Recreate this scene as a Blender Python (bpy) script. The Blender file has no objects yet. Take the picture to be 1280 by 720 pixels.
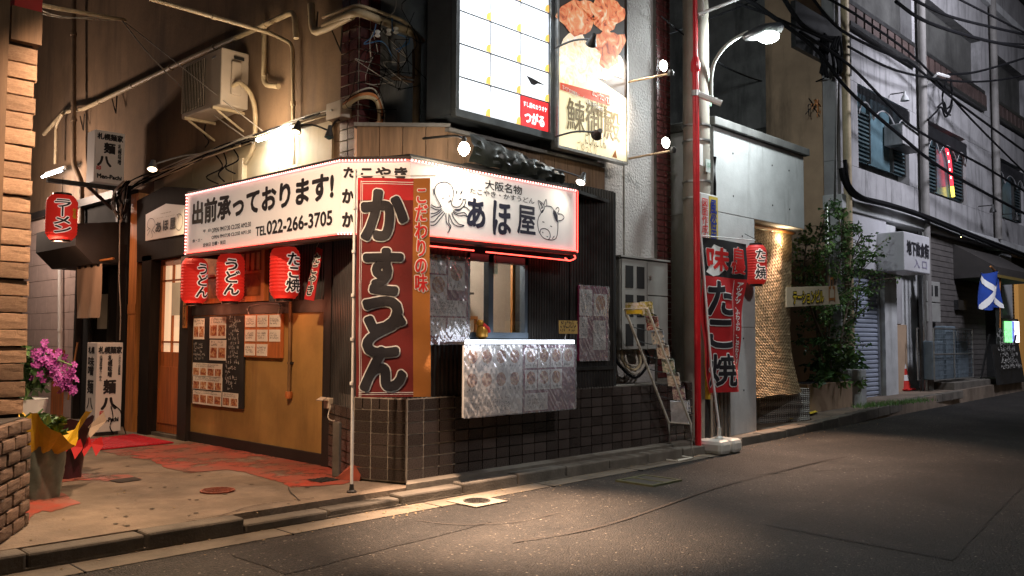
import bpy, bmesh, math, random
from mathutils import Vector, Matrix, noise
random.seed(7)
S = bpy.context.scene
COL = S.collection
V3 = Vector
# ------------------------------------------------------------------ camera
H = 1.2
FPX = 1082.704
RX = V3((0.6954958707, -0.0443792603, -0.7171582636))
RY = V3((-0.7185122696, -0.0359256135, -0.6945858253))
RZ = V3((0.0050608546, 0.9983685850, -0.0568731589))
R = Matrix((RX, RY, RZ))
cam = bpy.data.cameras.new('camera')
cam.sensor_width = 36
cam.lens = FPX / 1280 * 36
cam.clip_start = 0.05
cam.clip_end = 600
co = bpy.data.objects.new('camera', cam)
COL.objects.link(co)
co.matrix_world = Matrix.Translation((0, 0, H)) @ R.to_4x4()
S.camera = co
# ------------------------------------------------------------------ world (night sky) and view
w = bpy.data.worlds.new('World')
S.world = w
w.use_nodes = True
nt = w.node_tree
sky = nt.nodes.new('ShaderNodeTexSky')
sky.sky_type = 'NISHITA'
sky.sun_disc = False
sky.sun_elevation = math.radians(-1.5)
sky.sun_rotation = math.radians(60)
nt.links.new(sky.outputs[0], nt.nodes['Background'].inputs[0])
nt.nodes['Background'].inputs[1].default_value = 0.15
S.view_settings.view_transform = 'Standard'
S.view_settings.look = 'None'
S.view_settings.exposure = 0
S.view_settings.gamma = 1
S.cycles.use_denoising = True
S.cycles.max_bounces = 6
S.cycles.transparent_max_bounces = 12
S.cycles.sample_clamp_indirect = 3
S.cycles.caustics_reflective = False
S.cycles.caustics_refractive = False

# ------------------------------------------------------------------ photo geometry: a pixel on a known plane of the place
def ray(x, y):
    return R @ V3((x - 640, 360 - y, -FPX))
def PY(x, y, Y):
    d = ray(x, y); t = Y / d.y; return V3((d.x * t, Y, H + d.z * t))
def PX(x, y, X):
    d = ray(x, y); t = X / d.x; return V3((X, d.y * t, H + d.z * t))
def PZ(x, y, z=0.1):
    d = ray(x, y); t = (z - H) / d.z; return V3((d.x * t, d.y * t, z))
def PN(x, y, P, N=V3((1, 1, 0))):
    d = ray(x, y); t = (P - V3((0, 0, H))).dot(N) / d.dot(N); return V3((0, 0, H)) + d * t

# ------------------------------------------------------------------ materials
def new_mat(name):
    m = bpy.data.materials.new(name); m.use_nodes = True
    return m, m.node_tree, m.node_tree.nodes['Principled BSDF']
def M(name, c, rough=.7, var=.2, scale=5, bump=.25, bscale=70, metal=0, c2=None, stain=None, rnd=0, spec=.5, stretch=(1, 1, 1), bd=.004, coat=0):
    m, t, b = new_mat(name)
    N, L = t.nodes.new, t.links.new
    tc = N('ShaderNodeTexCoord'); mp = N('ShaderNodeMapping'); mp.inputs['Scale'].default_value = stretch
    L(tc.outputs['Object'], mp.inputs[0])
    n = N('ShaderNodeTexNoise'); n.inputs['Scale'].default_value = scale; n.inputs['Detail'].default_value = 8; n.inputs['Roughness'].default_value = .65
    L(mp.outputs[0], n.inputs['Vector'])
    mx = N('ShaderNodeMix'); mx.data_type = 'RGBA'
    lo = c2 or [v * (1 - var) for v in c]; hi = c if c2 else [min(1, v * (1 + var)) for v in c]
    mx.inputs['A'].default_value = (*lo, 1); mx.inputs['B'].default_value = (*hi, 1)
    rp = N('ShaderNodeMapRange'); rp.inputs[1].default_value = .32; rp.inputs[2].default_value = .68
    L(n.outputs[0], rp.inputs[0]); L(rp.outputs[0], mx.inputs['Factor'])
    out = mx.outputs['Result']
    if stain:   # streaks running down: (colour, amount, scale, threshold)
        sc, amt, ss, th = stain
        m2 = N('ShaderNodeMapping'); m2.inputs['Scale'].default_value = (ss, ss, ss * .16); L(tc.outputs['Object'], m2.inputs[0])
        n2 = N('ShaderNodeTexNoise'); n2.inputs['Scale'].default_value = 1; n2.inputs['Detail'].default_value = 9; n2.inputs['Roughness'].default_value = .7
        L(m2.outputs[0], n2.inputs['Vector'])
        r2 = N('ShaderNodeMapRange'); r2.inputs[1].default_value = th; r2.inputs[2].default_value = th + .17; r2.inputs[4].default_value = amt
        L(n2.outputs[0], r2.inputs[0])
        x2 = N('ShaderNodeMix'); x2.data_type = 'RGBA'; L(out, x2.inputs['A']); x2.inputs['B'].default_value = (*sc, 1); L(r2.outputs[0], x2.inputs['Factor'])
        out = x2.outputs['Result']
    if rnd:
        oi = N('ShaderNodeObjectInfo'); r3 = N('ShaderNodeMapRange'); r3.inputs[3].default_value = 1 - rnd; r3.inputs[4].default_value = 1 + rnd
        L(oi.outputs['Random'], r3.inputs[0])
        vm = N('ShaderNodeVectorMath'); vm.operation = 'SCALE'; L(out, vm.inputs[0]); L(r3.outputs[0], vm.inputs['Scale']); out = vm.outputs[0]
    L(out, b.inputs['Base Color'])
    b.inputs['Metallic'].default_value = metal
    b.inputs['Specular IOR Level'].default_value = spec
    if coat: b.inputs['Coat Weight'].default_value = coat; b.inputs['Coat Roughness'].default_value = .15
    nr = N('ShaderNodeMapRange'); nr.inputs[3].default_value = max(.03, rough - .12); nr.inputs[4].default_value = min(1, rough + .12)
    nb = N('ShaderNodeTexNoise'); nb.inputs['Scale'].default_value = bscale; nb.inputs['Detail'].default_value = 5
    L(mp.outputs[0], nb.inputs['Vector'])
    L(n.outputs[0], nr.inputs[0]); L(nr.outputs[0], b.inputs['Roughness'])
    if bump:
        bp = N('ShaderNodeBump'); bp.inputs['Strength'].default_value = bump; bp.inputs['Distance'].default_value = bd
        L(nb.outputs[0], bp.inputs['Height']); L(bp.outputs[0], b.inputs['Normal'])
    return m
def E(name, c, s, base=None):
    m, t, b = new_mat(name)
    b.inputs['Base Color'].default_value = (*(base or c), 1); b.inputs['Roughness'].default_value = .6
    b.inputs['Emission Color'].default_value = (*c, 1); b.inputs['Emission Strength'].default_value = s
    return m
def wood(name, c, rough=.6, axis=2):
    st = [9, 9, 9]; st[axis] = .7
    return M(name, c, rough, .38, 2.5, .35, 14, stretch=st, bd=.003)

m_black = M('ink_black', (.012, .011, .016), .7, .2, bump=0)
m_white = M('white_paint', (.78, .78, .76), .6, .06, bump=.1)
m_sign = M('sign_white', (.82, .81, .80), .45, .06, 1.5, .1, 8, bd=.002)
m_corr = M('black_corrugated_metal', (.034, .033, .032), .42, .5, 3, .15, 40, metal=.3, stain=((.05, .04, .035), .6, 5, .55))
m_darkwood = wood('dark_stained_wood', (.018, .014, .013), .5)
m_tan = M('ochre_plaster_panel', (.33, .19, .055), .62, .28, 1.6, .2, 30, stain=((.16, .09, .03), .55, 2.2, .5))
m_post = wood('honey_wood', (.42, .17, .045), .5)
m_doorw = wood('reddish_pine', (.42, .13, .035), .45)
m_grey_wood = wood('weathered_wood', (.17, .105, .062), .8)
m_tile = M('brown_glazed_tile', (.046, .037, .034), .28, .35, 12, .12, 30, rnd=.35, coat=.25)
m_tile_red = M('oxblood_glazed_tile', (.075, .02, .02), .22, .3, 12, .1, 30, rnd=.35, coat=.3)
m_grout = M('pale_grout', (.35, .32, .27), .9, .3, 20, .3)
m_grout_d = M('dark_grout', (.15, .14, .12), .9, .5, 5, .3)  # darker than the pale joints at the shop corner
m_wall_brown = M('brown_rendered_wall', (.23, .15, .09), .9, .25, 1.3, .6, 35, stain=((.07, .05, .04), .7, 1.6, .5), bd=.006)
m_cream = M('cream_siding_board', (.48, .40, .26), .7, .16, 2, .12, 30, stain=((.25, .19, .11), .5, 3, .55))
m_conc_dark = M('dark_wet_concrete', (.16, .157, .152), .8, .35, 2.2, .5, 30, stain=((.03, .03, .03), .7, 2.5, .5))
m_plaster = M('rough_sprayed_plaster', (.40, .385, .37), .9, .12, 3, 1.0, 38, bd=.02)
m_conc = M('pale_concrete', (.50, .51, .51), .85, .16, 2.5, .4, 45, stain=((.19, .185, .17), .6, 4.0, .54))
m_conc_warm = M('stained_ochre_concrete', (.46, .32, .21), .9, .25, .9, .4, 20, stain=((.07, .055, .04), .85, .9, .52))
m_facade = M('lavender_grey_facade', (.34, .335, .34), .88, .22, 1.4, .4, 30, stain=((.09, .09, .09), .7, 3.4, .50), spec=.2)
m_facade_dark = M('mouldy_dark_wall', (.075, .075, .07), .9, .5, 1.3, .6, 20, stain=((.015, .015, .013), .9, 1.0, .5))
m_pipe = M('cream_painted_pipe', (.50, .40, .25), .5, .2, 8, .15, 40, stain=((.22, .12, .05), .7, 6, .58))
m_cable = M('black_rubber_cable', (.007, .007, .008), .7, .2, bump=0, spec=.08)
m_cable_w = M('grey_cable', (.42, .38, .32), .6, .2, bump=0)
m_metal = M('brushed_metal', (.45, .45, .44), .35, .2, 20, .1, 80, metal=.9)
m_metal_d = M('dark_metal', (.05, .05, .05), .45, .3, 10, .1, 60, metal=.6)
m_red = M('glossy_red_paint', (.62, .012, .02), .35, .15, 6, .08, 40, coat=.3)
m_red_cloth = M('red_cloth', (.50, .016, .02), .8, .2, 3, .25, 160)
m_dkred_cloth = M('dark_red_cloth', (.15, .012, .010), .85, .22, 3, .3, 160)
m_orange_cloth = M('orange_cloth', (.36, .13, .02), .8, .15, 3, .3, 60)
m_black_cloth = M('black_cloth', (.015, .013, .016), .85, .2, bump=.2)
m_pave = M('pavement_concrete', (.20, .155, .115), .85, .45, 1.9, .8, 55, stain=((.11, .08, .055), .7, 1.6, .48), bd=.008)
m_redpaint = M('worn_red_floor_paint', (.42, .045, .022), .6, .35, 2.2, .5, 50, c2=(.17, .09, .06), bd=.005, stain=((.17, .13, .095), .75, 3.0, .56))
m_kerb = M('kerb_concrete', (.125, .11, .09), .9, .35, 4, .7, 60, rnd=.15, bd=.006)
m_dark = M('void_black', (.008, .008, .008), .9, .2, bump=0)
m_glass_d = M('dark_window_glass', (.03, .055, .065), .12, .3, 1, 0, spec=.6)
m_ac = M('beige_plastic', (.50, .42, .33), .55, .08, 3, .05, 60)
m_cabinet = M('grey_painted_cabinet', (.30, .30, .28), .5, .12, 5, .08, 50, stain=((.18, .17, .15), .4, 5, .56))
m_leaf = M('green_leaf', (.13, .24, .07), .5, .5, 9, .1, 60)
m_leaf_d = M('dark_green_leaf', (.055, .125, .04), .45, .5, 9, .1, 60)
m_bark = M('grey_bark', (.12, .09, .06), .9, .3, 20, .6, 60)
m_paper = M('menu_paper', (.72, .68, .58), .8, .08, 5, .05)
m_blackboard = M('blackboard', (.014, .014, .014), .6, .4, 4, .05)
m_chalk = M('chalk_writing', (.55, .54, .5), .9, .25, 20, 0)
m_bamboo = M('bamboo_reed', (.46, .30, .13), .75, .35, 14, .4, 60, stretch=(1, 1, 4))
m_rattan = M('grey_rattan', (.30, .285, .27), .75, .35, 16, .6, 60)
m_wine = M('wine_board', (.17, .012, .06), .55, .25, 3, .05)
m_yellow = M('yellow_print', (.80, .58, .04), .6, .1, bump=0)
m_gold = M('gold_brown_print', (.17, .12, .03), .6, .1, bump=0)
m_blue = M('blue_print', (.01, .03, .25), .6, .1, bump=0)
m_redprint = M('red_print', (.62, .02, .02), .6, .1, bump=0)
m_awn = M('dark_awning_cloth', (.03, .026, .024), .75, .25, 5, .3, 90)
m_noren = M('linen_cloth', (.52, .40, .29), .85, .12, 6, .4, 120, stretch=(1, 1, .3))
m_pinktile = M('pink_white_block', (.52, .40, .36), .55, .1, 3, .15, 30, rnd=.05)
m_mat = M('red_rubber_mat', (.50, .012, .03), .7, .2, 10, .3, 60)

# asphalt: dark binder with pale and brown stones
m_asph, t_, b_ = new_mat('asphalt')
N_, L_ = t_.nodes.new, t_.links.new
tc_ = N_('ShaderNodeTexCoord')
vo = N_('ShaderNodeTexVoronoi'); vo.inputs['Scale'].default_value = 92; L_(tc_.outputs['Object'], vo.inputs['Vector'])
n1 = N_('ShaderNodeTexNoise'); n1.inputs['Scale'].default_value = 1.1; n1.inputs['Detail'].default_value = 8; L_(tc_.outputs['Object'], n1.inputs['Vector'])
cr = N_('ShaderNodeValToRGB'); L_(vo.outputs['Color'], cr.inputs[0])
cr.color_ramp.elements[0].color = (.010, .009, .008, 1); cr.color_ramp.elements[1].color = (.30, .26, .21, 1)
cr.color_ramp.elements.new(.62).color = (.024, .021, .018, 1); cr.color_ramp.elements.new(.88).color = (.040, .034, .028, 1)
mr = N_('ShaderNodeMapRange'); mr.inputs[1].default_value = .3; mr.inputs[2].default_value = .7; mr.inputs[3].default_value = .5; mr.inputs[4].default_value = 1.6
L_(n1.outputs[0], mr.inputs[0])
vs = N_('ShaderNodeVectorMath'); vs.operation = 'SCALE'; L_(cr.outputs[0], vs.inputs[0]); L_(mr.outputs[0], vs.inputs['Scale'])
n4 = N_('ShaderNodeTexNoise'); n4.inputs['Scale'].default_value = .55; n4.inputs['Detail'].default_value = 9; n4.inputs['Roughness'].default_value = .68; n4.inputs['Distortion'].default_value = .6; L_(tc_.outputs['Object'], n4.inputs['Vector'])
m4 = N_('ShaderNodeMapRange'); m4.inputs[1].default_value = .40; m4.inputs[2].default_value = .56; m4.inputs[3].default_value = .55; m4.inputs[4].default_value = 1.3; L_(n4.outputs[0], m4.inputs[0])
v4 = N_('ShaderNodeVectorMath'); v4.operation = 'SCALE'; L_(vs.outputs[0], v4.inputs[0]); L_(m4.outputs[0], v4.inputs['Scale']); L_(v4.outputs[0], b_.inputs['Base Color'])
b_.inputs['Roughness'].default_value = .66; b_.inputs['Specular IOR Level'].default_value = .35
n2_ = N_('ShaderNodeTexNoise'); n2_.inputs['Scale'].default_value = 110; n2_.inputs['Detail'].default_value = 6; L_(tc_.outputs['Object'], n2_.inputs['Vector'])
ad = N_('ShaderNodeMath'); ad.operation = 'MULTIPLY_ADD'; ad.inputs[1].default_value = -1.2; L_(vo.outputs['Distance'], ad.inputs[0]); L_(n2_.outputs[0], ad.inputs[2])
bp_ = N_('ShaderNodeBump'); bp_.inputs['Strength'].default_value = .9; bp_.inputs['Distance'].default_value = .01; L_(ad.outputs[0], bp_.inputs['Height']); L_(bp_.outputs[0], b_.inputs['Normal'])

# crinkled clear plastic
m_film, t_, b_ = new_mat('clear_plastic_film')
tr = t_.nodes.new('ShaderNodeBsdfTransparent'); gl = t_.nodes.new('ShaderNodeBsdfGlossy'); gl.inputs['Roughness'].default_value = .15
gl.inputs['Color'].default_value = (.95, .95, 1, 1)
ms = t_.nodes.new('ShaderNodeMixShader'); fr = t_.nodes.new('ShaderNodeLayerWeight'); fr.inputs['Blend'].default_value = .35
mrf = t_.nodes.new('ShaderNodeMapRange'); mrf.inputs[3].default_value = .36; mrf.inputs[4].default_value = .9
t_.links.new(fr.outputs['Facing'], mrf.inputs[0]); t_.links.new(mrf.outputs[0], ms.inputs[0])
t_.links.new(tr.outputs[0], ms.inputs[1]); t_.links.new(gl.outputs[0], ms.inputs[2]); df = t_.nodes.new('ShaderNodeBsdfDiffuse'); df.inputs['Color'].default_value = (.9, .9, .95, 1); m2_ = t_.nodes.new('ShaderNodeMixShader'); m2_.inputs[0].default_value = .15
t_.links.new(ms.outputs[0], m2_.inputs[1]); t_.links.new(df.outputs[0], m2_.inputs[2]); t_.links.new(m2_.outputs[0], t_.nodes['Material Output'].inputs[0])
# window glass
m_glass, t_, b_ = new_mat('clear_window_glass')
tr = t_.nodes.new('ShaderNodeBsdfTransparent'); gl = t_.nodes.new('ShaderNodeBsdfGlossy'); gl.inputs['Roughness'].default_value = .03
ms = t_.nodes.new('ShaderNodeMixShader'); ms.inputs[0].default_value = .10
t_.links.new(tr.outputs[0], ms.inputs[1]); t_.links.new(gl.outputs[0], ms.inputs[2]); t_.links.new(ms.outputs[0], t_.nodes['Material Output'].inputs[0])

def food_mat(name, cols, scale, emit=0):
    m, t, b = new_mat(name)
    N, L = t.nodes.new, t.links.new
    tc = N('ShaderNodeTexCoord'); n = N('ShaderNodeTexNoise'); n.inputs['Scale'].default_value = scale; n.inputs['Detail'].default_value = 5; n.inputs['Distortion'].default_value = 1.5
    L(tc.outputs['Object'], n.inputs['Vector'])
    c = N('ShaderNodeValToRGB'); L(n.outputs[0], c.inputs[0])
    es = c.color_ramp.elements; es[0].position = .3; es[0].color = (*cols[0], 1); es[1].position = .7; es[1].color = (*cols[-1], 1)
    for i, k in enumerate(cols[1:-1]): es.new(.3 + .4 * (i + 1) / (len(cols) - 1)).color = (*k, 1)
    L(c.outputs[0], b.inputs['Base Color']); b.inputs['Roughness'].default_value = .5
    if emit: L(c.outputs[0], b.inputs['Emission Color']); b.inputs['Emission Strength'].default_value = emit
    return m
m_food = food_mat('food_photo_print', [(.03, .012, .01), (.32, .07, .03), (.55, .3, .12), (.7, .62, .5)], 22)

def add_glow(m, k):  # emission in the base colour, added to brighten a face
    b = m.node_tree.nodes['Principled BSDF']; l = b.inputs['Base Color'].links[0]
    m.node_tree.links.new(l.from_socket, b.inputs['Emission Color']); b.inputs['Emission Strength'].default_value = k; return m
# ------------------------------------------------------------------ mesh builder
ORG = {}
def org(o): return ORG.get(o.name, V3((0, 0, 0))) if o else V3((0, 0, 0))
class MB:
    def __init__(s): s.v = []; s.f = []
    def add(s, vs, fs):
        k = len(s.v); s.v += [V3(a) for a in vs]; s.f += [tuple(k + i for i in f) for f in fs]; return s
    def box(s, x0, y0, z0, x1, y1, z1):
        if x0 > x1: x0, x1 = x1, x0
        if y0 > y1: y0, y1 = y1, y0
        if z0 > z1: z0, z1 = z1, z0
        return s.add([(x0, y0, z0), (x1, y0, z0), (x1, y1, z0), (x0, y1, z0), (x0, y0, z1), (x1, y0, z1), (x1, y1, z1), (x0, y1, z1)],
                     [(0, 3, 2, 1), (4, 5, 6, 7), (0, 1, 5, 4), (1, 2, 6, 5), (2, 3, 7, 6), (3, 0, 4, 7)])
    def slab(s, P, U, Vv, N, w, h, d):  # box from corner P along U (w), V (h), depth d along N
        a = [P + U * i * w + Vv * j * h + N * k * d for k in (0, 1) for j in (0, 1) for i in (0, 1)]
        return s.add(a, [(0, 2, 3, 1), (4, 5, 7, 6), (0, 1, 5, 4), (2, 6, 7, 3), (0, 4, 6, 2), (1, 3, 7, 5)])
    def prism(s, poly, z0, z1):
        n = len(poly)
        vs = [(p[0], p[1], z0) for p in poly] + [(p[0], p[1], z1) for p in poly]
        return s.add(vs, [tuple(range(n))[::-1], tuple(range(n, 2 * n))] + [(i, (i + 1) % n, n + (i + 1) % n, n + i) for i in range(n)])
    def extr(s, poly, D):               # planar 3D polygon extruded by vector D
        n = len(poly); p = [V3(a) for a in poly]; q = [a + D for a in p]
        return s.add(p + q, [tuple(range(n)), tuple(range(n, 2 * n))[::-1]] + [((i + 1) % n, i, n + i, n + (i + 1) % n) for i in range(n)])
    def quad(s, a, b, c, d): return s.add([a, b, c, d], [(0, 1, 2, 3)])
    def tube(s, pts, r, n=8, r2=None):
        pts = [V3(p) for p in pts]; m = len(pts); vs = []
        up = V3((0, 0, 1))
        for i, p in enumerate(pts):
            d = (pts[min(i + 1, m - 1)] - pts[max(i - 1, 0)]).normalized()
            a = d.cross(up)
            if a.length < .05: a = d.cross(V3((1, 0, 0)))
            a.normalize(); b = d.cross(a)
            rr = r if r2 is None else r + (r2 - r) * i / (m - 1)
            vs += [p + (a * math.cos(2 * math.pi * k / n) + b * math.sin(2 * math.pi * k / n)) * rr for k in range(n)]
        fs = [(i * n + k, i * n + (k + 1) % n, (i + 1) * n + (k + 1) % n, (i + 1) * n + k) for i in range(m - 1) for k in range(n)]
        fs += [tuple(range(n))[::-1], tuple((m - 1) * n + k for k in range(n))]
        return s.add(vs, fs)
    def lathe(s, P, prof, n=20, ax=V3((0, 0, 1))):
        P = V3(P); ax = ax.normalized()
        a = ax.cross(V3((0, 0, 1)))
        a = V3((1, 0, 0)) if a.length < .01 else a.normalized()
        b = ax.cross(a); m = len(prof)
        vs = [P + ax * h + (a * math.cos(2 * math.pi * k / n) + b * math.sin(2 * math.pi * k / n)) * r for r, h in prof for k in range(n)]
        fs = [(i * n + k, i * n + (k + 1) % n, (i + 1) * n + (k + 1) % n, (i + 1) * n + k) for i in range(m - 1) for k in range(n)]
        fs += [tuple(range(n))[::-1], tuple((m - 1) * n + k for k in range(n))]
        return s.add(vs, fs)
    def build(s, name, mat, parent=None, smooth=False, bevel=0, origin=None, kind=None):
        me = bpy.data.meshes.new(name)
        o = bpy.data.objects.new(name, me)
        L0 = org(parent)
        O = origin if origin is not None else (L0 if parent else V3((0, 0, 0)))
        me.from_pydata([tuple(v - O) for v in s.v], [], s.f); me.update()
        if smooth:
            me.shade_smooth()
            try: me.set_sharp_from_angle(angle=math.radians(42))
            except Exception: pass
        me.materials.append(mat)
        COL.objects.link(o)
        if parent: o.parent = parent; o.location = O - L0
        else: o.location = O
        ORG[o.name] = V3(O)
        if bevel:
            b = o.modifiers.new('bevel', 'BEVEL'); b.width = bevel; b.segments = 2; b.limit_method = 'ANGLE'
        if kind: o['kind'] = kind
        return o
def box(*a): return MB().box(*a)
def thing(name, label, cat, loc, group=None):
    o = bpy.data.objects.new(name, None); COL.objects.link(o); o.location = loc; o.empty_display_size = .1
    ORG[o.name] = V3(loc); return tag(o, label, cat, group)
def tag(o, label, cat, group=None):
    o['label'] = label; o['category'] = cat
    if group: o['group'] = group
    return o
def struct(o): o['kind'] = 'structure'; return o
def piece(name, me, parent, loc, rz=0, scale=None):
    o = bpy.data.objects.new(name, me); COL.objects.link(o); o.parent = parent; o.location = V3(loc) - org(parent)
    if rz: o.rotation_euler = (0, 0, rz)
    if scale: o.scale = scale
    return o
def unit_mesh(name, sx, sy, sz, mat, bev=.003):
    bm = bmesh.new(); bmesh.ops.create_cube(bm, size=1); bmesh.ops.scale(bm, vec=(sx, sy, sz), verts=bm.verts)
    if bev: bmesh.ops.bevel(bm, geom=[e for e in bm.edges], offset=bev, segments=1, affect='EDGES')
    me = bpy.data.meshes.new(name); bm.to_mesh(me); bm.free(); me.materials.append(mat); return me
def worn_mesh(name, sy, mat, seed):
    bm = bmesh.new(); bmesh.ops.create_cube(bm, size=1); bmesh.ops.scale(bm, vec=(1, sy, 1), verts=bm.verts)
    bmesh.ops.subdivide_edges(bm, edges=bm.edges[:], cuts=3, use_grid_fill=True)
    for v in bm.verts:
        q = noise.noise_vector(v.co * 3.1 + V3((seed * 7, 0, 0))); k = 1.6 if abs(v.co.x) > .49 or abs(v.co.z) > .49 else .5
        e = (abs(v.co.x) > .49) + (abs(v.co.z) > .49) + (abs(v.co.y) > sy * .49)
        v.co.x += q.x * .007 * k; v.co.z += q.z * .016 * k; v.co.y += q.y * .004
        if e > 1: v.co.x *= .985; v.co.z *= .95; v.co.y *= .9
    me = bpy.data.meshes.new(name); bm.to_mesh(me); bm.free(); me.materials.append(mat); return me
def light(parent, kind, P, watts, col=(1, 1, 1), target=None, angle=120, blend=.6, size=.04):
    l = bpy.data.lights.new('lamp_light', kind); l.energy = watts; l.color = col; l.shadow_soft_size = size
    if kind == 'SPOT': l.spot_size = math.radians(angle); l.spot_blend = blend
    o = bpy.data.objects.new('lamp_light', l); COL.objects.link(o); o.parent = parent; o.location = V3(P) - org(parent)
    if target is not None: o.rotation_euler = (V3(target) - V3(P)).to_track_quat('-Z', 'Y').to_euler()
    return o
def smooth(pts, k=5):
    pts = [V3(p) for p in pts]; out = []
    for i in range(len(pts) - 1):
        a = pts[max(i - 1, 0)]; b = pts[i]; c = pts[i + 1]; d = pts[min(i + 2, len(pts) - 1)]
        for j in range(k):
            t = j / k
            out.append(.5 * ((2 * b) + (c - a) * t + (2 * a - 5 * b + 4 * c - d) * t * t + (3 * b - 3 * c + d - a) * t ** 3))
    out.append(pts[-1]); return out
# ------------------------------------------------------------------ lettering
GC = {}
def glyphs(s):
    if s in GC: return GC[s]
    c = bpy.data.curves.new('lettering', 'FONT'); c.body = s; c.resolution_u = 3; c.align_x = 'CENTER'; c.space_line = .92
    o = bpy.data.objects.new('lettering', c); COL.objects.link(o)
    me = bpy.data.meshes.new_from_object(o.evaluated_get(bpy.context.evaluated_depsgraph_get()))
    vs = [v.co.copy() for v in me.vertices]; fs = [tuple(p.vertices) for p in me.polygons]
    bpy.data.objects.remove(o); bpy.data.curves.remove(c); bpy.data.meshes.remove(me)
    x0 = min(v.x for v in vs); x1 = max(v.x for v in vs); y0 = min(v.y for v in vs); y1 = max(v.y for v in vs)
    vs = [((v.x - x0) / (x1 - x0), (v.y - y0) / (y1 - y0)) for v in vs]
    GC[s] = (vs, fs); return GC[s]
def txt(s, mat, parent, P0, U, Vv, w, h, bold=0, lift=.003, vert=False, fn=None, cut=0, name='lettering', slant=0, rough=0):
    if vert: s = '\n'.join(s)
    gv, gf = glyphs(s)
    N = U.cross(Vv).normalized()
    b = MB(); n = 1 if not bold else (20 if bold > .018 else 10 if bold > .008 else 8 if bold > .004 else 6)
    for k in range(n):
        dx = bold * math.cos(2 * math.pi * k / n) if bold else 0
        dy = bold * math.sin(2 * math.pi * k / n) if bold else 0
        vv = []
        for (x, y) in gv:
            X, Y = x * w + dx + slant * (y - .5) * h, y * h + dy
            if rough:
                q = noise.noise_vector(V3((X * 14, Y * 14, len(s)))) ; X += q.x * rough; Y += q.y * rough
            vv.append((X, Y, lift + k * .0002))
        b.add(vv, gf)
    if bold:                                        # fill the middle of thick strokes
        b.add([(x * w + slant * (y - .5) * h, y * h, lift + n * .0002) for (x, y) in gv], gf)
        if rough:
            pass
    if cut:
        bm = bmesh.new(); vs = [bm.verts.new(v) for v in b.v]
        for f in b.f:
            try: bm.faces.new([vs[i] for i in f])
            except ValueError: pass
        xs = [v.x for v in b.v]; ys = [v.y for v in b.v]
        x = min(xs) + cut
        while x < max(xs):
            bmesh.ops.bisect_plane(bm, geom=bm.verts[:] + bm.edges[:] + bm.faces[:], plane_co=(x, 0, 0), plane_no=(1, 0, 0)); x += cut
        y = min(ys) + cut
        while y < max(ys):
            bmesh.ops.bisect_plane(bm, geom=bm.verts[:] + bm.edges[:] + bm.faces[:], plane_co=(0, y, 0), plane_no=(0, 1, 0)); y += cut
        bm.verts.ensure_lookup_table(); bm.verts.index_update()
        b = MB(); b.v = [v.co.copy() for v in bm.verts]; b.f = [tuple(v.index for v in f.verts) for f in bm.faces]; bm.free()
    if fn: b.v = [fn(v) for v in b.v]
    else: b.v = [P0 + U * v.x + Vv * v.y + N * v.z for v in b.v]
    return b.build(name, mat, parent)
UX, UYn, UZ = V3((1, 0, 0)), V3((0, -1, 0)), V3((0, 0, 1))
def txtY(s, mat, parent, ll, ur, Y, **k):
    a, b = PY(*ll, Y), PY(*ur, Y); return txt(s, mat, parent, a, UX, UZ, b.x - a.x, b.z - a.z, **k)
def txtX(s, mat, parent, ll, ur, X, **k):
    a, b = PX(*ll, X), PX(*ur, X); return txt(s, mat, parent, a, UYn, UZ, a.y - b.y, b.z - a.z, **k)
def scribble(b, P, U, Vv, N, w, h, rows=4, lift=.002, col=None, dens=.8, th=.3, seed=0):
    """unreadable handwriting: rows of short strokes"""
    rd = random.Random(seed)
    rh = h / rows
    for r in range(rows):
        x = rd.random() * .05 * w
        end = w * (.7 + .3 * rd.random())
        while x < end:
            gw = rh * (.35 + .35 * rd.random())
            if rd.random() < dens:
                for _ in range(3):
                    a = V3((x + rd.random() * gw, (rows - 1 - r) * rh + rh * (.15 + .6 * rd.random()), 0))
                    if rd.random() < .5: q = (gw * .6, rh * .09 * (1 + th))
                    else: q = (rh * .09 * (1 + th), rh * .5)
                    c = P + U * a.x + Vv * a.y + N * lift
                    b.add([c, c + U * q[0], c + U * q[0] + Vv * q[1], c + Vv * q[1]], [(0, 1, 2, 3)])
            x += gw * 1.25
    return b
def strokes(parent, mat, lines, f, th=.006, name='line_drawing', N=None, lift=.004):
    """drawn lines: pixel polylines mapped by f onto a plane with normal N"""
    b = MB()
    for ln in lines:
        c = smooth([f(*p) for p in ln], 5); L = []
        for i, p in enumerate(c):
            d = (c[min(i + 1, len(c) - 1)] - c[max(i - 1, 0)])
            if d.length < 1e-6: d = V3((0, 0, 1))
            s_ = N.cross(d.normalized()); L.append((p + s_ * th / 2 + N * lift, p - s_ * th / 2 + N * lift))
        vs = [q for pr in L for q in pr]
        b.add(vs, [(2 * i, 2 * i + 1, 2 * i + 3, 2 * i + 2) for i in range(len(L) - 1)])
    return b.build(name, mat, parent)
def poly_px(parent, mat, pts, f, N, name, lift=.004):
    return MB().add([f(*p) + N * lift for p in pts], [tuple(range(len(pts)))]).build(name, mat, parent)
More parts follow.
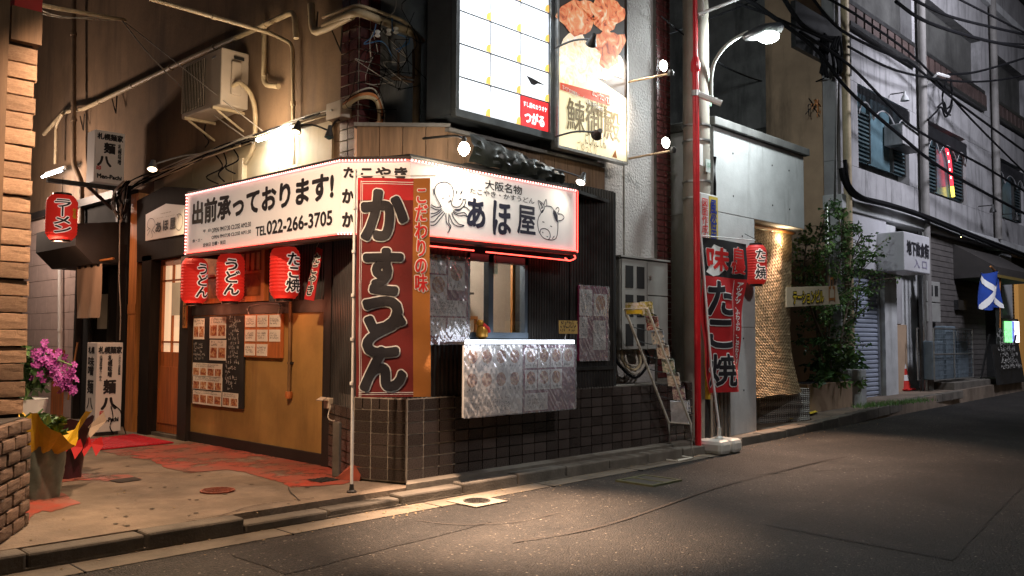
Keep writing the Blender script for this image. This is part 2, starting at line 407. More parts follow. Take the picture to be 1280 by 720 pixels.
def corr(P, Q, z0, z1, n_out, pitch=.045, d=.014):
    """corrugated sheet from P to Q (xy), outward normal n_out"""
    P, Q = V3((*P, 0)), V3((*Q, 0)); L = (Q - P).length; U = (Q - P) / L; b = MB(); n = int(L / pitch); p = L / n; xs = []
    for i in range(n):
        for a, o in ((0, 0), (.22, 1), (.52, 1), (.74, 0)): xs.append(((i + a) * p, o * d))
    xs.append((L, 0))
    no = V3((*n_out, 0))
    vs = [P + U * x + no * o + UZ * z for x, o in xs for z in (z0, z1)]
    b.add(vs, [(2 * i, 2 * i + 2, 2 * i + 3, 2 * i + 1) for i in range(len(xs) - 1)])
    return b
def rise(X): return 0.012 * max(0, X - 8)
# ================================================================== GROUND
b = MB(); xs = [-40, -10, 0, 4, 8, 12, 18, 26, 40, 80, 160]
for x in xs: b.v += [V3((x, -60, rise(x) )), V3((x, 4.93 if x < 60 else 4.93, rise(x)))]
b.f = [(2 * i, 2 * i + 2, 2 * i + 3, 2 * i + 1) for i in range(len(xs) - 1)]
struct(b.build('road', m_asph))
struct(MB().box(-60, -80, -.3, 200, 120, -.06).build('ground', m_pave))
# pavement: forecourt in front of the shops, and the strip beyond
struct(MB().box(-30, 5.0, -.05, 8.6, 30, .1).build('pavement', m_pave))
b = MB()
for x0, x1 in ((8.6, 12), (12, 18), (18, 26), (26, 60)):
    ya, yb = [4.98 if x < 10 else 4.98 + .09 * min(x - 10, 6) for x in (x0, x1)]
    k = len(b.v); b.v += [V3((x0, ya, rise(x0) + .09)), V3((x1, yb, rise(x1) + .09)), V3((x1, 30, rise(x1) + .09)), V3((x0, 30, rise(x0) + .09)), V3((x0, ya, -.1)), V3((x1, yb, -.1))]
    b.f += [(k, k + 1, k + 2, k + 3), (k, k + 4, k + 5, k + 1)]
struct(b.build('pavement', m_pave))
# kerb with one stone after the other, gutter of paler concrete
kerb = struct(MB().box(-3, 4.86, -.1, 8.6, 4.99, .02).build('kerb', m_kerb))
x = .3; i = 0
random.seed(3)
while x < 8.5:
    L = .6
    y0 = 4.86 + random.uniform(-.006, .006); top = .1 + random.uniform(-.006, .004)
    if 2.6 < x < 4.0: top -= .035 * (1 if x < 3.6 else .5)
    MB().box(x + .004, y0, .0, x + L - .004, 5.0, top).build('kerb_stone', m_kerb, kerb, bevel=.014)
    x += L
x = 8.6
while x < 18:
    ya, yb = [4.9 if q < 10 else 4.9 + .09 * min(q - 10, 6) for q in (x, x + .6)]
    z = rise(x)
    MB().add([(x, ya, z - .05), (x + .59, yb, z - .05), (x + .59, yb + .13, z - .05), (x, ya + .13, z - .05), (x, ya, z + .10), (x + .59, yb, z + .10), (x + .59, yb + .13, z + .10), (x, ya + .13, z + .10)],
             [(0, 3, 2, 1), (4, 5, 6, 7), (0, 1, 5, 4), (1, 2, 6, 5), (2, 3, 7, 6), (3, 0, 4, 7)]).build('kerb_stone', m_kerb, kerb, bevel=.012)
    x += .6
m_gut = M('gutter_concrete', (.145, .12, .09), .85, .40, 2.4, .6, 60, stain=((.08, .065, .05), .7, 1.5, .52), bd=.005)
g = MB(); g.add([(-2, 4.62, .004), (8.6, 4.70, .004), (8.6, 4.87, .006), (-2, 4.87, .006)], [(0, 1, 2, 3)])
gut = struct(g.build('gutter', m_gut))
for xx in (.5, 1.7, 2.9, 4.1, 5.3, 6.5, 7.7): box(xx, 4.64, .0, xx + .008, 4.86, .0075).build('joint', m_dark, gut)
# low ledge of concrete at the foot of the tiled wall
struct(MB().add([(4.05, 4.985, .0), (8.55, 4.985, .0), (8.55, 5.1, .0), (4.15, 5.1, .0), (4.05, 4.985, .125), (8.55, 4.985, .125), (8.55, 5.1, .135), (4.15, 5.1, .135)],
                [(4, 5, 6, 7), (0, 1, 5, 4), (0, 4, 7, 3)]).build('wall_footing_path', m_kerb))
# worn red paint on the forecourt
def sheet(name, pts, z, mat):
    if name == 'painted_path':
        q = [PZ(*p, z) for p in pts]; o = []
        for i, a in enumerate(q):
            c = q[(i + 1) % len(q)]; k = max(1, int((c - a).length / .05))
            for j in range(k): p = a.lerp(c, j / k); r_ = noise.noise_vector(p * 6) * .035 + noise.noise_vector(p * 21) * .018; o.append(V3((p.x + r_.x, p.y + r_.y, z)))
        bm = bmesh.new(); f = bm.faces.new([bm.verts.new(p) for p in o]); bmesh.ops.triangulate(bm, faces=[f]); bm.verts.index_update()
        m_ = MB(); m_.v = [v.co.copy() for v in bm.verts]; m_.f = [tuple(v.index for v in f.verts) for f in bm.faces]; bm.free()
        return struct(m_.build(name, mat))
    return struct(MB().add([PZ(*p, z) for p in pts], [tuple(range(len(pts)))]).build(name, mat))
sheet('painted_path', [(217, 555), (238, 552), (415, 583), (446, 601), (428, 605), (400, 607), (362, 609), (340, 600), (318, 593), (300, 589), (284, 587), (262, 588), (240, 591), (222, 588), (205, 583), (186, 574), (150, 570), (128, 564)][::-1], .104, m_redpaint)
sheet('painted_path', [(30, 652), (48, 638), (62, 640), (101, 629), (84, 618), (60, 612), (30, 622)][::-1], .104, m_redpaint)
sheet('painted_path', [(72, 603), (98, 600), (135, 601), (176, 598), (160, 593), (120, 594), (96, 590), (74, 596)][::-1], .104, m_redpaint)
def worn(m, lo, hi, sc):
    t = m.node_tree; b = t.nodes['Principled BSDF']; n = t.nodes.new('ShaderNodeTexNoise'); n.inputs['Scale'].default_value = sc; n.inputs['Detail'].default_value = 12; n.inputs['Roughness'].default_value = .72
    c = t.nodes.new('ShaderNodeTexCoord'); t.links.new(c.outputs['Object'], n.inputs['Vector'])
    r = t.nodes.new('ShaderNodeMapRange'); r.inputs[1].default_value = lo; r.inputs[2].default_value = hi; t.links.new(n.outputs[0], r.inputs[0]); t.links.new(r.outputs[0], b.inputs['Alpha'])
worn(m_redpaint, .38, .50, 2.6)
# gum spots and stains
b = MB(); random.seed(8); m_gum = M('old_gum', (.07, .055, .04), .8, .3, bump=0)
for _ in range(70):
    p = PZ(random.uniform(110, 460), random.uniform(575, 690), .1043); 
    if p.y < 5.05: continue
    r_ = random.uniform(.006, .022); b.add([p + V3((r_ * math.cos(k) * random.uniform(.7, 1.1), r_ * math.sin(k), 0)) for k in (0, .9, 1.8, 2.7, 3.6, 4.5, 5.4)], [tuple(range(7))])
o = b.build('ground_stain', m_gum); tag(o, 'small dark old gum spots scattered over the concrete forecourt', 'stain'); o['kind'] = 'stuff'
# cracks in the concrete
m_crack = M('crack_dirt', (.035, .026, .02), .95, .3, bump=0)
def crack(pts, z, wd=.008):
    c = smooth([PZ(*p, z) for p in pts], 6); bb = MB(); vs = []
    for i, p in enumerate(c):
        d = (c[min(i + 1, len(c) - 1)] - c[max(i - 1, 0)]).normalized(); n = V3((-d.y, d.x, 0)); ww = wd * (.4 + random.random()); j = V3((random.uniform(-.006, .006), random.uniform(-.006, .006), 0))
        vs += [p + n * ww / 2 + j, p - n * ww / 2 + j]
    bb.add(vs, [(2 * i, 2 * i + 1, 2 * i + 3, 2 * i + 2) for i in range(len(c) - 1)])
    return struct(bb.build('pavement_line', m_crack))
crack([(90, 600), (150, 592), (215, 590), (262, 589)], .107, .012)
crack([(360, 609), (366, 618), (374, 625)], .107)
crack([(232, 650), (276, 644), (318, 632), (392, 622)], .107, .01)
crack([(640, 677), (760, 655), (900, 608), (1020, 578), (1090, 566)], .009, .016)
crack([(520, 650), (570, 655), (640, 652), (700, 640)], .009, .008)
crack([(960, 590), (1060, 585), (1180, 600), (1280, 612)], .02, .012)
sheet('pavement_patch_line', [(135, 600), (150, 603), (178, 599), (168, 596)], .107, m_crack)
m_asph2 = m_asph.copy(); m_asph2.name = 'asphalt_patch'
m_asph2.node_tree.nodes['Map Range'].inputs[3].default_value = .35; m_asph2.node_tree.nodes['Map Range'].inputs[4].default_value = 1.0
def rpatch(pts, z):
    o = []
    q = [V3((*p, z)) for p in pts]
    for i, a in enumerate(q):
        c = q[(i + 1) % len(q)]; k = max(1, int((c - a).length / .12))
        for j in range(k): p = a.lerp(c, j / k); r_ = noise.noise_vector(p * 7) * .02; o.append(V3((p.x + r_.x, p.y + r_.y, z)))
    return struct(MB().add(o, [tuple(range(len(o)))]).build('road_patch', m_asph2))
rpatch([(5.1, 1.6), (9.8, 2.2), (9.8, 3.1), (5.2, 2.75)], .003)
rpatch([(2.4, 3.9), (4.0, 4.05), (4.0, 4.5), (2.4, 4.45)], .003)
b = MB(); random.seed(77)
for _ in range(420):
    x = random.uniform(.6, 12); y = random.choice((4.86 - abs(random.gauss(0, .05)), 4.66 + random.gauss(0, .1), random.uniform(4.9, 6.5) if x < 4 else 4.8))
    z = .104 if y > 4.87 else .008 + rise(x); r_ = random.uniform(.004, .012)
    a = random.random() * 6.28; b.add([(x + r_ * math.cos(a + k), y + r_ * math.sin(a + k), z + random.uniform(0, .004)) for k in (0, 1.6, 3.2, 4.7)] + [(x, y, z + r_ * .6)], [(0, 1, 4), (1, 2, 4), (2, 3, 4), (3, 0, 4)])
o = b.build('litter', M('dry_litter', (.22, .16, .09), .9, .6, 40, 0)); tag(o, 'tiny stones and dry leaf bits scattered along the kerb and forecourt', 'litter'); o['kind'] = 'stuff'
# manholes
def manhole(px, z, r, square, label, col, col2):
    c = PZ(*px, z)
    t = thing('manhole_cover', label, 'manhole', c)
    mring = M('manhole_surround', col, .85, .25, 5, .6, 50); mlid = M('manhole_lid', col2, .5, .35, 8, .3, 60, metal=.4)
    if square:
        f = MB(); f.slab(c + V3((-r, -r, 0)), UX, V3((0, 1, 0)), UZ, 2 * r, 2 * r, .006); f.build('surround', mring, t)
    lid = MB(); rr = r * (.62 if square else 1)
    lid.lathe(c + UZ * .006, [(rr, -.004), (rr, .004), (rr * .97, .005)], 28); l = lid.build('lid', mlid, t)
    k = MB()
    n = 5
    for i in range(-n, n + 1):
        for j in range(-n, n + 1):
            q = V3((i * rr / (n + .6), j * rr / (n + .6), 0))
            if q.length < rr * .88: k.box(c.x + q.x - rr * .055, c.y + q.y - rr * .055, z + .0105, c.x + q.x + rr * .055, c.y + q.y + rr * .055, z + .0145)
    k.build('stud_pattern', mlid, t); 
    return t
manhole((596, 627), .004, .16, True, 'round iron manhole in a pale square concrete surround on the road', (.17, .15, .125), (.05, .045, .04))
manhole((272, 614), .102, .12, False, 'small rusty red manhole in the concrete forecourt', (.2, .1, .07), (.22, .06, .035))
c = PZ(811, 601, .006)
t = thing('drain_cover', 'square greenish grate cover in the dark asphalt by the kerb', 'drain cover', c)
mg = M('mossy_iron', (.07, .075, .035), .7, .4, 9, .5, 50)
fb = MB()
for a in ((-.21, -.19, .21, -.16), (-.21, .16, .21, .19), (-.21, -.16, -.18, .16), (.18, -.16, .21, .16), (-.012, -.16, .012, .16)):
    fb.box(c.x + a[0], c.y + a[1], .0, c.x + a[2], c.y + a[3], .016)
fb.build('rim', mg, t)
box(c.x - .18, c.y - .16, 0, c.x + .18, c.y + .16, .011).build('plate', M('dark_plate', (.03, .03, .025), .6, .3, 8, .5, 40), t)
c = PZ(404, 600, .104)
t = thing('drain_cover', 'small black slotted drain cover set in the red painted floor', 'drain cover', c)
box(c.x - .09, c.y - .09, .1, c.x + .09, c.y + .09, .107).build('plate', m_metal_d, t)
for i in range(5): box(c.x - .08 + i * .036, c.y - .08, .1, c.x - .066 + i * .036, c.y + .08, .11).build('slat', m_dark, t)
# grass and yellow mark by the far kerb
def tufts(name, label, pts, n, hgt, spread):
    bb = MB()
    for _ in range(n):
        p = random.choice(pts); c = V3(p) + V3((random.gauss(0, spread), random.gauss(0, spread * .3), 0)); a = random.random() * 6.28; h = hgt * random.uniform(.4, 1)
        d = V3((math.cos(a), math.sin(a), 0)) * .006; l = V3((random.gauss(0, .02), random.gauss(0, .02), h))
        bb.add([c - d, c + d, c + l], [(0, 1, 2)])
    o = bb.build(name, m_leaf); tag(o, label, 'weeds'); o['kind'] = 'stuff'
tufts('weeds', 'short weeds and moss growing along the far kerb before the shutter', [PZ(1080 + 12 * i, 509 - 1.2 * i, .22) for i in range(7)], 700, .09, .22)
sheet('kerb_marking', [(985, 521), (1020, 513), (1022, 515), (988, 524)][::-1], .165, m_yellow)

# ================================================================== MAIN BUILDING behind the corner shop
def tilewall(parent, P, Q, z0, rows, th, tw, mesh, gap=.008, z_list=None, out=.012):
    P, Q = V3((*P, 0)), V3((*Q, 0)); L = (Q - P).length; U = (Q - P) / L; n = max(1, round(L / tw)); w_ = L / n
    rz = math.atan2(U.y, U.x); No = V3((U.y, -U.x, 0))
    for r in range(rows):
        for i in range(n):
            c = P + U * (i + .5) * w_ + No * (out / 2 + random.uniform(-.001, .001)) + UZ * (z0 + (r + .5) * th)
            piece('tile', mesh, parent, c, rz, ((w_ - gap) , 1, (th - gap)))
mb = thing('apartment_block', 'brown rendered building with tiled corner column standing behind the white corner sign', 'building', (4.4, 6.15, .1))
YB = PX(448, 150, 4.4).y     # tiled column corner
box(4.41, YB + .02, 2.2, 5.0, 10.7, 8).build('wall', m_wall_brown, mb)
box(4.41, 10.7, 2.0, 5.0, 22, 8).build('wall', m_wall_brown, mb)
box(4.6, YB + .01, 2.2, 7.2, 7.4, 8).build('wall', m_conc_dark, mb)
# cream siding boards between sign and brown wall
zc = PX(300, 185, 4.4).z
for y0, y1 in ((6.5, 7.4), (7.4, 8.3), (8.3, 9.2), (9.2, 10.2)):
    box(4.385, y0 + .004, 2.4, 4.409, y1 - .004, zc + .0).build('siding_panel', m_cream, mb)
# column
Yc = PX(428, 150, 4.4).y; Xc = PY(474, 60, YB).x
box(4.385, YB - .012, 2.0, Xc, Yc, 8).build('column', m_grout, mb)
tm = unit_mesh('tile', 1, .016, 1, m_tile_red, 0)
tilewall(mb, (4.385, Yc), (4.385, YB - .012), 2.72, 17, .098, .125, tm, .012)
tilewall(mb, (4.385, YB - .012), (Xc, YB - .012), 2.72, 17, .098, .125, tm, .012)
# plaster pier with narrow tiled edge, right of the banner
box(6.75, 5.36, .1, 7.73, 7.4, 8).build('pier', m_plaster, mb)
tc0 = box(7.73, 5.33, .1, 8.0, 7.4, 8).build('tiled_edge', m_grout_d, mb)
b = MB(); z = .78; 
while z < 6:
    for i in range(2): b.box(7.735 + i * .132, 5.318, z, 7.735 + i * .132 + .122, 5.331, z + .058)
    z += .068
b.build('small_tiles', m_tile_red, mb, kind='stuff')
# shallow vertical fold in the plaster
box(7.18, 5.352, .74, 7.2, 5.362, 8).build('plaster_joint', m_grout_d, mb)

# ================================================================== CORNER SHOP
shop = thing('corner_shop', 'small black corrugated corner shop with tiled base and serving window', 'shop', (4.2, 5.3, .1))
F0, F1, F2, F3 = (3.99, 5.54), (4.14, 5.1), (8.03, 5.1), (4.2, 6.2)
# base core
MB().prism([(4.0, 5.55), (4.15, 5.11), (8.02, 5.11), (8.02, 5.34), (6.7, 5.34), (6.7, 6.1), (4.25, 6.1), (4.22, 6.2)], .1, .74).build('base_wall', m_grout_d, shop)
tb = unit_mesh('tile', 1, .02, 1, m_tile, 0)
tilewall(shop, (4.2, 6.18), F0, .12, 6, .0875, .155, tb, .009, out=.012)
tilewall(shop, F0, F1, .12, 6, .0875, .155, tb, .009)
tilewall(shop, F1, F2, .12, 6, .0875, .157, tb, .009)
tilewall(shop, F0, F1, .645, 1, .088, .078, tb, .009)
tilewall(shop, F1, F2, .645, 1, .088, .157, tb, .009)
# pale grout joints stand out at the corner
b = MB()
for P, Q in ((F0, F1), (F1, (4.62, 5.1))):
    P3, Q3 = V3((*P, 0)), V3((*Q, 0)); U = (Q3 - P3).normalized(); No = V3((U.y, -U.x, 0)); L = (Q3 - P3).length
    for r in range(8): b.slab(P3 + UZ * (.1165 + r * .0875) + No * .001, U, UZ, No, L, .0075, .010)
    n = round(L / .155)
    for i in range(n + 1): b.slab(P3 + U * (i * L / n - .004) + UZ * .12 + No * .0012, U, UZ, No, .008, .612, .0102)
b.build('pale_mortar', m_grout, shop)
# core above the base, leaving the serving window open
C0 = MB()
WX0, WX1, WZ0, WZ1 = 4.76, 5.46, 1.19, 1.88
C0.prism([(4.02, 5.56), (4.17, 5.13), (WX0, 5.13), (WX0, 5.25), (4.4, 5.9), (4.27, 6.2)], .74, 2.6)
C0.box(WX1, 5.13, .74, 6.75, 5.25, 2.62); C0.box(WX0, 5.13, .74, WX1, 5.25, WZ0); C0.box(WX0, 5.13, WZ1, WX1, 5.25, 2.62)
C0.build('wall', m_dark, shop)
corr((4.17, 5.115), (WX0, 5.115), .735, 1.9, (0, -1)).build('corrugated_cladding', m_corr, shop)
corr((WX0, 5.115), (WX1, 5.115), .735, WZ0 - .02, (0, -1)).build('corrugated_cladding', m_corr, shop)
corr((WX1 + .02, 5.115), (6.02, 5.115), .735, 1.9, (0, -1), .032).build('corrugated_cladding', m_corr, shop)
corr((6.04, 5.115), (6.7, 5.115), .735, 2.62, (0, -1), .04).build('corrugated_cladding', m_corr, shop)
corr((4.005, 5.54), (4.155, 5.115), .735, 2.0, (-.94, -.33)).build('corrugated_cladding', m_corr, shop)
corr((4.23, 6.22), (4.015, 5.55), .3, 2.05, (-.95, .3)).build('corrugated_cladding', m_corr, shop)
corr((4.235, 7.25), (4.235, 6.25), 1.52, 2.1, (-1, 0)).build('corrugated_cladding', m_corr, shop)
for xx, z0, z1 in ((6.09, .9, 1.0),): box(6.06, 5.085, z0, 6.68, 5.1, z0 + .03).build('batten', m_metal_d, shop)
# serving window
wn = box(WX0, 5.09, WZ0, WX1, 5.2, WZ0 + .05).build('window', M('blue_grey_aluminium', (.12, .16, .21), .35, .1, 3, .05, metal=.6), shop)
mal = wn.data.materials[0]
for a in ((WX0, WZ0 + .05, WX0 + .02, WZ1), (4.99, WZ0 + .05, 5.045, WZ1), (WX1 - .035, WZ0 + .05, WX1, WZ1), (WX0, WZ1 - .06, WX1, WZ1)):
    box(a[0], 5.10, a[1], a[2], 5.16, a[3]).build('frame', mal, wn)
box(4.78, 5.13, 1.24, 5.0, 5.134, 1.83).build('pane', m_glass, wn)
box(5.045, 5.12, 1.24, 5.43, 5.124, 1.83).build('pane', m_glass, wn)
# kitchen seen through the window
kit = MB(); kit.add([(4.5, 5.26, .9), (6.6, 5.26, .9), (6.6, 6.1, .9), (4.5, 6.1, .9), (4.5, 5.26, 2.3), (6.6, 5.26, 2.3), (6.6, 6.1, 2.3), (4.5, 6.1, 2.3)], [(0, 1, 2, 3), (4, 7, 6, 5), (2, 6, 7, 3), (1, 5, 6, 2), (0, 3, 7, 4)])
kit.build('interior_wall', M('kitchen_wall', (.58, .50, .42), .6, .2, 2, .1), shop)
box(PY(640, 380, 5.27).x, 5.265, 1.0, PY(660, 380, 5.27).x, 5.29, 2.1).build('wooden_board', m_post, shop)
cc = MB(); cc.box(4.98, 5.75, 1.42, 5.16, 5.8, 1.98); cc.box(5.0, 5.6, 1.24, 5.1, 5.68, 1.36); cc.box(5.05, 6.0, 1.55, 5.45, 6.08, 2.0); cc.box(4.98, 6.0, .95, 5.1, 6.08, 1.3); cc.build('interior_paper', m_white, shop)
box(5.1, 6.03, 1.3, 5.12, 6.08, 1.55).build('interior_rail', m_post, shop)
kl = MB().box(4.9, 5.75, 2.27, 5.5, 5.85, 2.29).build('ceiling_lamp', E('kitchen_tube', (1, .96, .88), 9), shop)
light(shop, 'POINT', (5.15, 5.62, 2.1), 36, (1, .93, .82), size=.12)
box(4.9, 5.92, 1.60, 5.6, 6.08, 1.62).build('interior_shelf', m_darkwood, shop)
for i in range(7):
    MB().lathe((5.0 + i * .085, 5.98, 1.62), [(.022, 0), (.024, .08), (.012, .11), (.012, .14)], 10).build('bottle', (m_metal_d, m_white, m_doorw, m_glass_d)[i % 4], shop, True)
box(4.9, 5.9, 1.05, 5.45, 6.08, 1.32).build('worktop_cabinet', m_metal, shop)
# wooden chair inside
ch = thing('kitchen_chair', 'pale wooden chair seen through the serving window', 'chair', (5.3, 5.8, .95))
box(5.24, 5.72, 1.36, 5.46, 5.9, 1.39).build('seat', m_post, ch)
for xx, yy in ((5.25, 5.73), (5.44, 5.73), (5.25, 5.88), (5.44, 5.88)): box(xx, yy, .95, xx + .02, yy + .02, 1.36 if yy < 5.8 else 1.7).build('leg', m_post, ch)
box(5.25, 5.88, 1.6, 5.46, 5.9, 1.7).build('backrest', m_post, ch)
# lucky figure on the ledge
c = PY(597, 417, 5.09)
t = thing('lucky_ornament', 'small gold and red ornament on the serving window ledge', 'ornament', (c.x, 5.05, 1.19))
gm = M('gold_lacquer', (.5, .26, .04), .3, .3, 20, .1, metal=.5)
MB().lathe((c.x, 5.04, 1.19), [(.03, 0), (.05, .015), (.052, .06), (.035, .1)], 14).build('body', gm, t, True)
MB().lathe((c.x - .02, 5.04, 1.285), [(.01, 0), (.03, .012), (.032, .035), (.018, .055)], 12).build('head', gm, t, True)
MB().tube([(c.x - .01, 5.02, 1.30), (c.x + .03, 5.0, 1.27), (c.x + .045, 5.0, 1.24)], .02, 8, .012).build('red_bib', m_redprint, t, True)
# counter
ct = box(4.5, 4.86, 1.145, 5.8, 5.1, 1.165).build('counter', m_metal, shop)
box(4.505, 4.853, 1.147, 5.795, 4.86, 1.18).build('counter_light', E('counter_strip', (.85, .92, 1), 2.6), shop)
for xx in (4.7, 5.15, 5.6):
    l_ = light(shop, 'AREA', (xx, 4.74, 1.17), .75, (.85, .9, 1)); l_.data.size = .3; l_.rotation_euler = (math.radians(28), 0, 0)
# side facade (street door side)
SXp = 4.25
box(SXp, 6.2, .1, 4.4, 8.98, 2.3).build('side_wall', m_dark, shop)
tanp = box(4.235, 6.31, .19, 4.25, 8.8, 1.41).build('ochre_panel', m_tan, shop)
box(4.215, 6.2, 1.41, 4.25, 8.9, 1.52).build('beam', m_darkwood, shop)
box(4.215, 6.31, .1, 4.25, 8.8, .2).build('plinth', m_darkwood, shop)
box(4.2, 6.2, .1, 4.25, 6.31, 2.1).build('post', m_darkwood, shop)
box(4.18, 8.79, .1, 4.26, 8.99, 2.35).build('post', m_darkwood, shop)
# wooden transom window above the panel
tw = box(4.2, 7.3, 1.53, 4.25, 8.75, 1.58).build('transom_window', m_doorw, shop)
for a in ((7.3, 1.58, 7.36, 2.06), (8.7, 1.58, 8.75, 2.06), (7.98, 1.58, 8.03, 2.06)): box(4.2, a[0], a[1], 4.25, a[2], a[3]).build('frame', m_doorw, tw)
box(4.21, 7.36, 1.8, 4.24, 8.7, 1.825).build('muntin', m_doorw, tw)
box(4.24, 7.36, 1.58, 4.247, 8.7, 2.06).build('pane', food_mat('amber_pane', [(.07, .02, .008), (.22, .075, .02), (.32, .12, .035)], 5), tw)
# bottle shapes glimpsed behind the transom
b = MB()
for i in range(6): b.box(4.236, 7.45 + i * .1, 1.83, 4.2395, 7.51 + i * .1, 2.0)
b.build('price_cards', M('pale_card', (.55, .35, .2), .7), tw)
# entrance of the shop: portal, door
PXd = 4.2
pf = lambda x, y: PX(x, y, 4.13)
portal = [(171, 545), (171, 251), (205, 233), (236, 236), (236, 330), (232, 318), (182, 320), (180, 545)]
m_portal = M('black_brown_portal', (.016, .012, .010), .8, .4, 2.5, .3, 14, stretch=(9, 9, .7), spec=.1)
MB().extr([pf(171, 251), pf(205, 233), PX(240, 235, 4.13), PX(240, 316, 4.13), pf(171, 328)], V3((.14, 0, 0))).build('gable', m_portal, shop)
b = MB(); p = PX(171, 545, 4.13); q = PX(183, 545, 4.13); b.box(4.13, q.y, .1, 4.27, p.y, 2.1); b.build('jamb', m_portal, shop)
box(4.3, 8.99, .1, 4.33, 9.98, 2.1).build('recess_wall', m_dark, shop)
dy0, dy1 = 8.99, 9.66
door = box(4.24, dy0, .14, 4.28, dy1, .95).build('door', m_doorw, shop)
box(4.225, dy0 + .09, .24, 4.241, dy1 - .09, .86).build('lower_panel', m_doorw, door)
for a in ((dy0, .95, dy0 + .07, 2.06), (dy1 - .1, .95, dy1, 2.06), (dy0 + .07, 1.98, dy1 - .1, 2.06), (dy0 + .07, .95, dy1 - .1, 1.02)):
    box(4.24, a[0], a[1], 4.28, a[2], a[3]).build('stile', m_doorw, door)
ym = (dy0 + dy1) / 2
box(4.245, ym - .01, 1.02, 4.27, ym + .01, 1.98).build('muntin', m_doorw, door)
for z in (1.12, 1.8): box(4.246, dy0 + .07, z, 4.27, dy1 - .1, z + .02).build('muntin', m_doorw, door)
box(4.272, dy0 + .05, 1.0, 4.276, dy1 - .05, 2.0).build('pane', E('lit_paper_pane', (1, .70, .42), .62), door)
box(4.233, dy0 + .1, 1.42, 4.238, dy0 + .32, 1.78).build('notice', m_paper, door)
for z in (.45, 1.6): box(4.22, dy1 + .01, z, 4.24, dy1 + .03, z + .12).build('hinge', m_metal, door)
box(4.18, 8.99, .1, 4.3, 9.75, .135).build('doorstep', m_kerb, shop)
box(4.25, dy1 + .0, .1, 4.29, 9.98, 2.1).build('side_board', m_portal, shop)
# strip sign on post
t = thing('plaque', 'narrow vertical wooden plaque with black characters on the door post', 'plaque', (4.17, 8.86, 1.3))
a, bq = PX(228, 410, 4.165), PX(234, 348, 4.165)
box(4.165, bq.y, a.z, 4.18, a.y, bq.z).build('board', m_post, t)
txt('おすすめ', m_black, t, V3((4.165, a.y - .01, a.z + .02)), UYn, UZ, a.y - bq.y - .02, bq.z - a.z - .04, vert=True)

# roof slab of the kiosk, wooden parapet, gutter
B0 = PY(560, 158, 5.3)
A0 = PN(446, 153, B0)
zt = 2.93; zb = 2.5
U = (V3((B0.x, B0.y, 0)) - V3((A0.x, A0.y, 0))); L = U.length; U.normalize(); No = V3((U.y, -U.x, 0))
k = 0; x = 0
while x < L - .01:
    wd = min(.19, L - x)
    MB().slab(V3((A0.x, A0.y, zb)) + U * (x + .003) - No * .02, U, UZ, No, wd - .006, zt - zb, .02 + random.uniform(0, .004)).build('plank', m_grey_wood, shop); x += wd
x = B0.x
while x < 6.7:
    box(x + .003, 5.3 - random.uniform(0, .004), zb, x + .187, 5.33, zt - .04).build('plank', m_grey_wood, shop); x += .19
# parapet capping
MB().slab(V3((A0.x, A0.y, zt)) - U * .02 + No * .02, U, UZ, -No, L + .04, .03, .1).build('coping', m_conc_dark, shop)
box(B0.x - .02, 5.26, zt - .04, 6.74, 5.36, zt - .01).build('coping', m_conc_dark, shop)
box(4.36, A0.y - .05, 2.56, 4.4, A0.y + .3, 3.0).build('corner_post', m_post, shop)
MB().prism([(3.9, 5.6), (4.0, 4.93), (5.85, 4.93), (6.72, 5.13), (6.72, 6.0), (4.39, 6.0), (4.39, 8.2), (3.9, 8.17)], 2.5, 2.53).build('roof', m_dark, shop)
MB().prism([(4.39, 5.95), (4.39, 5.9), (4.6, 5.5), (B0.x, 5.36), (6.72, 5.36), (6.72, 6.12), (4.39, 6.12)], 2.6, 2.8).build('roof_deck', m_dark, shop)
add_glow(m_sign, .16)  # own glow added to make the white panels brighter
# ================================================================== WHITE SIGN wrapped round the corner
sg = thing('shop_sign', 'long white wraparound shop sign with octopus and cow drawings edged by red rope light', 'sign', (4.0, 5.2, 1.95))
SA = [V3((3.85, 8.17, 0)), V3((3.85, 5.575, 0)), V3((3.985, 4.9, 0)), V3((5.87, 4.9, 0))]
zbt = [(2.0, 2.58), (1.985, 2.56), (1.945, 2.49), (1.96, 2.50)]
for i, nm in enumerate(('side', 'corner', 'front')):
    P, Q = SA[i], SA[i + 1]; (b0, t0), (b1, t1) = zbt[i], zbt[i + 1]
    U = (Q - P).normalized(); No = V3((U.y, -U.x, 0))
    vs = [P + UZ * b0, Q + UZ * b1, Q + UZ * t1, P + UZ * t0]
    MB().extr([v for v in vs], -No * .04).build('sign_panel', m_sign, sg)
    for q in (0, 1):          # dark frame rails above and below
        za, zb2 = ((t0, t1), (b0 - .03, b1 - .03))[q]
        MB().extr([P + UZ * za + No * .006, Q + UZ * zb2 + No * .006, Q + UZ * (zb2 + .03) + No * .006, P + UZ * (za + .03) + No * .006], -No * .09).build('frame_rail', m_darkwood, sg)
box(5.87, 4.9, 1.93, 5.9, 5.1, 2.53).build('end_cap', m_darkwood, sg)
box(3.85, 8.17, 1.97, 4.2, 8.2, 2.6).build('end_cap', m_darkwood, sg)
MB().prism([(3.88, 8.15), (3.88, 5.59), (4.01, 4.94), (5.85, 4.94), (5.85, 5.12), (4.16, 5.12), (4.0, 5.6), (4.24, 6.25), (4.24, 8.15)], 2.04, 2.06).build('soffit', m_dark, sg)
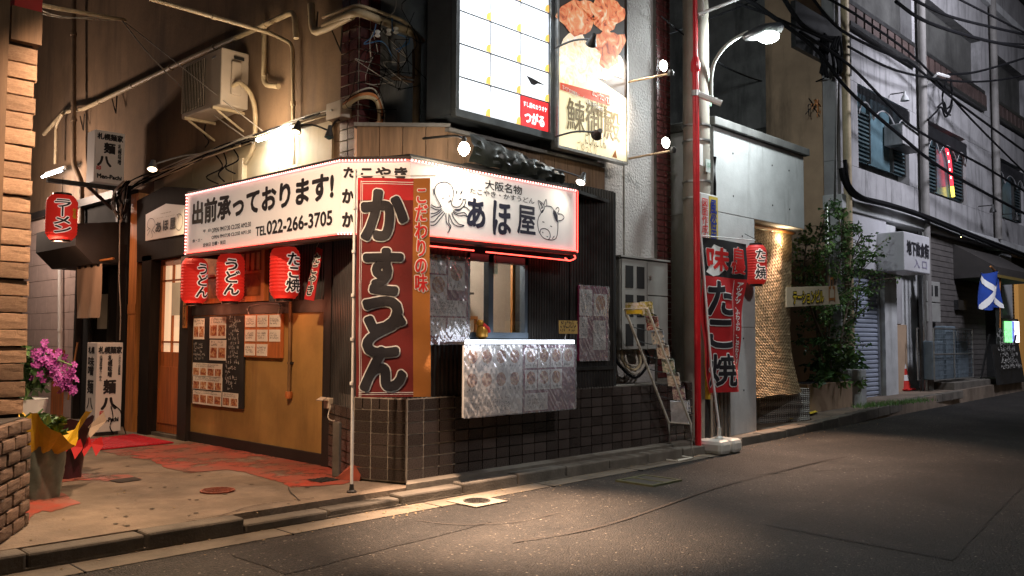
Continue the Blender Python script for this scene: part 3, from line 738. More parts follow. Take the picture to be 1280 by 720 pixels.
# rope light
m_rope = E('red_rope_light', (1, .07, .05), 5)
m_bead = E('rope_light_bead', (1, .62, .58), 3.2)
def rope(p, q, beads, r=.006, mat=None, parent=sg):
    MB().tube([p, q], r, 6).build('rope_light', mat or m_rope, parent)
    if beads:
        bb = MB(); n = int((q - p).length / .032)
        for i in range(n): c = p + (q - p) * (i / n); bb.box(c.x - .006, c.y - .006, c.z - .006, c.x + .006, c.y + .006, c.z + .006)
        bb.build('light_beads', m_bead, parent, kind='stuff')
for i in range(3):
    P, Q = SA[i], SA[i + 1]; U = (Q - P).normalized(); No = V3((U.y, -U.x, 0)) * .018
    m_ = E('dim_red_rope_light', (1, .12, .09), 1.6)
    rope(P + UZ * (zbt[i][1] - .002) + No, Q + UZ * (zbt[i + 1][1] - .002) + No, True, mat=m_)
    rope(P + UZ * (zbt[i][0] + .004) + No, Q + UZ * (zbt[i + 1][0] + .004) + No, i == 1)
rope(SA[0] + UZ * 2.0 + V3((-.012, 0, 0)), SA[0] + UZ * 2.58 + V3((-.012, 0, 0)), True, mat=m_)
rope(SA[3] + UZ * 1.95 + V3((.004, -.014, 0)), SA[3] + UZ * 2.50 + V3((.004, -.014, 0)), False, .005)
rope(V3((4.30, 5.08, 1.90)), V3((4.80, 5.08, 1.90)), False)
rope(V3((4.84, 4.98, 1.885)), V3((5.86, 4.98, 1.885)), False)
MB().tube(smooth([V3((5.86, 4.94, 1.95)), V3((5.9, 4.93, 1.91)), V3((5.84, 4.95, 1.88)), V3((5.78, 4.95, 1.90))]), .006, 6).build('rope_light', m_rope, sg)
# lettering on the side panel
txtX('出前承っております!', m_black, sg, (241, 281), (417, 214), 3.85, bold=.010, slant=.0, rough=.004)
txtX('TEL', m_black, sg, (320, 295), (333, 282), 3.85, bold=.003)
txtX('022-266-3705', m_black, sg, (334, 293), (415.5, 263), 3.85, bold=.0045)
txtX('OPEN PM17:30 CLOSE AM2:30', m_black, sg, (265, 291), (314, 277), 3.85, bold=.0008)
txtX('OPEN PM17:30 CLOSE AM1:30', m_black, sg, (265, 299), (314, 287), 3.85, bold=.0008)
txtX('平  日', m_black, sg, (254, 291), (263.5, 286), 3.85, bold=.0008)
txtX('金・土・', m_black, sg, (241, 303), (253, 297.5), 3.85, bold=.0008)
txtX('定休日 日曜・祝日', m_black, sg, (254, 309), (282, 300), 3.85, bold=.0008)
# corner panel
Pc = SA[1]; Uc = (SA[2] - SA[1]).normalized(); Nc = V3((Uc.y, -Uc.x, 0))
def txtC(s, ll, ur, **k):
    a, bb, tt = PN(*ll, Pc, Nc), PN(ur[0], ll[1] + .6, Pc, Nc), PN(ll[0], ur[1], Pc, Nc)
    txt(s, m_black, sg, a, (bb - a).normalized(), UZ, (bb - a).length, tt.z - a.z, **k)
txtC('たこやき', (430, 222), (509, 209.5), bold=.005)
txtC('か', (428.5, 253), (442, 237), bold=.007)
txtC('か', (428.5, 283), (442, 266), bold=.007)
# front panel
fY = lambda x, y: PY(x, y, 4.9)
txtY('大阪名物', m_black, sg, (606, 236), (652, 233), 4.9, bold=.0012, rough=.002)
txtY('たこやき・かすうどん', m_black, sg, (587, 241.5), (667.5, 248.5), 4.9, bold=.0004, rough=.001)
m_navy = M('navy_black_ink', (.012, .014, .04), .6, .2, bump=0)
txtY('あ', m_navy, sg, (584, 282.5), (606, 251), 4.9, bold=.009, rough=.008)
txtY('ほ', m_navy, sg, (616, 291.5), (638, 255), 4.9, bold=.008, rough=.008)
txtY('屋', m_navy, sg, (646.5, 291), (669, 260), 4.9, bold=.0045, rough=.006)
z3 = lambda x, y: fY(530 + x / 6, 200 + y / 6)
octo = [[(128, 352), (105, 310), (82, 260), (80, 215), (100, 180), (140, 165), (180, 172), (212, 205), (220, 255), (210, 300), (206, 330), (225, 352), (262, 350), (285, 320), (290, 300), (312, 300), (300, 340), (270, 368), (225, 372)],
        [(225, 372), (260, 380), (300, 350), (340, 380)], [(215, 380), (250, 400), (300, 395), (322, 425), (300, 415), (260, 418), (212, 392)],
        [(205, 395), (225, 440), (260, 480), (298, 492), (260, 500), (215, 475), (190, 410)], [(185, 402), (185, 470), (200, 500), (175, 548), (192, 505), (168, 470), (162, 400)],
        [(155, 395), (120, 440), (80, 485), (45, 490)], [(145, 385), (110, 420), (75, 460), (45, 465)], [(135, 375), (100, 405), (48, 430)], [(130, 365), (90, 395), (48, 402)], [(128, 352), (90, 355), (50, 335)], [(120, 375), (80, 370), (48, 352)],
        [(180, 315), (200, 308), (190, 298)], [(185, 270), (195, 268)], [(135, 288), (145, 285)], [(65, 215), (75, 260)]]
strokes(sg, m_navy, octo, z3, .008, 'octopus_drawing', V3((0, -1, 0)))
drops = [[(240, 225), (250, 235), (245, 258), (238, 250)], [(292, 220), (284, 245), (268, 262), (272, 240)], [(282, 285), (275, 298), (255, 298), (266, 288)]]
for i, d in enumerate(drops): poly_px(sg, m_navy, d, z3, V3((0, -1, 0)), 'ink_drop')
cow = [[(878, 395), (858, 430), (850, 480), (862, 540), (895, 585), (945, 600), (985, 590), (1000, 540), (1003, 460)], [(915, 345), (950, 350), (968, 372)], [(878, 395), (862, 350), (855, 305), (890, 330), (900, 360), (885, 395)], [(895, 345), (905, 310), (914, 298), (918, 340), (906, 352)],
       [(985, 372), (1000, 355), (1010, 372), (1000, 400)], [(1000, 405), (1030, 408), (1048, 432), (1030, 452), (1005, 455)], [(885, 463), (900, 468)], [(945, 495), (958, 502)],
       [(868, 545), (875, 520), (905, 515), (935, 535), (945, 575), (930, 598)], [(885, 540), (892, 548)], [(918, 572), (926, 578)], [(975, 570), (960, 592)]]
strokes(sg, m_navy, cow, z3, .008, 'cow_drawing', V3((0, -1, 0)))
poly_px(sg, m_navy, [(968, 372), (985, 385), (1000, 420), (1003, 470), (988, 460), (975, 430), (966, 400)], z3, V3((0, -1, 0)), 'cow_patch')
poly_px(sg, m_navy, [(858, 310), (880, 325), (890, 360), (875, 370), (880, 350)], z3, V3((0, -1, 0)), 'cow_ear')
poly_px(sg, m_navy, [(882, 375), (898, 372), (888, 395), (874, 402)], z3, V3((0, -1, 0)), 'cow_ear')

# small gable sign over the door
t = thing('gable_sign', 'small white five-sided sign with octopus above the wooden door', 'sign', (4.12, 9.6, 2.3))
g = lambda x, y: PX(170 + x / 10.286, 240 + y / 10.286, 4.115)
m_gs = M('gable_sign_white', (.72, .68, .62), .5, .05, bump=0)  # plain even white for the sign face
MB().extr([g(120, 628), g(615, 540), g(622, 170), g(385, 150), g(125, 290)][::-1], V3((.014, 0, 0))).build('sign_panel', m_gs, t)
def txG(s, ll, ur, **k):
    a, bb = g(*ll), g(*ur); txt(s, k.pop('mat', m_black), t, V3((4.115, a.y, a.z)), UYn, UZ, a.y - bb.y, bb.z - a.z, **k)
txG('あ', (255, 520), (325, 385), bold=.006); txG('ほ', (350, 495), (415, 360), bold=.006); txG('屋', (440, 480), (505, 330), bold=.006)
txG('大阪名物', (320, 285), (455, 250), mat=m_gold, bold=.001); txG('たこやき・かすうどん', (270, 335), (500, 300), mat=m_gold)
strokes(t, m_black, [[(190, 480), (150, 440), (175, 350), (225, 350), (250, 420), (210, 490)], [(210, 490), (250, 530)], [(200, 495), (215, 560), (205, 590)], [(185, 490), (150, 560)], [(175, 470), (145, 500)]], g, .006, 'octopus_drawing', V3((-1, 0, 0)))
strokes(t, m_black, [[(530, 300), (560, 280), (600, 320), (595, 430), (560, 490), (520, 470), (510, 430)], [(530, 285), (548, 330)]], g, .006, 'cow_drawing', V3((-1, 0, 0)))

# ================================================================== ILLUMINATED LIGHTBOX
lb = thing('lightbox_sign', 'tall glowing white tenant lightbox divided into rows of name plates', 'sign', (4.7, 5.2, 3.0))
LX0, LX1, LY = 4.69, 5.86, 5.2
Z0 = 3.03; ZT = 5.4
m_lbf = M('silver_sign_frame', (.16, .18, .19), .32, .2, 5, .05, metal=.7)
box(LX0, LY + .03, Z0, LX1, 5.56, ZT).build('body', M('dark_box_side', (.06, .07, .08), .4, .3, 3, .1), lb)
for a in ((LX0 - .01, Z0 - .03, LX1 + .03, Z0 + .035), (LX0 - .01, Z0 + .035, LX0 + .03, ZT), (LX1 - .02, Z0 + .035, LX1 + .03, ZT)):
    box(a[0], LY - .02, a[1], a[2], LY + .04, a[3]).build('frame', m_lbf, lb, bevel=.004)
m_lit = E('lit_sign_panel', (.90, .95, 1), 1.06)
cw = (LX1 - .02 - LX0 - .03) / 3
# row lines follow the photo: about .285 m pitch
zr = [PY(630, yy, LY).z for yy in (157,)]
ztop = Z0 + .035; rh = .278; r = 0
m_orng = E('lit_orange_corner', (1, .55, .12), .9)
while ztop + r * rh < ZT - .05:
    for i in range(3):
        x0 = LX0 + .03 + i * cw; zz = ztop + r * rh
        redp = (r == 0 and i == 2)
        pl = box(x0 + .010, LY - .002, zz + .009, x0 + cw - .010, LY + .01, min(ZT, zz + rh - .009)).build('name_plate', E('lit_red_plate', (.9, .035, .04), .9) if redp else m_lit, lb)
        if redp:
            txt('つがる', E('lit_white_letters', (1, 1, 1), 1.1), pl, V3((x0 + .05, LY - .003, zz + .04)), UX, UZ, cw - .12, .1, bold=.005)
            txt('すし屋のカラオケ', E('lit_white_letters', (1, 1, 1), 1.1), pl, V3((x0 + .03, LY - .003, zz + .18)), UX, UZ, cw - .06, .045, bold=.001)
        else:
            q = x0 + cw - .004
            MB().add([(q - .055, LY - .004, zz + .005), (q, LY - .004, zz + .005), (q, LY - .004, zz + .075), (q - .03, LY - .004, zz + .07), (q - .05, LY - .004, zz + .045)], [(0, 1, 2, 3, 4)]).build('corner_mark', m_orng, pl)
            if (r, i) in ((0, 0), (1, 0), (3, 0)):
                sb = scribble(MB(), V3((x0 + .08, LY - .003, zz + .1)), UX, UZ, V3((0, -1, 0)), .2, .1, 1, seed=r * 3 + i); sb.build('faint_writing', E('pale_grey_print', (.6, .65, .75), .85), pl)
            if (r, i) == (1, 2):
                MB().add([(x0 + .07, LY - .004, zz + .185), (x0 + .15, LY - .004, zz + .178), (x0 + .33, LY - .004, zz + .15), (x0 + .22, LY - .004, zz + .145), (x0 + .17, LY - .004, zz + .118), (x0 + .13, LY - .004, zz + .122)], [(5, 4, 3, 2, 1, 0)]).build('curled_film', m_black, pl)
    r += 1
light(lb, 'AREA', (5.27, 5.14, 4.2), 26, (.88, .94, 1), target=(5.2, 2.0, 1.5)).data.size = 1.1

# ================================================================== FOOD BANNER SIGN
bn = thing('food_banner', 'tall crab and seafood photo banner sign right of the white lightbox', 'sign', (6.4, 5.15, 2.95))
BX0, BX1, BY = 5.915, 6.955, 5.15
box(BX0, BY + .015, 2.95, BX1, BY + .07, 5.4).build('board', m_white, bn)
bf = lambda x, y: PY(690 + x / 3.349, y / 3.349, BY)
nB = V3((0, -1, 0))
m_bann_y = add_glow(M('pale_yellow_print', (.88, .80, .52), .5, .08, 1.5, .03), .45)  # added glow makes the lamp-lit print look brighter
m_crab = food_mat('seafood_print', [(.35, .05, .015), (.80, .20, .07), (.92, .38, .16), (.95, .72, .5)], 9, .24)  # the two food prints get added glow as well
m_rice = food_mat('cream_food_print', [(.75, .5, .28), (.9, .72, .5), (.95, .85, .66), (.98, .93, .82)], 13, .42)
m_dkb = M('black_banner_print', (.03, .018, .012), .5, .2, bump=0)
def bp(pts, mat, nm, lift): return MB().add([bf(*p) + nB * lift for p in pts], [tuple(range(len(pts)))]).build(nm, mat, bn)
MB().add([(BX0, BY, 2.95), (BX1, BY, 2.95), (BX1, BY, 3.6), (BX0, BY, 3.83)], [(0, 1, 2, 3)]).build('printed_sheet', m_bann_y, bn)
MB().add([(BX0, BY, 3.83), (BX1, BY, 3.6), (BX1, BY, 5.4), (BX0, BY, 5.4)], [(0, 1, 2, 3)]).build('printed_sheet', m_dkb, bn)
def blob(cx, cy, rx, ry, mat, nm, lift, n=22, seed=1, wob=.12):
    rd = random.Random(seed); ph = [rd.random() * 6.28 for _ in range(4)]
    pts = []
    for k in range(n):
        a = 2 * math.pi * k / n; q = 1 + wob * (math.sin(3 * a + ph[0]) + .6 * math.sin(5 * a + ph[1]) + .4 * math.sin(9 * a + ph[2]))
        pts.append((cx + rx * q * math.cos(a), cy + ry * q * math.sin(a)))
    return bp(pts, mat, nm, lift)
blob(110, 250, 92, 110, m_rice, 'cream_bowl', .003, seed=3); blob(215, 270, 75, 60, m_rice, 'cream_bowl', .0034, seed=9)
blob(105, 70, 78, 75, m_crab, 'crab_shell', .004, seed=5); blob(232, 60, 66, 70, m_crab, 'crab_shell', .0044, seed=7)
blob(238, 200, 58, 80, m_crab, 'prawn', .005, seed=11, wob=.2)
for k in range(9):
    a = k * .7; MB().tube([bf(110 + 10 * k, 20 + 12 * k) + nB * .006, bf(150 + 9 * k, 40 + 8 * k + 30 * math.sin(a)) + nB * .006], .004, 4).build('crab_leg', m_crab, bn)
bp([(205, 282), (298, 312), (298, 330), (205, 300)], m_white, 'white_label', .0065)
bp([(32, 345), (240, 400), (240, 445), (32, 375)], E('red_strip_print', (.7, .05, .03), .0, (.75, .12, .07)), 'red_strip', .006)
txt('すべてのお刺身に、「なまみ」が付きます。', m_white, bn, bf(40, 375) + nB * .007, V3((.97, 0, -.16)).normalized(), UZ, .62, .05, bold=.001)
txt('カニ・ウニ・てんこ盛り', m_white, bn, bf(165, 400) + nB * .007, V3((.97, 0, -.14)).normalized(), UZ, .40, .07, bold=.003)
txtY('鰊御殿', m_gold, bn, (708, 161), (775, 142), BY, bold=.003, rough=.004, lift=.005)
txtY('北海味道楽', m_gold, bn, (732, 141), (759, 132), BY, bold=.002)
txtY('にしんごてん', m_gold, bn, (731, 180), (757, 172), BY, bold=.0006)
txtY('ごゆっくり', M('faint_gold', (.62, .52, .3), .6), bn, (721, 189), (745, 181), BY, bold=.0004)
poly_px(bn, m_orange_cloth, [(765, 196), (769, 187), (771, 198)], lambda x, y: PY(x, y, BY), nB, 'triangle_mark')
for a in ((BX0 - .02, 2.93, BX0, 5.4), (BX1, 2.93, BX1 + .015, 5.4), (BX0, 2.93, BX1, 2.955)): box(a[0], BY - .012, a[1], a[2], BY + .07, a[3]).build('edge_trim', m_metal, bn)

# ================================================================== BRICK PILLAR at the left edge
bpil = thing('brick_pillar', 'tan brick pillar with wider brick foot at the left edge of the photo', 'pillar', (1.6, 5.6, .1))
m_mort = M('dark_mortar', (.05, .04, .033), .95, .3, 20, .4)
m_br1 = M('tan_brick', (.46, .31, .205), .85, .35, 14, .9, 40, c2=(.29, .175, .11), rnd=.42, bd=.01)
m_br2 = M('brown_brick', (.24, .15, .10), .85, .35, 9, .6, 50, c2=(.12, .08, .06), rnd=.4, bd=.006)
P1x = 1.675
box(1.2, 5.63, .1, P1x - .012, 6.2, 2.93).build('core', m_mort, bpil)
M1 = [worn_mesh('brick', .05, m_br1, i) for i in range(5)]; me1 = None
random.seed(11)
z = .74; row = 0
def brick(me, x0, x1, y, z, h, rz=0): return piece('brick', random.choice(M1), bpil, ((x0 + x1) / 2, y, z + h / 2), rz, (x1 - x0, 1, h))
while z < 2.87:
    h = .0985
    dx = random.uniform(-.008, .008)
    brick(me1, P1x - .235 + dx, P1x + dx, 5.612 + random.uniform(-.008, .008), z, h - random.uniform(.004, .009))
    brick(me1, P1x - .47 + dx, P1x - .245 + dx, 5.612, z, h - .014)
    q = piece('brick', random.choice(M1), bpil, (P1x - .015 + dx, 5.72, z + h / 2 - .007), math.pi / 2, (.2, 1, h - .014))
    z += h
box(1.53, 5.57, 2.93, P1x + .02, 5.9, 3.13).build('wooden_cap', m_grey_wood, bpil)
box(1.55, 5.6, 3.13, 1.70, 5.9, 3.3).build('red_bracket', m_redprint, bpil)
box(1.40, 5.5, 1.5, 1.500, 5.60, 3.4).build('edge_board', m_grey_wood, bpil)
A, Bq = V3((1.30, 4.93, 0)), V3((1.70, 5.57, 0)); U = (Bq - A).normalized(); L = (Bq - A).length; No = V3((U.y, -U.x, 0)); rz = math.atan2(U.y, U.x)
MB().prism([A - No * .03, Bq - No * .03, (1.60, 6.1), (.9, 6.1), (.9, 4.95)], .1, .72).build('foot_core', m_mort, bpil)
M2 = [worn_mesh('brick', .06, m_br2, i + 9) for i in range(5)]
rows = 8; hh = .62 / rows
for r in range(rows):
    off = .11 if r % 2 else 0; x = -off
    while x < L - .02:
        x0 = max(x, 0); x1 = min(x + .215, L)
        if x1 - x0 > .03: piece('brick', random.choice(M2), bpil, A + U * (x0 + x1) / 2 - No * (.004 + random.uniform(0, .008)) + UZ * (.1 + (r + .5) * hh), rz, (x1 - x0 - .012, 1, hh - .012))
        x += .225
    piece('brick', random.choice(M2), bpil, Bq + V3((-.05, .12, .1 + (r + .5) * hh)), math.pi / 2 + .3, (.2, 1, hh - .012))

# ================================================================== RAMEN SHOP FRONT, further along the side
rs = thing('noodle_shop', 'dim noodle shop front with pink block wall and black canopy', 'shop', (4.25, 12, .1))
box(4.3, 10.7, .1, 4.6, 18, 3.0).build('wall', m_dark, rs)
# block wall of pinkish tiles
yA, yB = 12.22, 15.2
zq = .1; hB = .235
box(4.27, yA, .1, 4.3, yB, 2.9).build('block_bed', M('grey_joint', (.2, .15, .13), .9), rs)
pm = unit_mesh('block', 1, .02, 1, m_pinktile, .002)
r = 0
while zq < 2.85:
    y = yA + (.0 if r % 2 else -.22)
    while y < yB:
        y0 = max(y, yA); y1 = min(y + .45, yB)
        if y1 - y0 > .05: piece('block', pm, rs, (4.262, (y0 + y1) / 2, zq + hB / 2), math.pi / 2, (y1 - y0 - .006, 1, hB - .006))
        y += .45
    zq += hB; r += 1
# upper lit cladding
box(4.2, 10.95, 2.9, 4.41, 15.2, 3.0).build('ledge', m_darkwood, rs)
# dark doorway with frames
for y in (10.72, 11.0, 11.62, 12.12): box(4.22, y, .1, 4.3, y + .06, 2.3).build('frame', m_darkwood, rs)
box(4.26, 11.06, .1, 4.285, 11.62, 2.2).build('door', m_portal, rs)
a, bq = PX(138, 411, 4.24), PX(127, 368, 4.24)
box(4.235, a.y, a.z, 4.245, bq.y + .1, bq.z).build('notice', m_paper, rs)
a, bq = PX(80, 480, 4.25), PX(67, 437, 4.25)
box(4.235, a.y, .1, 4.25, bq.y, bq.z).build('hatch', m_doorw, rs)
# canopy: dark hood with sloping underside
Yf, Yb = 10.8, 12.2
c0 = PY(112, 281, Yf); c1 = PY(112, 308, Yf); c2 = PY(91, 330, 11.2); wtop = PY(153, 275, Yf); wbot = PY(152, 320, Yf)
D = V3((0, Yb - Yf, 0))
MB().extr([V3((4.3, Yf, 2.6)), V3((c0.x - .15, Yf, c0.z)), V3((c0.x - .15, Yf, c1.z)), V3((c0.x + .05, Yf, 2.06)), V3((4.3, Yf, 2.06))], D).build('canopy', m_awn, rs)
# curtain
nr = thing('door_curtain', 'plain beige cloth curtain hanging below the black canopy', 'curtain', (4.1, 11.8, 2.1))
a, bq = PX(94, 398, 4.02), PX(127, 338, 4.02)
b = MB(); n = 26; y0, y1 = a.y, bq.y
vs = []
for j in range(7):
    for i in range(n + 1):
        u = i / n; vs.append((4.02 + .018 * math.sin(u * 14 + j * .3) * (.3 + j / 7), y0 + (y1 - y0) * u, 2.06 - (2.06 - a.z) * j / 6))
b.add(vs, [(j * (n + 1) + i, j * (n + 1) + i + 1, (j + 1) * (n + 1) + i + 1, (j + 1) * (n + 1) + i) for j in range(6) for i in range(n)])
b.build('cloth', m_noren, nr, True)
MB().tube([(4.02, y0 + .15, 2.1), (4.02, y1 - .35, 2.1)], .013).build('rod', m_post, nr)
for i in range(4):
    y = y0 + (y1 - y0) * (i + .5) / 4; box(4.01, y - .03, 2.03, 4.035, y + .03, 2.12).build('loop', m_black_cloth, nr)
# honey-wood post beside the entrance, down to the ground
hp = thing('wooden_post', 'honey coloured square wooden post between the two shop entrances', 'post', (4.15, 10.3, .1))
pa, pb = PX(150, 540, 4.14), PX(165, 540, 4.14)
box(4.14, pb.y, .1, 4.27, pa.y - .12, 2.85).build('shaft', m_post, hp)
box(4.13, pb.y - .002, 1.45, 4.16, pa.y - .13, 1.56).build('splice', m_post, hp)
# ================================================================== PAPER LANTERNS
m_lant = E('lit_red_paper', (1, .035, .02), .26, (.60, .02, .015))
m_lout = E('lit_white_paper', (1, .72, .6), .42, (.75, .72, .68))
m_lant2 = E('dim_red_paper', (1, .04, .025), .16, (.5, .02, .02))
def lantern(label, C, r, h, text, ang, wire, mat=m_lant, group='red paper lanterns', sub=None):
    """C = centre, ang = direction (deg) the writing faces, in world xy"""
    C = V3(C); t = thing('paper_lantern', label, 'lantern', C - UZ * h / 2, group)
    prof = []; n = 30
    def rad(s):        # s in -1..1
        return r * (1 - .30 * max(0, (abs(s) - .62) / .38) ** 2.2)
    for i in range(n + 1):
        s = -1 + 2 * i / n
        prof.append((rad(s) - (.006 if i % 2 else 0), s * h / 2))
    MB().lathe(C, prof, 30).build('paper_shade', mat, t, True)
    cap = M('black_lacquer', (.012, .012, .012), .3, .1, bump=0) if 'black_lacquer' not in bpy.data.materials else bpy.data.materials['black_lacquer']
    for s in (-1, 1):
        MB().lathe(C + UZ * s * (h / 2 + .012), [(r * .58, -.014), (r * .6, 0), (r * .58, .014)], 20).build('cap_ring', cap, t, True)
    MB().tube(wire, .003, 5).build('hanging_wire', m_cable, t)
    if mat is m_lant: light(t, 'POINT', C - UZ * (h / 2 + .06) + V3((-.05, -.03, 0)), 26 if sub else 2.2, (1, .52, .32) if sub else (1, .3, .15), size=.08)
    a0 = math.radians(ang)
    def wrap(wt, hh, lift):
        def fn(v):
            a = a0 + (v.x - wt / 2) / r; z = v.y - hh / 2; rr = rad(2 * z / h) + lift + v.z
            return C + V3((math.cos(a) * rr, math.sin(a) * rr, z))
        return fn
    wt, hh = r * 1.05, h * .74
    txt(text, m_lout, t, None, UX, UZ, wt, hh, bold=.013, lift=0, vert=True, fn=wrap(wt, hh, .003), cut=.03, name='lettering_outline')
    txt(text, m_black, t, None, UX, UZ, wt, hh, bold=.0035, lift=0, vert=True, fn=wrap(wt, hh, .0068), cut=.03)
    if sub:
        w2, h2 = r * .3, h * .22
        def fn2(v):
            a = a0 + .75 + (v.x - w2 / 2) / r; z = v.y - h2 / 2 + h * .08; rr = rad(0) + .008 + v.z
            return C + V3((math.cos(a) * rr, math.sin(a) * rr, z))
        txt(sub, m_yellow, t, None, UX, UZ, w2, h2, bold=.002, vert=True, fn=fn2, cut=.04, name='small_lettering')
    return t
def facing(C): return math.degrees(math.atan2(-C[1], -C[0]))
for px, yy, text, lab, dang in ((243, 353, 'うどん', 'red udon lantern farthest along under the white sign, nearest the wooden door', 38),
                                (288, 349, 'うどん', 'red udon lantern in the middle of the three under the white sign', 6),
                                (356, 343, 'たこ焼', 'red takoyaki lantern under the white sign beside the small red pennant', 36)):
    c = PX(px, yy, 4.06)
    C = V3((4.06, c.y, 1.755))
    lantern(lab, C, .132, .45, text, facing(C) + dang, [C + UZ * .235, V3((4.06, c.y, 2.05))])
C = PX(77, 272, 3.45); C = V3((3.45, C.y, C.z))
lantern('red ramen lantern hanging from a bracket left of the black canopy', C, .165, .50, 'ラーメン'.replace('ー', '｜'), facing(C) + 4, [C + UZ * .25, C + UZ * .46], sub='味自慢')
C = PY(945, 331, 4.95)
lantern('red takoyaki lantern hanging beside the tall banner on the street corner', C, .125, .45, 'たこ焼', facing(C) + 28, [C + UZ * .23, C + V3((-.02, 0, .3)), C + V3((-.25, 0, .34))], mat=m_lant2)
# small red pennant
t = thing('hanging_pennant', 'small tilted red and white lettered pennant under the white sign', 'pennant', PX(392, 345, 4.0))
q = [PX(396, 309, 4.0), PX(403, 312, 4.0), PX(392, 376, 4.0), PX(380, 374, 4.0)]
MB().extr(q, V3((.006, 0, 0))).build('cloth', m_red_cloth, t)
P = (q[3] + q[2]) / 2; V_ = ((q[0] + q[1]) / 2 - P); U_ = V3((0, -1, 0)); L_2 = V_.length
txt('たこやき', m_white, t, q[3] + V_ * .08 + U_ * .02, U_, V_.normalized(), .1, L_2 * .8, bold=.010, vert=True, lift=.004)
txt('たこやき', m_black, t, q[3] + V_ * .08 + U_ * .02, U_, V_.normalized(), .1, L_2 * .8, bold=.003, vert=True, lift=.007)
MB().tube([q[0], PX(400, 300, 4.0), PX(406, 293, 4.0)], .003, 5).build('string', m_cable_w, t)

# ================================================================== TALL BANNERS (nobori)
def nobori(t, P0, U, w, h, wave, seed):
    N = U.cross(UZ)
    def fn(v):
        k = 1 - v.y / h
        dz = wave * math.sin(v.x / w * 3.2 + seed + v.y * 1.4) * (.25 + k) + .35 * wave * math.sin(v.x / w * 9 + v.y * 3) + .25 * wave * math.sin(v.y * 17 + v.x * 8 + seed) 
        sw = .02 * k * k * math.sin(v.y * 2 + seed)
        return P0 + U * (v.x + sw) + UZ * v.y + N * (dz + v.z)
    def sheet_(x0, y0, x1, y1, mat, nm, lift=0, nx=16, ny=40):
        vs = [fn(V3((x0 + (x1 - x0) * i / nx, y0 + (y1 - y0) * j / ny, lift))) for j in range(ny + 1) for i in range(nx + 1)]
        return MB().add(vs, [(j * (nx + 1) + i, j * (nx + 1) + i + 1, (j + 1) * (nx + 1) + i + 1, (j + 1) * (nx + 1) + i) for j in range(ny) for i in range(nx)]).build(nm, mat, t, True)
    return fn, sheet_
# near banner
Pb = PN(438, 606, V3((4.385, 4.385, 0))); Pb = V3((Pb.x, Pb.y, 0))
Ub = V3((1, -1, 0)).normalized()
tl = PN(443, 222, Pb); bl = PN(443, 496, Pb); br_ = PN(535, 497, Pb)
wN = ((br_ - bl) * V3((1, 1, 0))).length; hN = tl.z - bl.z
t = thing('tall_banner', 'tall dark red kasu udon banner with orange strip at the shop corner', 'banner', (Pb.x, Pb.y, .1), 'tall lettered banners on poles')
P0 = V3((bl.x, bl.y, bl.z))
fn, sh = nobori(t, P0, Ub, wN, hN, .026, 1)
ws = wN * .765
sh(0, 0, ws, hN, m_dkred_cloth, 'cloth'); sh(ws, 0, wN, hN, m_orange_cloth, 'orange_strip', 0, 6)
sh(.0, hN - .16, ws, hN, m_red_cloth, 'upper_red_band', .0012, 12, 8)
for a in ((.022, .0, .026, hN - .02), (.034, .0, .037, hN - .035), (.022, hN - .03, ws, hN - .025), (.034, hN - .045, ws, hN - .041), (.02, .03, ws, .034), (.02, .018, ws, .021)): sh(*a, m_white, 'white_line', .003, 4 if a[2] - a[0] < .1 else 14, 30 if a[3] - a[1] > .1 else 2)
yz = lambda y: (496 - y) / 274 * hN
for ch_, x0, x1, ya, yb, sc in (('か', .045, .93, 303, 236, 1), ('す', .10, .86, 362, 310, 1), ('う', .10, .84, 420, 355, 1), ('ど', .10, .90, 448, 392, 1), ('ん', .05, .90, 490, 433, 1)):
    X0, X1 = x0 * ws + .026, x1 * ws - .026; Y0, Y1 = yz(ya) + .026, yz(yb) - .022
    def f2(v, X0=X0, Y0=Y0): return fn(V3((v.x + X0, v.y + Y0, v.z)))
    txt(ch_, m_white, t, None, UX, UZ, X1 - X0, Y1 - Y0, bold=.029, lift=.004, fn=f2, cut=.05, name='lettering_outline')
    txt(ch_, m_black, t, None, UX, UZ, X1 - X0, Y1 - Y0, bold=.0205, lift=.0085, fn=f2, cut=.05)
X0 = ws + .018
def f3(v): return fn(V3((v.x + X0, v.y + yz(365), v.z)))
txt('こだわりの味', m_white, t, None, UX, UZ, wN - ws - .036, yz(236) - yz(365), bold=.009, lift=.003, vert=True, fn=f3, cut=.05, name='lettering_outline')
txt('こだわりの味', m_redprint, t, None, UX, UZ, wN - ws - .036, yz(236) - yz(365), bold=.003, lift=.0065, vert=True, fn=f3, cut=.05)
pp = P0 - Ub * .02
MB().tube([V3((pp.x + .012, pp.y + .0, .1)), V3((pp.x, pp.y, tl.z + .06))], .011, 10).build('pole', m_white, t, True)
MB().tube([V3((pp.x, pp.y, tl.z + .015)), V3((pp.x, pp.y, tl.z + .018)) + Ub * (wN + .06)], .005, 6).build('cross_rod', m_white, t, True)
for k in range(5):
    z = bl.z + hN * (k + .3) / 5; q = V3((pp.x, pp.y, z)); MB().lathe(q, [(.014, -.012), (.016, 0), (.014, .012)], 10).build('clip', m_white, t, True)
MB().lathe(V3((pp.x + .012, pp.y, .1)), [(.035, 0), (.035, .01), (.018, .02), (.014, .06)], 16).build('foot', m_metal_d, t, True)
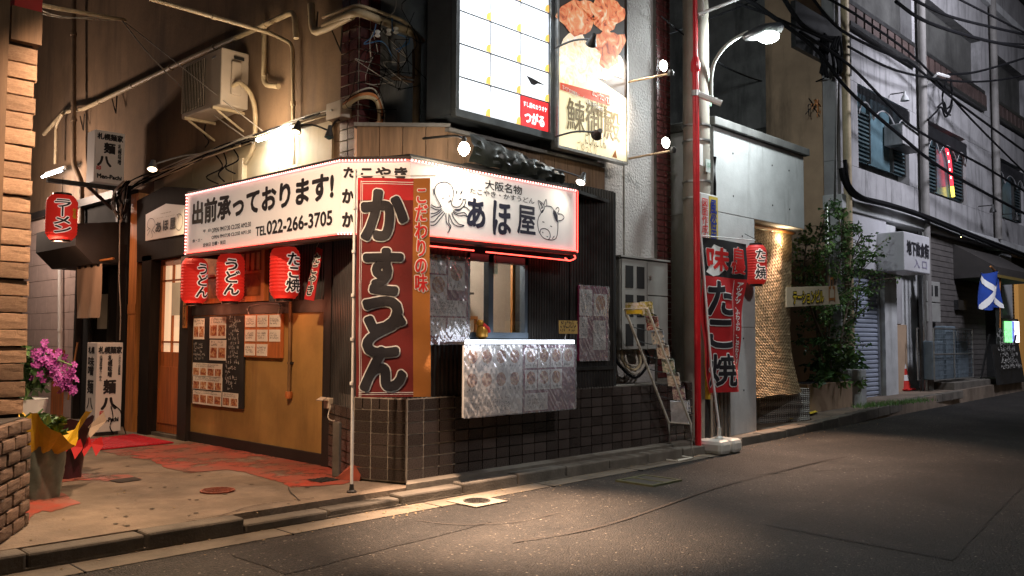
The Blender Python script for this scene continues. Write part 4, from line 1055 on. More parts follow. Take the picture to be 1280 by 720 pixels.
# far banner on water base
Yn = 4.88
tl = PY(877, 296, Yn); tr_ = PY(934, 300, Yn); bl = PY(886, 492, Yn); br_ = PY(924, 497, Yn)
t = thing('tall_banner', 'tall red takoyaki banner with black top standing in a white water base', 'banner', PY(905, 560, Yn) * V3((1, 1, 0)), 'tall lettered banners on poles')
wN = tr_.x - tl.x; hN = tl.z - bl.z
P0 = V3((tl.x, Yn, bl.z)); wv = .03
def fn(v):
    k = 1 - v.y / hN
    sq = 1 - .32 * k ** 1.3                               # gathered towards the bottom
    dz = .05 * k * math.sin(v.x / wN * 7 + v.y * 2) + .012 * math.sin(v.y * 9 + v.x * 6)
    return P0 + V3((v.x * sq + .14 * k * k * wN + .01 * math.sin(v.y * 6), dz - v.z, v.y))
def sh(x0, y0, x1, y1, mat, nm, lift=0, nx=16, ny=40):
    vs = [fn(V3((x0 + (x1 - x0) * i / nx, y0 + (y1 - y0) * j / ny, lift))) for j in range(ny + 1) for i in range(nx + 1)]
    return MB().add(vs, [(j * (nx + 1) + i, j * (nx + 1) + i + 1, (j + 1) * (nx + 1) + i + 1, (j + 1) * (nx + 1) + i) for j in range(ny) for i in range(nx)]).build(nm, mat, t, True)
yz = lambda y: (495 - y) / 199 * hN
sh(0, 0, wN, yz(345), m_red_cloth, 'cloth'); sh(0, yz(345), wN, hN, m_black_cloth, 'black_top', 0, 16, 12)
sh(wN * .735, yz(492), wN * .745, yz(347), m_white, 'white_line', .004, 2)
blobp = [(.06, .10), (.16, .30), (.10, .55), (.25, .85), (.5, .75), (.52, .25), (.35, .05), (.2, .0)]
def bl2(v): return fn(V3((v[0] * wN, yz(345) + v[1] * (hN - yz(345)), .004)))
MB().add([bl2(p) for p in blobp], [tuple(range(8))]).build('white_brush_mark', m_white, t)
def put(s, x0, x1, ya, yb, b1, b2, m1, m2, vert=False):
    X0, X1, Y0, Y1 = x0 * wN, x1 * wN, yz(ya), yz(yb)
    f = lambda v: fn(V3((v.x + X0, v.y + Y0, v.z)))
    if m1: txt(s, m1, t, None, UX, UZ, X1 - X0, Y1 - Y0, bold=b1, lift=.008, fn=f, cut=.06, name='lettering_outline', vert=vert)
    txt(s, m2, t, None, UX, UZ, X1 - X0, Y1 - Y0, bold=b2, lift=.012, fn=f, cut=.06, vert=vert)
put('味', .10, .55, 336, 308, .018, .012, m_white, m_redprint)
put('自慢', .62, .93, 338, 303, .012, .007, m_white, m_redprint, True)
put('た', .10, .68, 394, 352, .024, .014, m_white, m_black)
put('こ', .13, .66, 436, 402, .024, .014, m_white, m_black)
put('焼', .12, .68, 486, 446, .022, .011, m_white, m_black)
put('アツアツ、ふわふわ、こだわりソースの味'.replace('ー', '｜'), .80, .93, 488, 350, 0, .003, None, m_white, True)
pl = [V3((PY(905, 545, 4.8).x, 4.85, .2)), V3((PY(900, 545, 4.8).x - .05, 4.87, .9)), V3((tl.x - .02, Yn, tl.z + .02))]
MB().tube(pl, .014, 10).build('pole', m_white, t, True)
MB().tube([tl + V3((-.03, 0, .012)), tr_ + V3((.18, 0, .012))], .006, 6).build('cross_rod', m_white, t)
m_wp = M('white_plastic', (.62, .60, .54), .4, .08, 4, .05)
c = PY(901, 556, 4.8); bx = c.x
for s, nm in ((-1, 'water_tank'), (1, 'water_tank')):
    b = MB(); cx = bx + s * .115
    b.box(cx - .105, 4.66, .0, cx + .105, 4.98, .15); b.build(nm, m_wp, t, bevel=.045)
MB().lathe((bx, 4.82, .1), [(.05, 0), (.045, .06), (.022, .08), (.022, .16)], 14).build('pole_socket', m_wp, t, True)

# ================================================================== MENUS ON THE SIDE WALL
UY_ = UYn
t = thing('menu_blackboard', 'black menu board with photo cards and chalk writing on the ochre wall', 'menu board', (4.22, 8.2, .5))
by0, by1, bz0, bz1 = 8.72, 7.66, .5, 1.40
box(4.205, by1, bz0, 4.225, by0, bz1).build('board', m_blackboard, t)
def bpx(x, y): return PX(x, y, 4.205)
def card(parent, ll, ur, X, mat, nm='card', photos=0, rows=1, seed=0):
    a, bq = PX(*ll, X), PX(*ur, X); y0, y1, z0, z1 = a.y, bq.y, a.z, bq.z
    c_ = box(X - .003, y1, z0, X, y0, z1).build(nm, mat, parent)
    W, Hh = y0 - y1, z1 - z0
    for r in range(rows):
        for i in range(photos):
            MB().slab(V3((X - .003, y0 - W * (i + .1) / photos, z0 + Hh * (r + .12) / rows)), UY_, UZ, V3((-1, 0, 0)), W * .8 / photos, Hh * .5 / rows, .001).build('photo', m_food, c_)
    sb = MB()
    for r in range(rows): scribble(sb, V3((X - .0035, y0 - W * .06, z0 + Hh * (r + .68) / rows)), UY_, UZ, V3((-1, 0, 0)), W * .88, Hh * .26 / rows, 2, seed=seed + r)
    sb.build('small_print', m_black, c_)
    return c_
card(t, (242, 424), (256, 398), 4.203, m_paper, photos=2, seed=1)
card(t, (262, 423), (283, 396), 4.203, m_paper, photos=2, seed=2)
card(t, (262, 450), (283, 425), 4.203, m_paper, photos=2, seed=3)
for r in range(3):
    yb_ = 470 + 17 * r
    card(t, (241, yb_), (278 if r < 2 else 277, yb_ - 15), 4.203, m_paper, photos=4, seed=5 + r)
card(t, (278, 508), (298, 492), 4.203, m_paper, photos=2, seed=9)
sb = MB()
P = PX(285, 448, 4.2); scribble(sb, P, UY_, UZ, V3((-1, 0, 0)), .22, .42, 10, .004, seed=3, th=.1)
P = PX(242, 450, 4.2); scribble(sb, P, UY_, UZ, V3((-1, 0, 0)), .25, .18, 5, .004, seed=4, th=.1)
P = PX(281, 488, 4.2); scribble(sb, P, UY_, UZ, V3((-1, 0, 0)), .28, .30, 6, .004, seed=6, th=.1)
sb.build('chalk_writing', m_chalk, t, kind='stuff')
t = thing('menu_board', 'small wooden framed menu board with handwritten cards and wire handle', 'menu board', (4.2, 7.35, 1.01))
a, bq = PX(305, 446, 4.2), PX(352, 392, 4.2)
box(4.2, bq.y, a.z, 4.228, a.y, bq.z).build('board', m_doorw, t)
cw_, chh = (a.y - bq.y) / 3, (bq.z - a.z) / 3
for r in range(3):
    for i in range(3):
        if (r, i) == (0, 2): continue
        y0 = a.y - cw_ * i - .02; z0 = a.z + chh * r + .015
        c_ = box(4.194, y0 - cw_ + .035, z0, 4.2, y0, z0 + chh - .025).build('card', m_paper, t)
        scribble(MB(), V3((4.193, y0 - .01, z0 + .02)), UY_, UZ, V3((-1, 0, 0)), cw_ - .06, chh - .07, 3, seed=r * 5 + i).build('small_print', m_black, c_)
MB().tube(smooth([(4.2, a.y - .08, bq.z), (4.2, a.y - .08, bq.z + .08), (4.2, bq.y + .06, bq.z + .09), (4.2, bq.y + .06, bq.z)], 3), .005, 6).build('wire_handle', m_metal, t)
# brass pipe on the ochre panel, socket box
t = thing('wall_conduit', 'vertical brown conduit with round end on the ochre wall panel', 'pipe', (4.22, 6.9, .75))
pa = PX(361, 377, 4.21); pz = PX(361, 495, 4.21)
MB().tube([(4.21, pz.y, pz.z), (4.21, pz.y, 1.53)], .016, 10).build('pipe', M('dull_brown_pipe', (.16, .09, .035), .5, .3), t, True)
MB().lathe((4.21, pz.y, pz.z + .01), [(.03, -.03), (.035, 0), (.03, .03)], 14).build('end_cap', m_doorw, t, True)
box(4.205, pz.y - .03, .95, 4.235, pz.y + .03, .97).build('strap', m_metal_d, t)
t = thing('outlet_box', 'small beige outdoor socket box with curled cord on the dark post', 'socket', (4.16, 6.26, .75))
c = PX(410, 504, 4.17)
box(4.15, c.y - .04, c.z - .045, 4.2, c.y + .04, c.z + .045).build('body', m_ac, t, bevel=.008)
MB().slab(V3((4.13, c.y + .045, c.z + .045)), V3((0, -1, 0)), V3((-.9, 0, -.43)), V3((-.43, 0, .9)), .09, .05, .008).build('lid', m_ac, t)
MB().tube(smooth([(4.17, c.y - .04, c.z - .02), (4.12, c.y - .08, c.z - .11), (4.13, c.y - .16, c.z - .13), (4.17, c.y - .19, c.z - .04), (4.17, c.y - .19, .9)]), .006, 6).build('cord', m_cable_w, t)
# grey stone block and rust-red triangular piece at the pole foot
t = thing('concrete_block', 'narrow upright grey concrete block against the tiled corner', 'block', (4.03, 5.8, .1))
a = PZ(432, 600, .1); MB().slab(V3((a.x - .02, a.y + .12, .12)), V3((.2, -1, 0)).normalized(), UZ, V3((-1, -.2, 0)).normalized(), .07, .42, .03).build('block', m_kerb, t, bevel=.006)
t = thing('rusty_wedge', 'rusty red slanted metal sheet leaning at the banner foot', 'metal sheet', PZ(428, 600))
a = PZ(424, 601, .1); 
MB().extr([a + V3((.0, .08, .0)), a + V3((.1, -.12, 0)), a + V3((.13, -.14, .17)), a + V3((.1, -.02, .12))], V3((.012, .005, 0))).build('sheet', M('rust_red', (.28, .06, .03), .8, .4, 8, .5), t)

# ================================================================== MENUS AT THE SERVING WINDOW
def film(parent, x0, x1, y, z0, z1, amp, seed, nx=80, nz=64):
    vs = []
    for j in range(nz + 1):
        for i in range(nx + 1):
            X = x0 + (x1 - x0) * i / nx; Z = z0 + (z1 - z0) * j / nz
            q = 1.2 * noise.noise(V3((X * 7 + seed, Z * 2.5, seed))) + 1.5 * abs(noise.noise(V3((X * 24 + Z * 15 + seed, Z * 3.2 - X * 3, 5 + seed)))) + .8 * abs(noise.noise(V3((X * 40 - Z * 9, Z * 9, 9 + seed)))) + .25 * noise.noise(V3((X * 60, Z * 40, 2)))
            vs.append((X, y - .012 - amp * q, Z))
    return MB().add(vs, [(j * (nx + 1) + i, j * (nx + 1) + i + 1, (j + 1) * (nx + 1) + i + 1, (j + 1) * (nx + 1) + i) for j in range(nz) for i in range(nx)]).build('plastic_cover', m_film, parent, True)
def posterY(name, label, x0, x1, z0, z1, y, cells, group, mat=m_wine, seed=0, amp=.012):
    t = thing(name, label, 'menu', ((x0 + x1) / 2, y, z0), group)
    box(x0, y, z0, x1, y + .012, z1).build('board', mat, t)
    W, Hh = x1 - x0, z1 - z0
    for k, (cx0, cz0, cx1, cz1, ph) in enumerate(cells):
        X0, X1, Z0_, Z1_ = x0 + cx0 * W, x0 + cx1 * W, z0 + cz0 * Hh, z0 + cz1 * Hh
        c_ = box(X0, y - .003, Z0_, X1, y, Z1_).build('card', m_white, t)
        if ph:
            MB().lathe(V3(((X0 + X1) / 2, y - .003, Z0_ + (Z1_ - Z0_) * .6)), [(min(X1 - X0, Z1_ - Z0_) * .38, 0), (min(X1 - X0, Z1_ - Z0_) * .36, .001)], 16, V3((0, -1, 0))).build('photo', m_food, c_)
            scribble(MB(), V3((X0 + .005, y - .0035, Z0_ + .004)), UX, UZ, nB, (X1 - X0) * .9, (Z1_ - Z0_) * .2, 1, seed=seed + k).build('small_print', m_black, c_)
        else:
            scribble(MB(), V3((X0 + .01, y - .0035, Z0_ + .01)), UX, UZ, nB, (X1 - X0) * .85, (Z1_ - Z0_) * .85, max(2, int((Z1_ - Z0_) / .03)), seed=seed + k, th=.1).build('small_print', m_black, c_)
    film(t, x0 - .004, x1 + .004, y, z0 - .006, z1 + .006, amp, seed)
    return t
grid = [(.03 + .24 * i, .66 - .33 * r, .25 + .24 * i, .96 - .33 * r, 1) for r in range(2) for i in range(4)] + [(.03, .02, .97, .28, 0)]
posterY('counter_menu', 'plastic covered photo menu below the serving counter, nearer the tall banner', 4.49, 5.145, .59, 1.135, 4.86, grid, 'plastic covered menus at the serving window', m_white, 3, .010)
grid2 = [(.03 + .24 * i, .66 - .33 * r, .25 + .24 * i, .96 - .33 * r, 1) for r in range(2) for i in range(4) if not (r and i > 2)] + [(.03, .02, .45, .28, 0)]
posterY('counter_menu', 'plastic covered photo menu below the counter with diagonal purple folds', 5.155, 5.81, .59, 1.135, 4.86, grid2, 'plastic covered menus at the serving window', m_wine, 8, .012)
posterY('menu_poster', 'plastic wrapped wine red menu poster between the banner and the serving window', 4.32, 4.735, 1.145, 1.83, 5.075, [(.02, .80, .42, .97, 0), (.48, .62, .9, .96, 1), (.02, .5, .45, .78, 1), (.02, .32, .95, .5, 0), (.02, .1, .42, .3, 0), (.48, .1, .95, .3, 0)], 'plastic covered menus at the serving window', m_wine, 5, .014)
posterY('menu_poster', 'plastic wrapped wine red menu poster on the black wall right of the counter', 6.11, 6.55, .99, 1.68, 5.075, [(.04, .60, .46, .95, 0), (.52, .60, .96, .90, 1), (.50, .14, .92, .54, 0), (.04, .3, .3, .58, 0)], 'plastic covered menus at the serving window', m_wine, 12, .016)
# yellow note on counter
t = thing('price_note', 'small yellow handwritten note standing at the counter end', 'note', (5.7, 4.85, 1.18))
a, bq = PY(699, 417, 4.8), PY(722, 401, 4.8)
MB().extr([a, V3((bq.x, 4.8, a.z)), bq, V3((a.x, 4.8, bq.z))], V3((0, .004, 0))).build('card', M('kraft_note', (.5, .33, .10), .8, .1), t)
scribble(MB(), a + V3((.01, 0, .01)), UX, UZ, nB, bq.x - a.x - .02, bq.z - a.z - .02, 3, .002, seed=2, th=1.2).build('handwriting', m_black, t)
MB().tube([V3((a.x + .1, 4.81, a.z)), V3((a.x + .12, 4.84, a.z - .06)), V3((a.x + .09, 4.85, 1.17))], .003, 5).build('wire_clip', m_metal, t)
# hanging things in the window
t = thing('hanging_charm', 'small pale good luck charm hanging in the serving window', 'charm', PY(619, 330, 5.07))
a = PY(619, 318, 5.07); b_2 = PY(619, 341, 5.07)
MB().tube([a, b_2 + UZ * .06], .003, 5).build('string', m_redprint, t)
MB().slab(b_2 + V3((-.02, 0, -.01)), UX, UZ, nB, .04, .09, .01).build('tag', M('green_white_card', (.3, .4, .3), .6, .4, 40), t)

# ================================================================== METER CABINET, brochure rack
t = thing('meter_cabinet', 'grey wall cabinet with six small dark windows beside a brochure rack', 'cabinet', (7.2, 5.2, 1.08))
x0, x1, z0, z1 = 6.87, 7.69, 1.08, 2.0
box(x0, 5.17, z0, x1, 5.36, z1).build('body', m_cabinet, t, bevel=.006)
box(x0 - .02, 5.14, z1, x1 + .02, 5.36, z1 + .018).build('rain_lid', m_cabinet, t)
xm = x0 + .44
dl = box(x0 + .01, 5.155, z0 + .01, xm - .005, 5.169, z1 - .015).build('door', m_cabinet, t, bevel=.003)
for i in range(2):
    for r in range(3):
        xx = x0 + .07 + i * .19; zz = z1 - .30 - r * .29
        box(xx, 5.150, zz, xx + .125, 5.157, zz + .22).build('window', m_dark, dl)
for a, bq, nm in ((z1 - .36, z1 - .015, 'door'), (z0 + .01, z1 - .37, 'door')):
    d_ = box(xm + .005, 5.155, a, x1 - .01, 5.169, bq).build(nm, m_cabinet, t, bevel=.003)
    box(xm + .03, 5.145, (a + bq) / 2 - .015, xm + .06, 5.156, (a + bq) / 2 + .02).build('handle', m_metal, d_)
t = thing('loose_hoses', 'looped hoses and conduits hanging under the grey meter cabinet', 'hoses', (7.1, 5.25, .8))
for i, (xa, xb, zl, mt) in enumerate(((6.95, 7.35, .84, m_cable_w), (7.0, 7.28, .88, m_pipe), (6.9, 7.42, .80, m_cable), (7.05, 7.22, .92, m_cable_w))):
    MB().tube(smooth([(xa, 5.26, 1.09), (xa + .0, 5.22, .95), ((xa + xb) / 2, 5.2, zl), (xb, 5.22, .95), (xb, 5.26, 1.09)]), .014, 7).build('hose', mt, t, True)
m_rack = M('pale_rack_wire', (.68, .64, .55), .5, .1, 20, .05)
rk = thing('brochure_rack', 'leaning silver wire rack full of colourful brochures by the tiled wall', 'rack', (7.5, 4.85, 0))
def rp(x, z, y): return V3((x, y, z))
ya_, yb_ = 5.0, 4.74
T1 = PY(781, 386, ya_); K1 = PY(836, 528, ya_); G1 = PY(836, 570, ya_)
for y_ in (ya_, yb_):
    MB().tube([rp(T1.x, T1.z, y_), rp(K1.x, K1.z, y_), rp(K1.x + .03, .02, y_), rp(K1.x - .25, .012, y_)], .012, 8).build('rail', m_rack, rk, True)
for (xx, zz) in ((K1.x, K1.z), (K1.x - .25, .012), (T1.x, T1.z), (K1.x + .03, .02)): MB().tube([rp(xx, zz, ya_), rp(xx, zz, yb_)], .008, 6).build('crossbar', m_rack, rk)
D = V3((K1.x - T1.x, 0, K1.z - T1.z)); Ln = D.length; D.normalize()
mag_cols = [(.55, .45, .05), (.50, .12, .12), (.35, .45, .55), (.50, .35, .3), (.30, .42, .32), (.6, .5, .45), (.4, .2, .3), (.65, .65, .68)]
for k in range(8):
    s = .04 + (Ln - .10) * k / 7.6
    c = V3((T1.x, 0, T1.z)) + D * s
    MB().tube([(c.x, ya_, c.z), (c.x + .13, ya_ - .06, c.z - .03), (c.x + .13, yb_, c.z - .03), (c.x, yb_, c.z)], .005, 5).build('tray', m_metal_d, rk)
    mg_ = food_mat('brochure_cover', [(.05, .05, .08), mag_cols[k], (.75, .70, .62), (.85, .83, .8)], 26)
    bk = MB().slab(V3((c.x + .12, ya_ - .10, c.z - .03)), V3((0, -1, 0)), V3((-.20, 0, .98)), V3((-.98, 0, -.20)), .14, .135, .012).build('brochure', mg_, rk)
    if k == 0:
        MB().slab(V3((c.x - .01, ya_ - .01, c.z - .02)), V3((0, -1, 0)), V3((-.1, 0, 1)), V3((-1, 0, -.1)), .22, .11, .008).build('title_card', mg_, rk)
        MB().slab(V3((c.x - .02, ya_ - .02, c.z - .015)), V3((0, -1, 0)), V3((-.1, 0, 1)), V3((-1, 0, -.1)), .18, .035, .002).build('yellow_title', m_yellow, rk)
MB().slab(V3((K1.x + .02, ya_ - .03, K1.z)), V3((0, -1, 0)), V3((-.1, 0, 1)), V3((-1, 0, -.1)), .2, .22, .02).build('brochure', M('white_flyer', (.72, .72, .75), .5, .2, 18, .1), rk)
# ================================================================== WALL EQUIPMENT over the side facade
ac = thing('air_conditioner', 'beige outdoor air conditioner unit on brackets high on the brown wall', 'air conditioner', (4.25, 8.4, 3.45))
AX, AY0, AY1, AZ0, AZ1 = 4.08, 8.0, 8.86, 3.50, 4.08
box(AX, AY0, AZ0, 4.38, AY1, AZ1).build('casing', m_ac, ac, bevel=.012)
gy0, gy1 = AY1 - .52, AY1 - .03
box(AX - .006, gy0, AZ0 + .05, AX + .01, gy1, AZ1 - .04).build('fan_opening', m_dark, ac)
MB().lathe((AX - .004, (gy0 + gy1) / 2, (AZ0 + AZ1) / 2), [(.02, 0), (.21, .001), (.215, .006), (.20, .006)], 24, V3((-1, 0, 0))).build('fan_ring', m_metal_d, ac)
for i in range(15): 
    y = gy0 + (gy1 - gy0) * i / 14; MB().tube([(AX - .014, y, AZ0 + .05), (AX - .014, y, AZ1 - .04)], .0035, 4).build('grille_bar', m_ac, ac)
box(AX + .10, AY0 - .03, AZ0 + .12, AX + .21, AY0, AZ1 - .12).build('valve_cover', m_ac, ac, bevel=.01)
box(AX + .13, AY0 - .012, AZ1 - .09, AX + .24, AY0 - .002, AZ1 - .06).build('handle', m_metal_d, ac)
box(AX + .005, AY0 + .12, AZ1 - .08, AX - .004, AY0 + .2, AZ1 - .06).build('maker_mark', M('grey_mark', (.3, .3, .3)), ac)
for y in (AY0 + .1, AY1 - .14):
    bk = MB().box(AX - .03, y, AZ0 - .03, 4.4, y + .035, AZ0 - .002); bk.tube([(AX + .02, y + .017, AZ0 - .03), (4.4, y + .017, AZ0 - .2)], .012, 6); bk.build('bracket', m_pipe, ac)
MB().tube(smooth([(4.2, AY0 - .01, 3.7), (4.22, AY0 - .12, 3.72), (4.3, AY0 - .2, 3.6), (4.34, AY0 - .22, 3.4), (4.36, AY0 - .16, 3.1), (4.36, 8.0, 2.95)]), .024, 8).build('hose', m_pipe, ac, True)
t = thing('duct_cover', 'cream vertical duct cover running down behind the white sign', 'duct', (4.36, 8.05, 2.4))
box(4.33, 8.0, 2.3, 4.39, 8.09, 3.0).build('duct', m_pipe, t, bevel=.008)
def pipe(label, pts, r, mat=m_pipe, name='wall_pipe', k=4, cat='pipe', straps=0):
    pts = [V3(p) for p in pts]
    t = thing(name, label, cat, pts[0])
    # rounded corners
    q = [pts[0]]
    for i in range(1, len(pts) - 1):
        a, b_, c = pts[i - 1], pts[i], pts[i + 1]; rr = min(.09, (a - b_).length / 2.2, (c - b_).length / 2.2)
        p1 = b_ + (a - b_).normalized() * rr; p2 = b_ + (c - b_).normalized() * rr
        for j in range(5): u = j / 4; q.append(p1 * (1 - u) ** 2 + b_ * 2 * u * (1 - u) + p2 * u * u)
    q.append(pts[-1])
    MB().tube(q, r, 10).build('pipe', mat, t, True)
    for j in range(1, len(pts)):
        a, b_ = pts[j - 1], pts[j]; L = (b_ - a).length; n = int(L / .9)
        for i in range(n): c = a + (b_ - a) * ((i + .5) / max(n, 1)); MB().lathe(c - (b_ - a).normalized() * .02, [(r * 1.25, 0), (r * 1.25, .04)], 10, b_ - a).build('collar', mat, t, True)
    return t
X4 = 4.31
zz = lambda x, y, X=X4: PX(x, y, X)
pipe('long cream pipe sloping along the brown wall behind the air conditioner', [zz(55, 168), zz(80, 140), zz(105, 136), zz(240, 72), zz(368, 14), zz(370, 48)], .028)
pipe('thin cream pipe dropping from the eaves to the fluorescent tube', [PY(186, -2, 7.42), PY(340, 42, 7.42), zz(366, 55, 4.34), zz(367, 205, 4.34)], .02)
pipe('short cream pipe with an elbow ending right of the air conditioner', [zz(330, 30, 4.34), zz(330, 106, 4.34), zz(348, 108, 4.34)], .027)
pipe('large cream pipe bend in front of the wall left of the tiled column', [zz(389, 5, 4.3), zz(391, 42, 4.3), zz(410, 35, 4.3), zz(440, 20, 4.3)], .034)
cpt = [zz(405, 33, 4.3), PY(447, 14, 6.0), PY(522, 44, 6.0), PY(520, 155, 6.0)]
pipe('thick cream pipe wrapping round the tiled column and dropping to the roof', cpt, .035)
pipe('slim cream conduit wrapping round the tiled column above the thick pipe', [zz(404, 22, 4.3), PY(447, 6, 6.02), PY(505, 26, 6.02), PY(530, 52, 6.02)], .018)
pipe('vertical brown drainpipe on the wall left of the box sign', [zz(92, -10, 4.25), zz(92, 205, 4.25), zz(102, 228, 4.25), zz(102, 290, 4.25)], .036, M('brown_drainpipe', (.20, .14, .09), .6, .3, 6, .2, 40))
pipe('twin cream pipe branch dropping beside the box sign bracket', [zz(78, 142, 4.24), zz(70, 156, 4.24), zz(69, 205, 4.24)], .02)
pipe('white drainpipe running down the pink block wall', [zz(75, 250, 4.2), zz(75, 468, 4.2), zz(82, 472, 4.2)], .028, m_white)
# pipe brackets
t = thing('pipe_bracket', 'triangular steel brackets carrying the long sloping pipe', 'bracket', zz(140, 125))
for (x, y) in ((140, 123), (100, 145), (385, 20), (415, 38)):
    a = zz(x, y, 4.33); MB().tube([a, a + V3((-.0, -.14, -.22))], .008, 4).tube([a + V3((0, -.14, -.22)), a + V3((0, -.16, 0))], .008, 4).build('bracket', m_metal_d, t)
# junction box and flex hoses
t = thing('junction_box', 'beige electrical junction box at the tiled column', 'junction box', (4.33, 6.5, 3.1))
a, bq = zz(412, 152, 4.3), zz(431, 125, 4.3)
box(4.26, bq.y, a.z, 4.39, a.y, bq.z).build('box', m_ac, t, bevel=.008)
E0 = PY(440, 132, 6.05)
m_orangehose = M('orange_hose', (.45, .16, .05), .6, .2)
for i, (mt, dz) in enumerate(((m_pipe, 0), (m_orangehose, .05), (m_cable, .08), (m_cable_w, .1))):
    p = [zz(430, 134 - 3 * i, 4.28), PY(450, 122 - 3 * i, 5.98), PY(468, 124 - 4 * i, 5.98), PY(474 + 2 * i, 138, 5.98), PY(474 + 2 * i, 155, 5.98)]
    MB().tube(smooth(p), .018 if i < 2 else .007, 8).build('flex_hose', mt, t, True)
# wires on the dark wall, insulators and hanging bracket frame
t = thing('wall_wiring', 'tangle of black and blue wires with insulators on the dark wall by the lightbox', 'wiring', PY(500, 60, 5.95))
random.seed(21)
m_bluew = M('blue_wire', (.05, .16, .35), .5)
for i in range(16):
    x = random.uniform(455, 520); y = random.uniform(-5, 60)
    p = [PY(x + random.uniform(-22, 22) * k * .5, y + k * random.uniform(12, 28), 5.98 - random.random() * .08) for k in range(5)]
    MB().tube(smooth(p, 3), .0035, 4).build('wire', m_cable if i % 4 else m_cable_w, t)
for pts in (((470, 30), (466, 45), (455, 55), (478, 52), (490, 70)), ((490, 22), (492, 40), (508, 48), (498, 65)), ((512, 48), (510, 55), (495, 62))):
    MB().tube(smooth([PY(*p, 5.93) for p in pts]), .005, 5).build('blue_wire', m_bluew, t)
for (x, y) in ((472, 42), (486, 40), (495, 38)): MB().lathe(PY(x, y, 5.92), [(.012, -.03), (.025, -.02), (.014, 0), (.025, .02), (.012, .03)], 12).build('insulator', m_white, t, True)
t = thing('hanging_bracket', 'rusty open metal bracket frame hanging on the dark wall', 'bracket', PY(503, 100, 5.95))
for a_, b_ in (((498, 62), (498, 95)), ((517, 62), (517, 98)), ((490, 98), (517, 103)), ((498, 95), (517, 98)), ((490, 98), (500, 94))):
    MB().tube([PY(*a_, 5.95), PY(*b_, 5.95)], .012, 5).build('bar', M('rust_iron', (.12, .07, .045), .8, .4), t)
# cable bundle along the wall
t = thing('cable_bundle', 'thick messy bundle of cables sagging along the wall above the white sign', 'cables', zz(250, 200))
random.seed(5)
base = [(158, 235), (178, 224), (200, 217), (225, 206), (250, 196), (275, 186), (300, 178), (330, 168), (365, 155), (400, 145), (415, 138)]
for i in range(18):
    o1, o2 = random.uniform(-7, 7), random.uniform(-5, 5); s0 = random.randint(0, 2); e0 = random.randint(7, 11)
    p = [zz(x, y + o1 * (1 - k / 11) + o2 * k / 11 + random.uniform(-2.5, 2.5), 4.34 - random.random() * .09) for k, (x, y) in enumerate(base)][s0:e0]
    MB().tube(smooth(p, 4), random.uniform(.005, .011), 5).build('cable', random.choice((m_cable, m_cable, m_cable, m_cable_w, m_pipe)), t, True)
for (x, y, w_, h_) in ((278, 195, 5, 32), (290, 192, 8, 25), (258, 160, -3, 24), (268, 200, 10, 30)):
    MB().tube(smooth([zz(x, y - 8, 4.33), zz(x + w_, y + h_ * .3, 4.3), zz(x - w_, y + h_ * .7, 4.3), zz(x + w_ * .5, y + h_, 4.32)]), .008, 5).build('cable', m_cable, t, True)
t = thing('cable_coil', 'coil of pale cables hanging down by the honey coloured post', 'cables', zz(155, 235, 4.1))
for i in range(9):
    x = 146 + random.uniform(-6, 8); p = [zz(x + 12, 226, 4.1), zz(x, 238 + i, 4.08), zz(x - 4 + i, 258, 4.06), zz(x + 3, 274 + random.uniform(-6, 4), 4.08), zz(x + 9, 255, 4.07), zz(x + 12, 232, 4.1)]
    MB().tube(smooth(p, 4), .007, 5).build('cable', m_cable_w if i % 2 else m_cable, t, True)
pipe('thin pale cord dropping along the honey coloured post to a plug', [zz(150, 270, 4.1), zz(149, 350, 4.1), zz(151, 390, 4.1), zz(150, 425, 4.1)], .007, m_cable_w, 'power_cord', cat='cord')
# slack wires and bar across the top left
def wire(label, pts, r, mat=m_cable, group=None, sag=0, name='overhead_wire'):
    pts = [V3(p) for p in pts]
    if sag:
        a, c = pts[0], pts[-1]; pts = [a + (c - a) * (i / 14) - UZ * sag * 4 * (i / 14) * (1 - i / 14) for i in range(15)]
    else: pts = smooth(pts, 5)
    o = MB().tube(pts, r, 6).build(name, mat, None, True, origin=pts[0]); tag(o, label, 'wire', group); return o
pA = PY(0, -6, 6.5)
o = MB().tube([PY(-20, -8, 6.6), PY(70, 10, 8.6), PY(156, 25, 10.2)], .022, 8).build('support_bar', m_pipe, None, True, origin=PY(-20, -8, 6.6)); tag(o, 'horizontal metal support bar reaching out from the brick pillar top', 'bar')
e = PY(152, 25, 10.1)
wire('slack white wire from the support bar down to the air conditioner side', [e, PX(190, 72, 3.9), PX(250, 130, 4.2), PX(318, 180, 4.3)], .006, m_cable_w)
wire('second slack white wire crossing in front of the air conditioner', [e, PX(200, 62, 3.9), PX(262, 112, 4.05), PX(330, 165, 4.3)], .005, m_cable_w)
wire('wavy white wire along the support bar beside the brick pillar', [PY(38, -5, 7), PY(48, 10, 7.5), PY(65, 18, 8), PY(90, 22, 9), PY(130, 25, 9.8), e], .007, m_cable_w)
wire('second wavy pale wire beside the brick pillar top', [PY(0, 4, 6.5), PY(30, 10, 7), PY(75, 22, 8.4), PY(120, 22, 9.6), e], .005, m_cable_w)

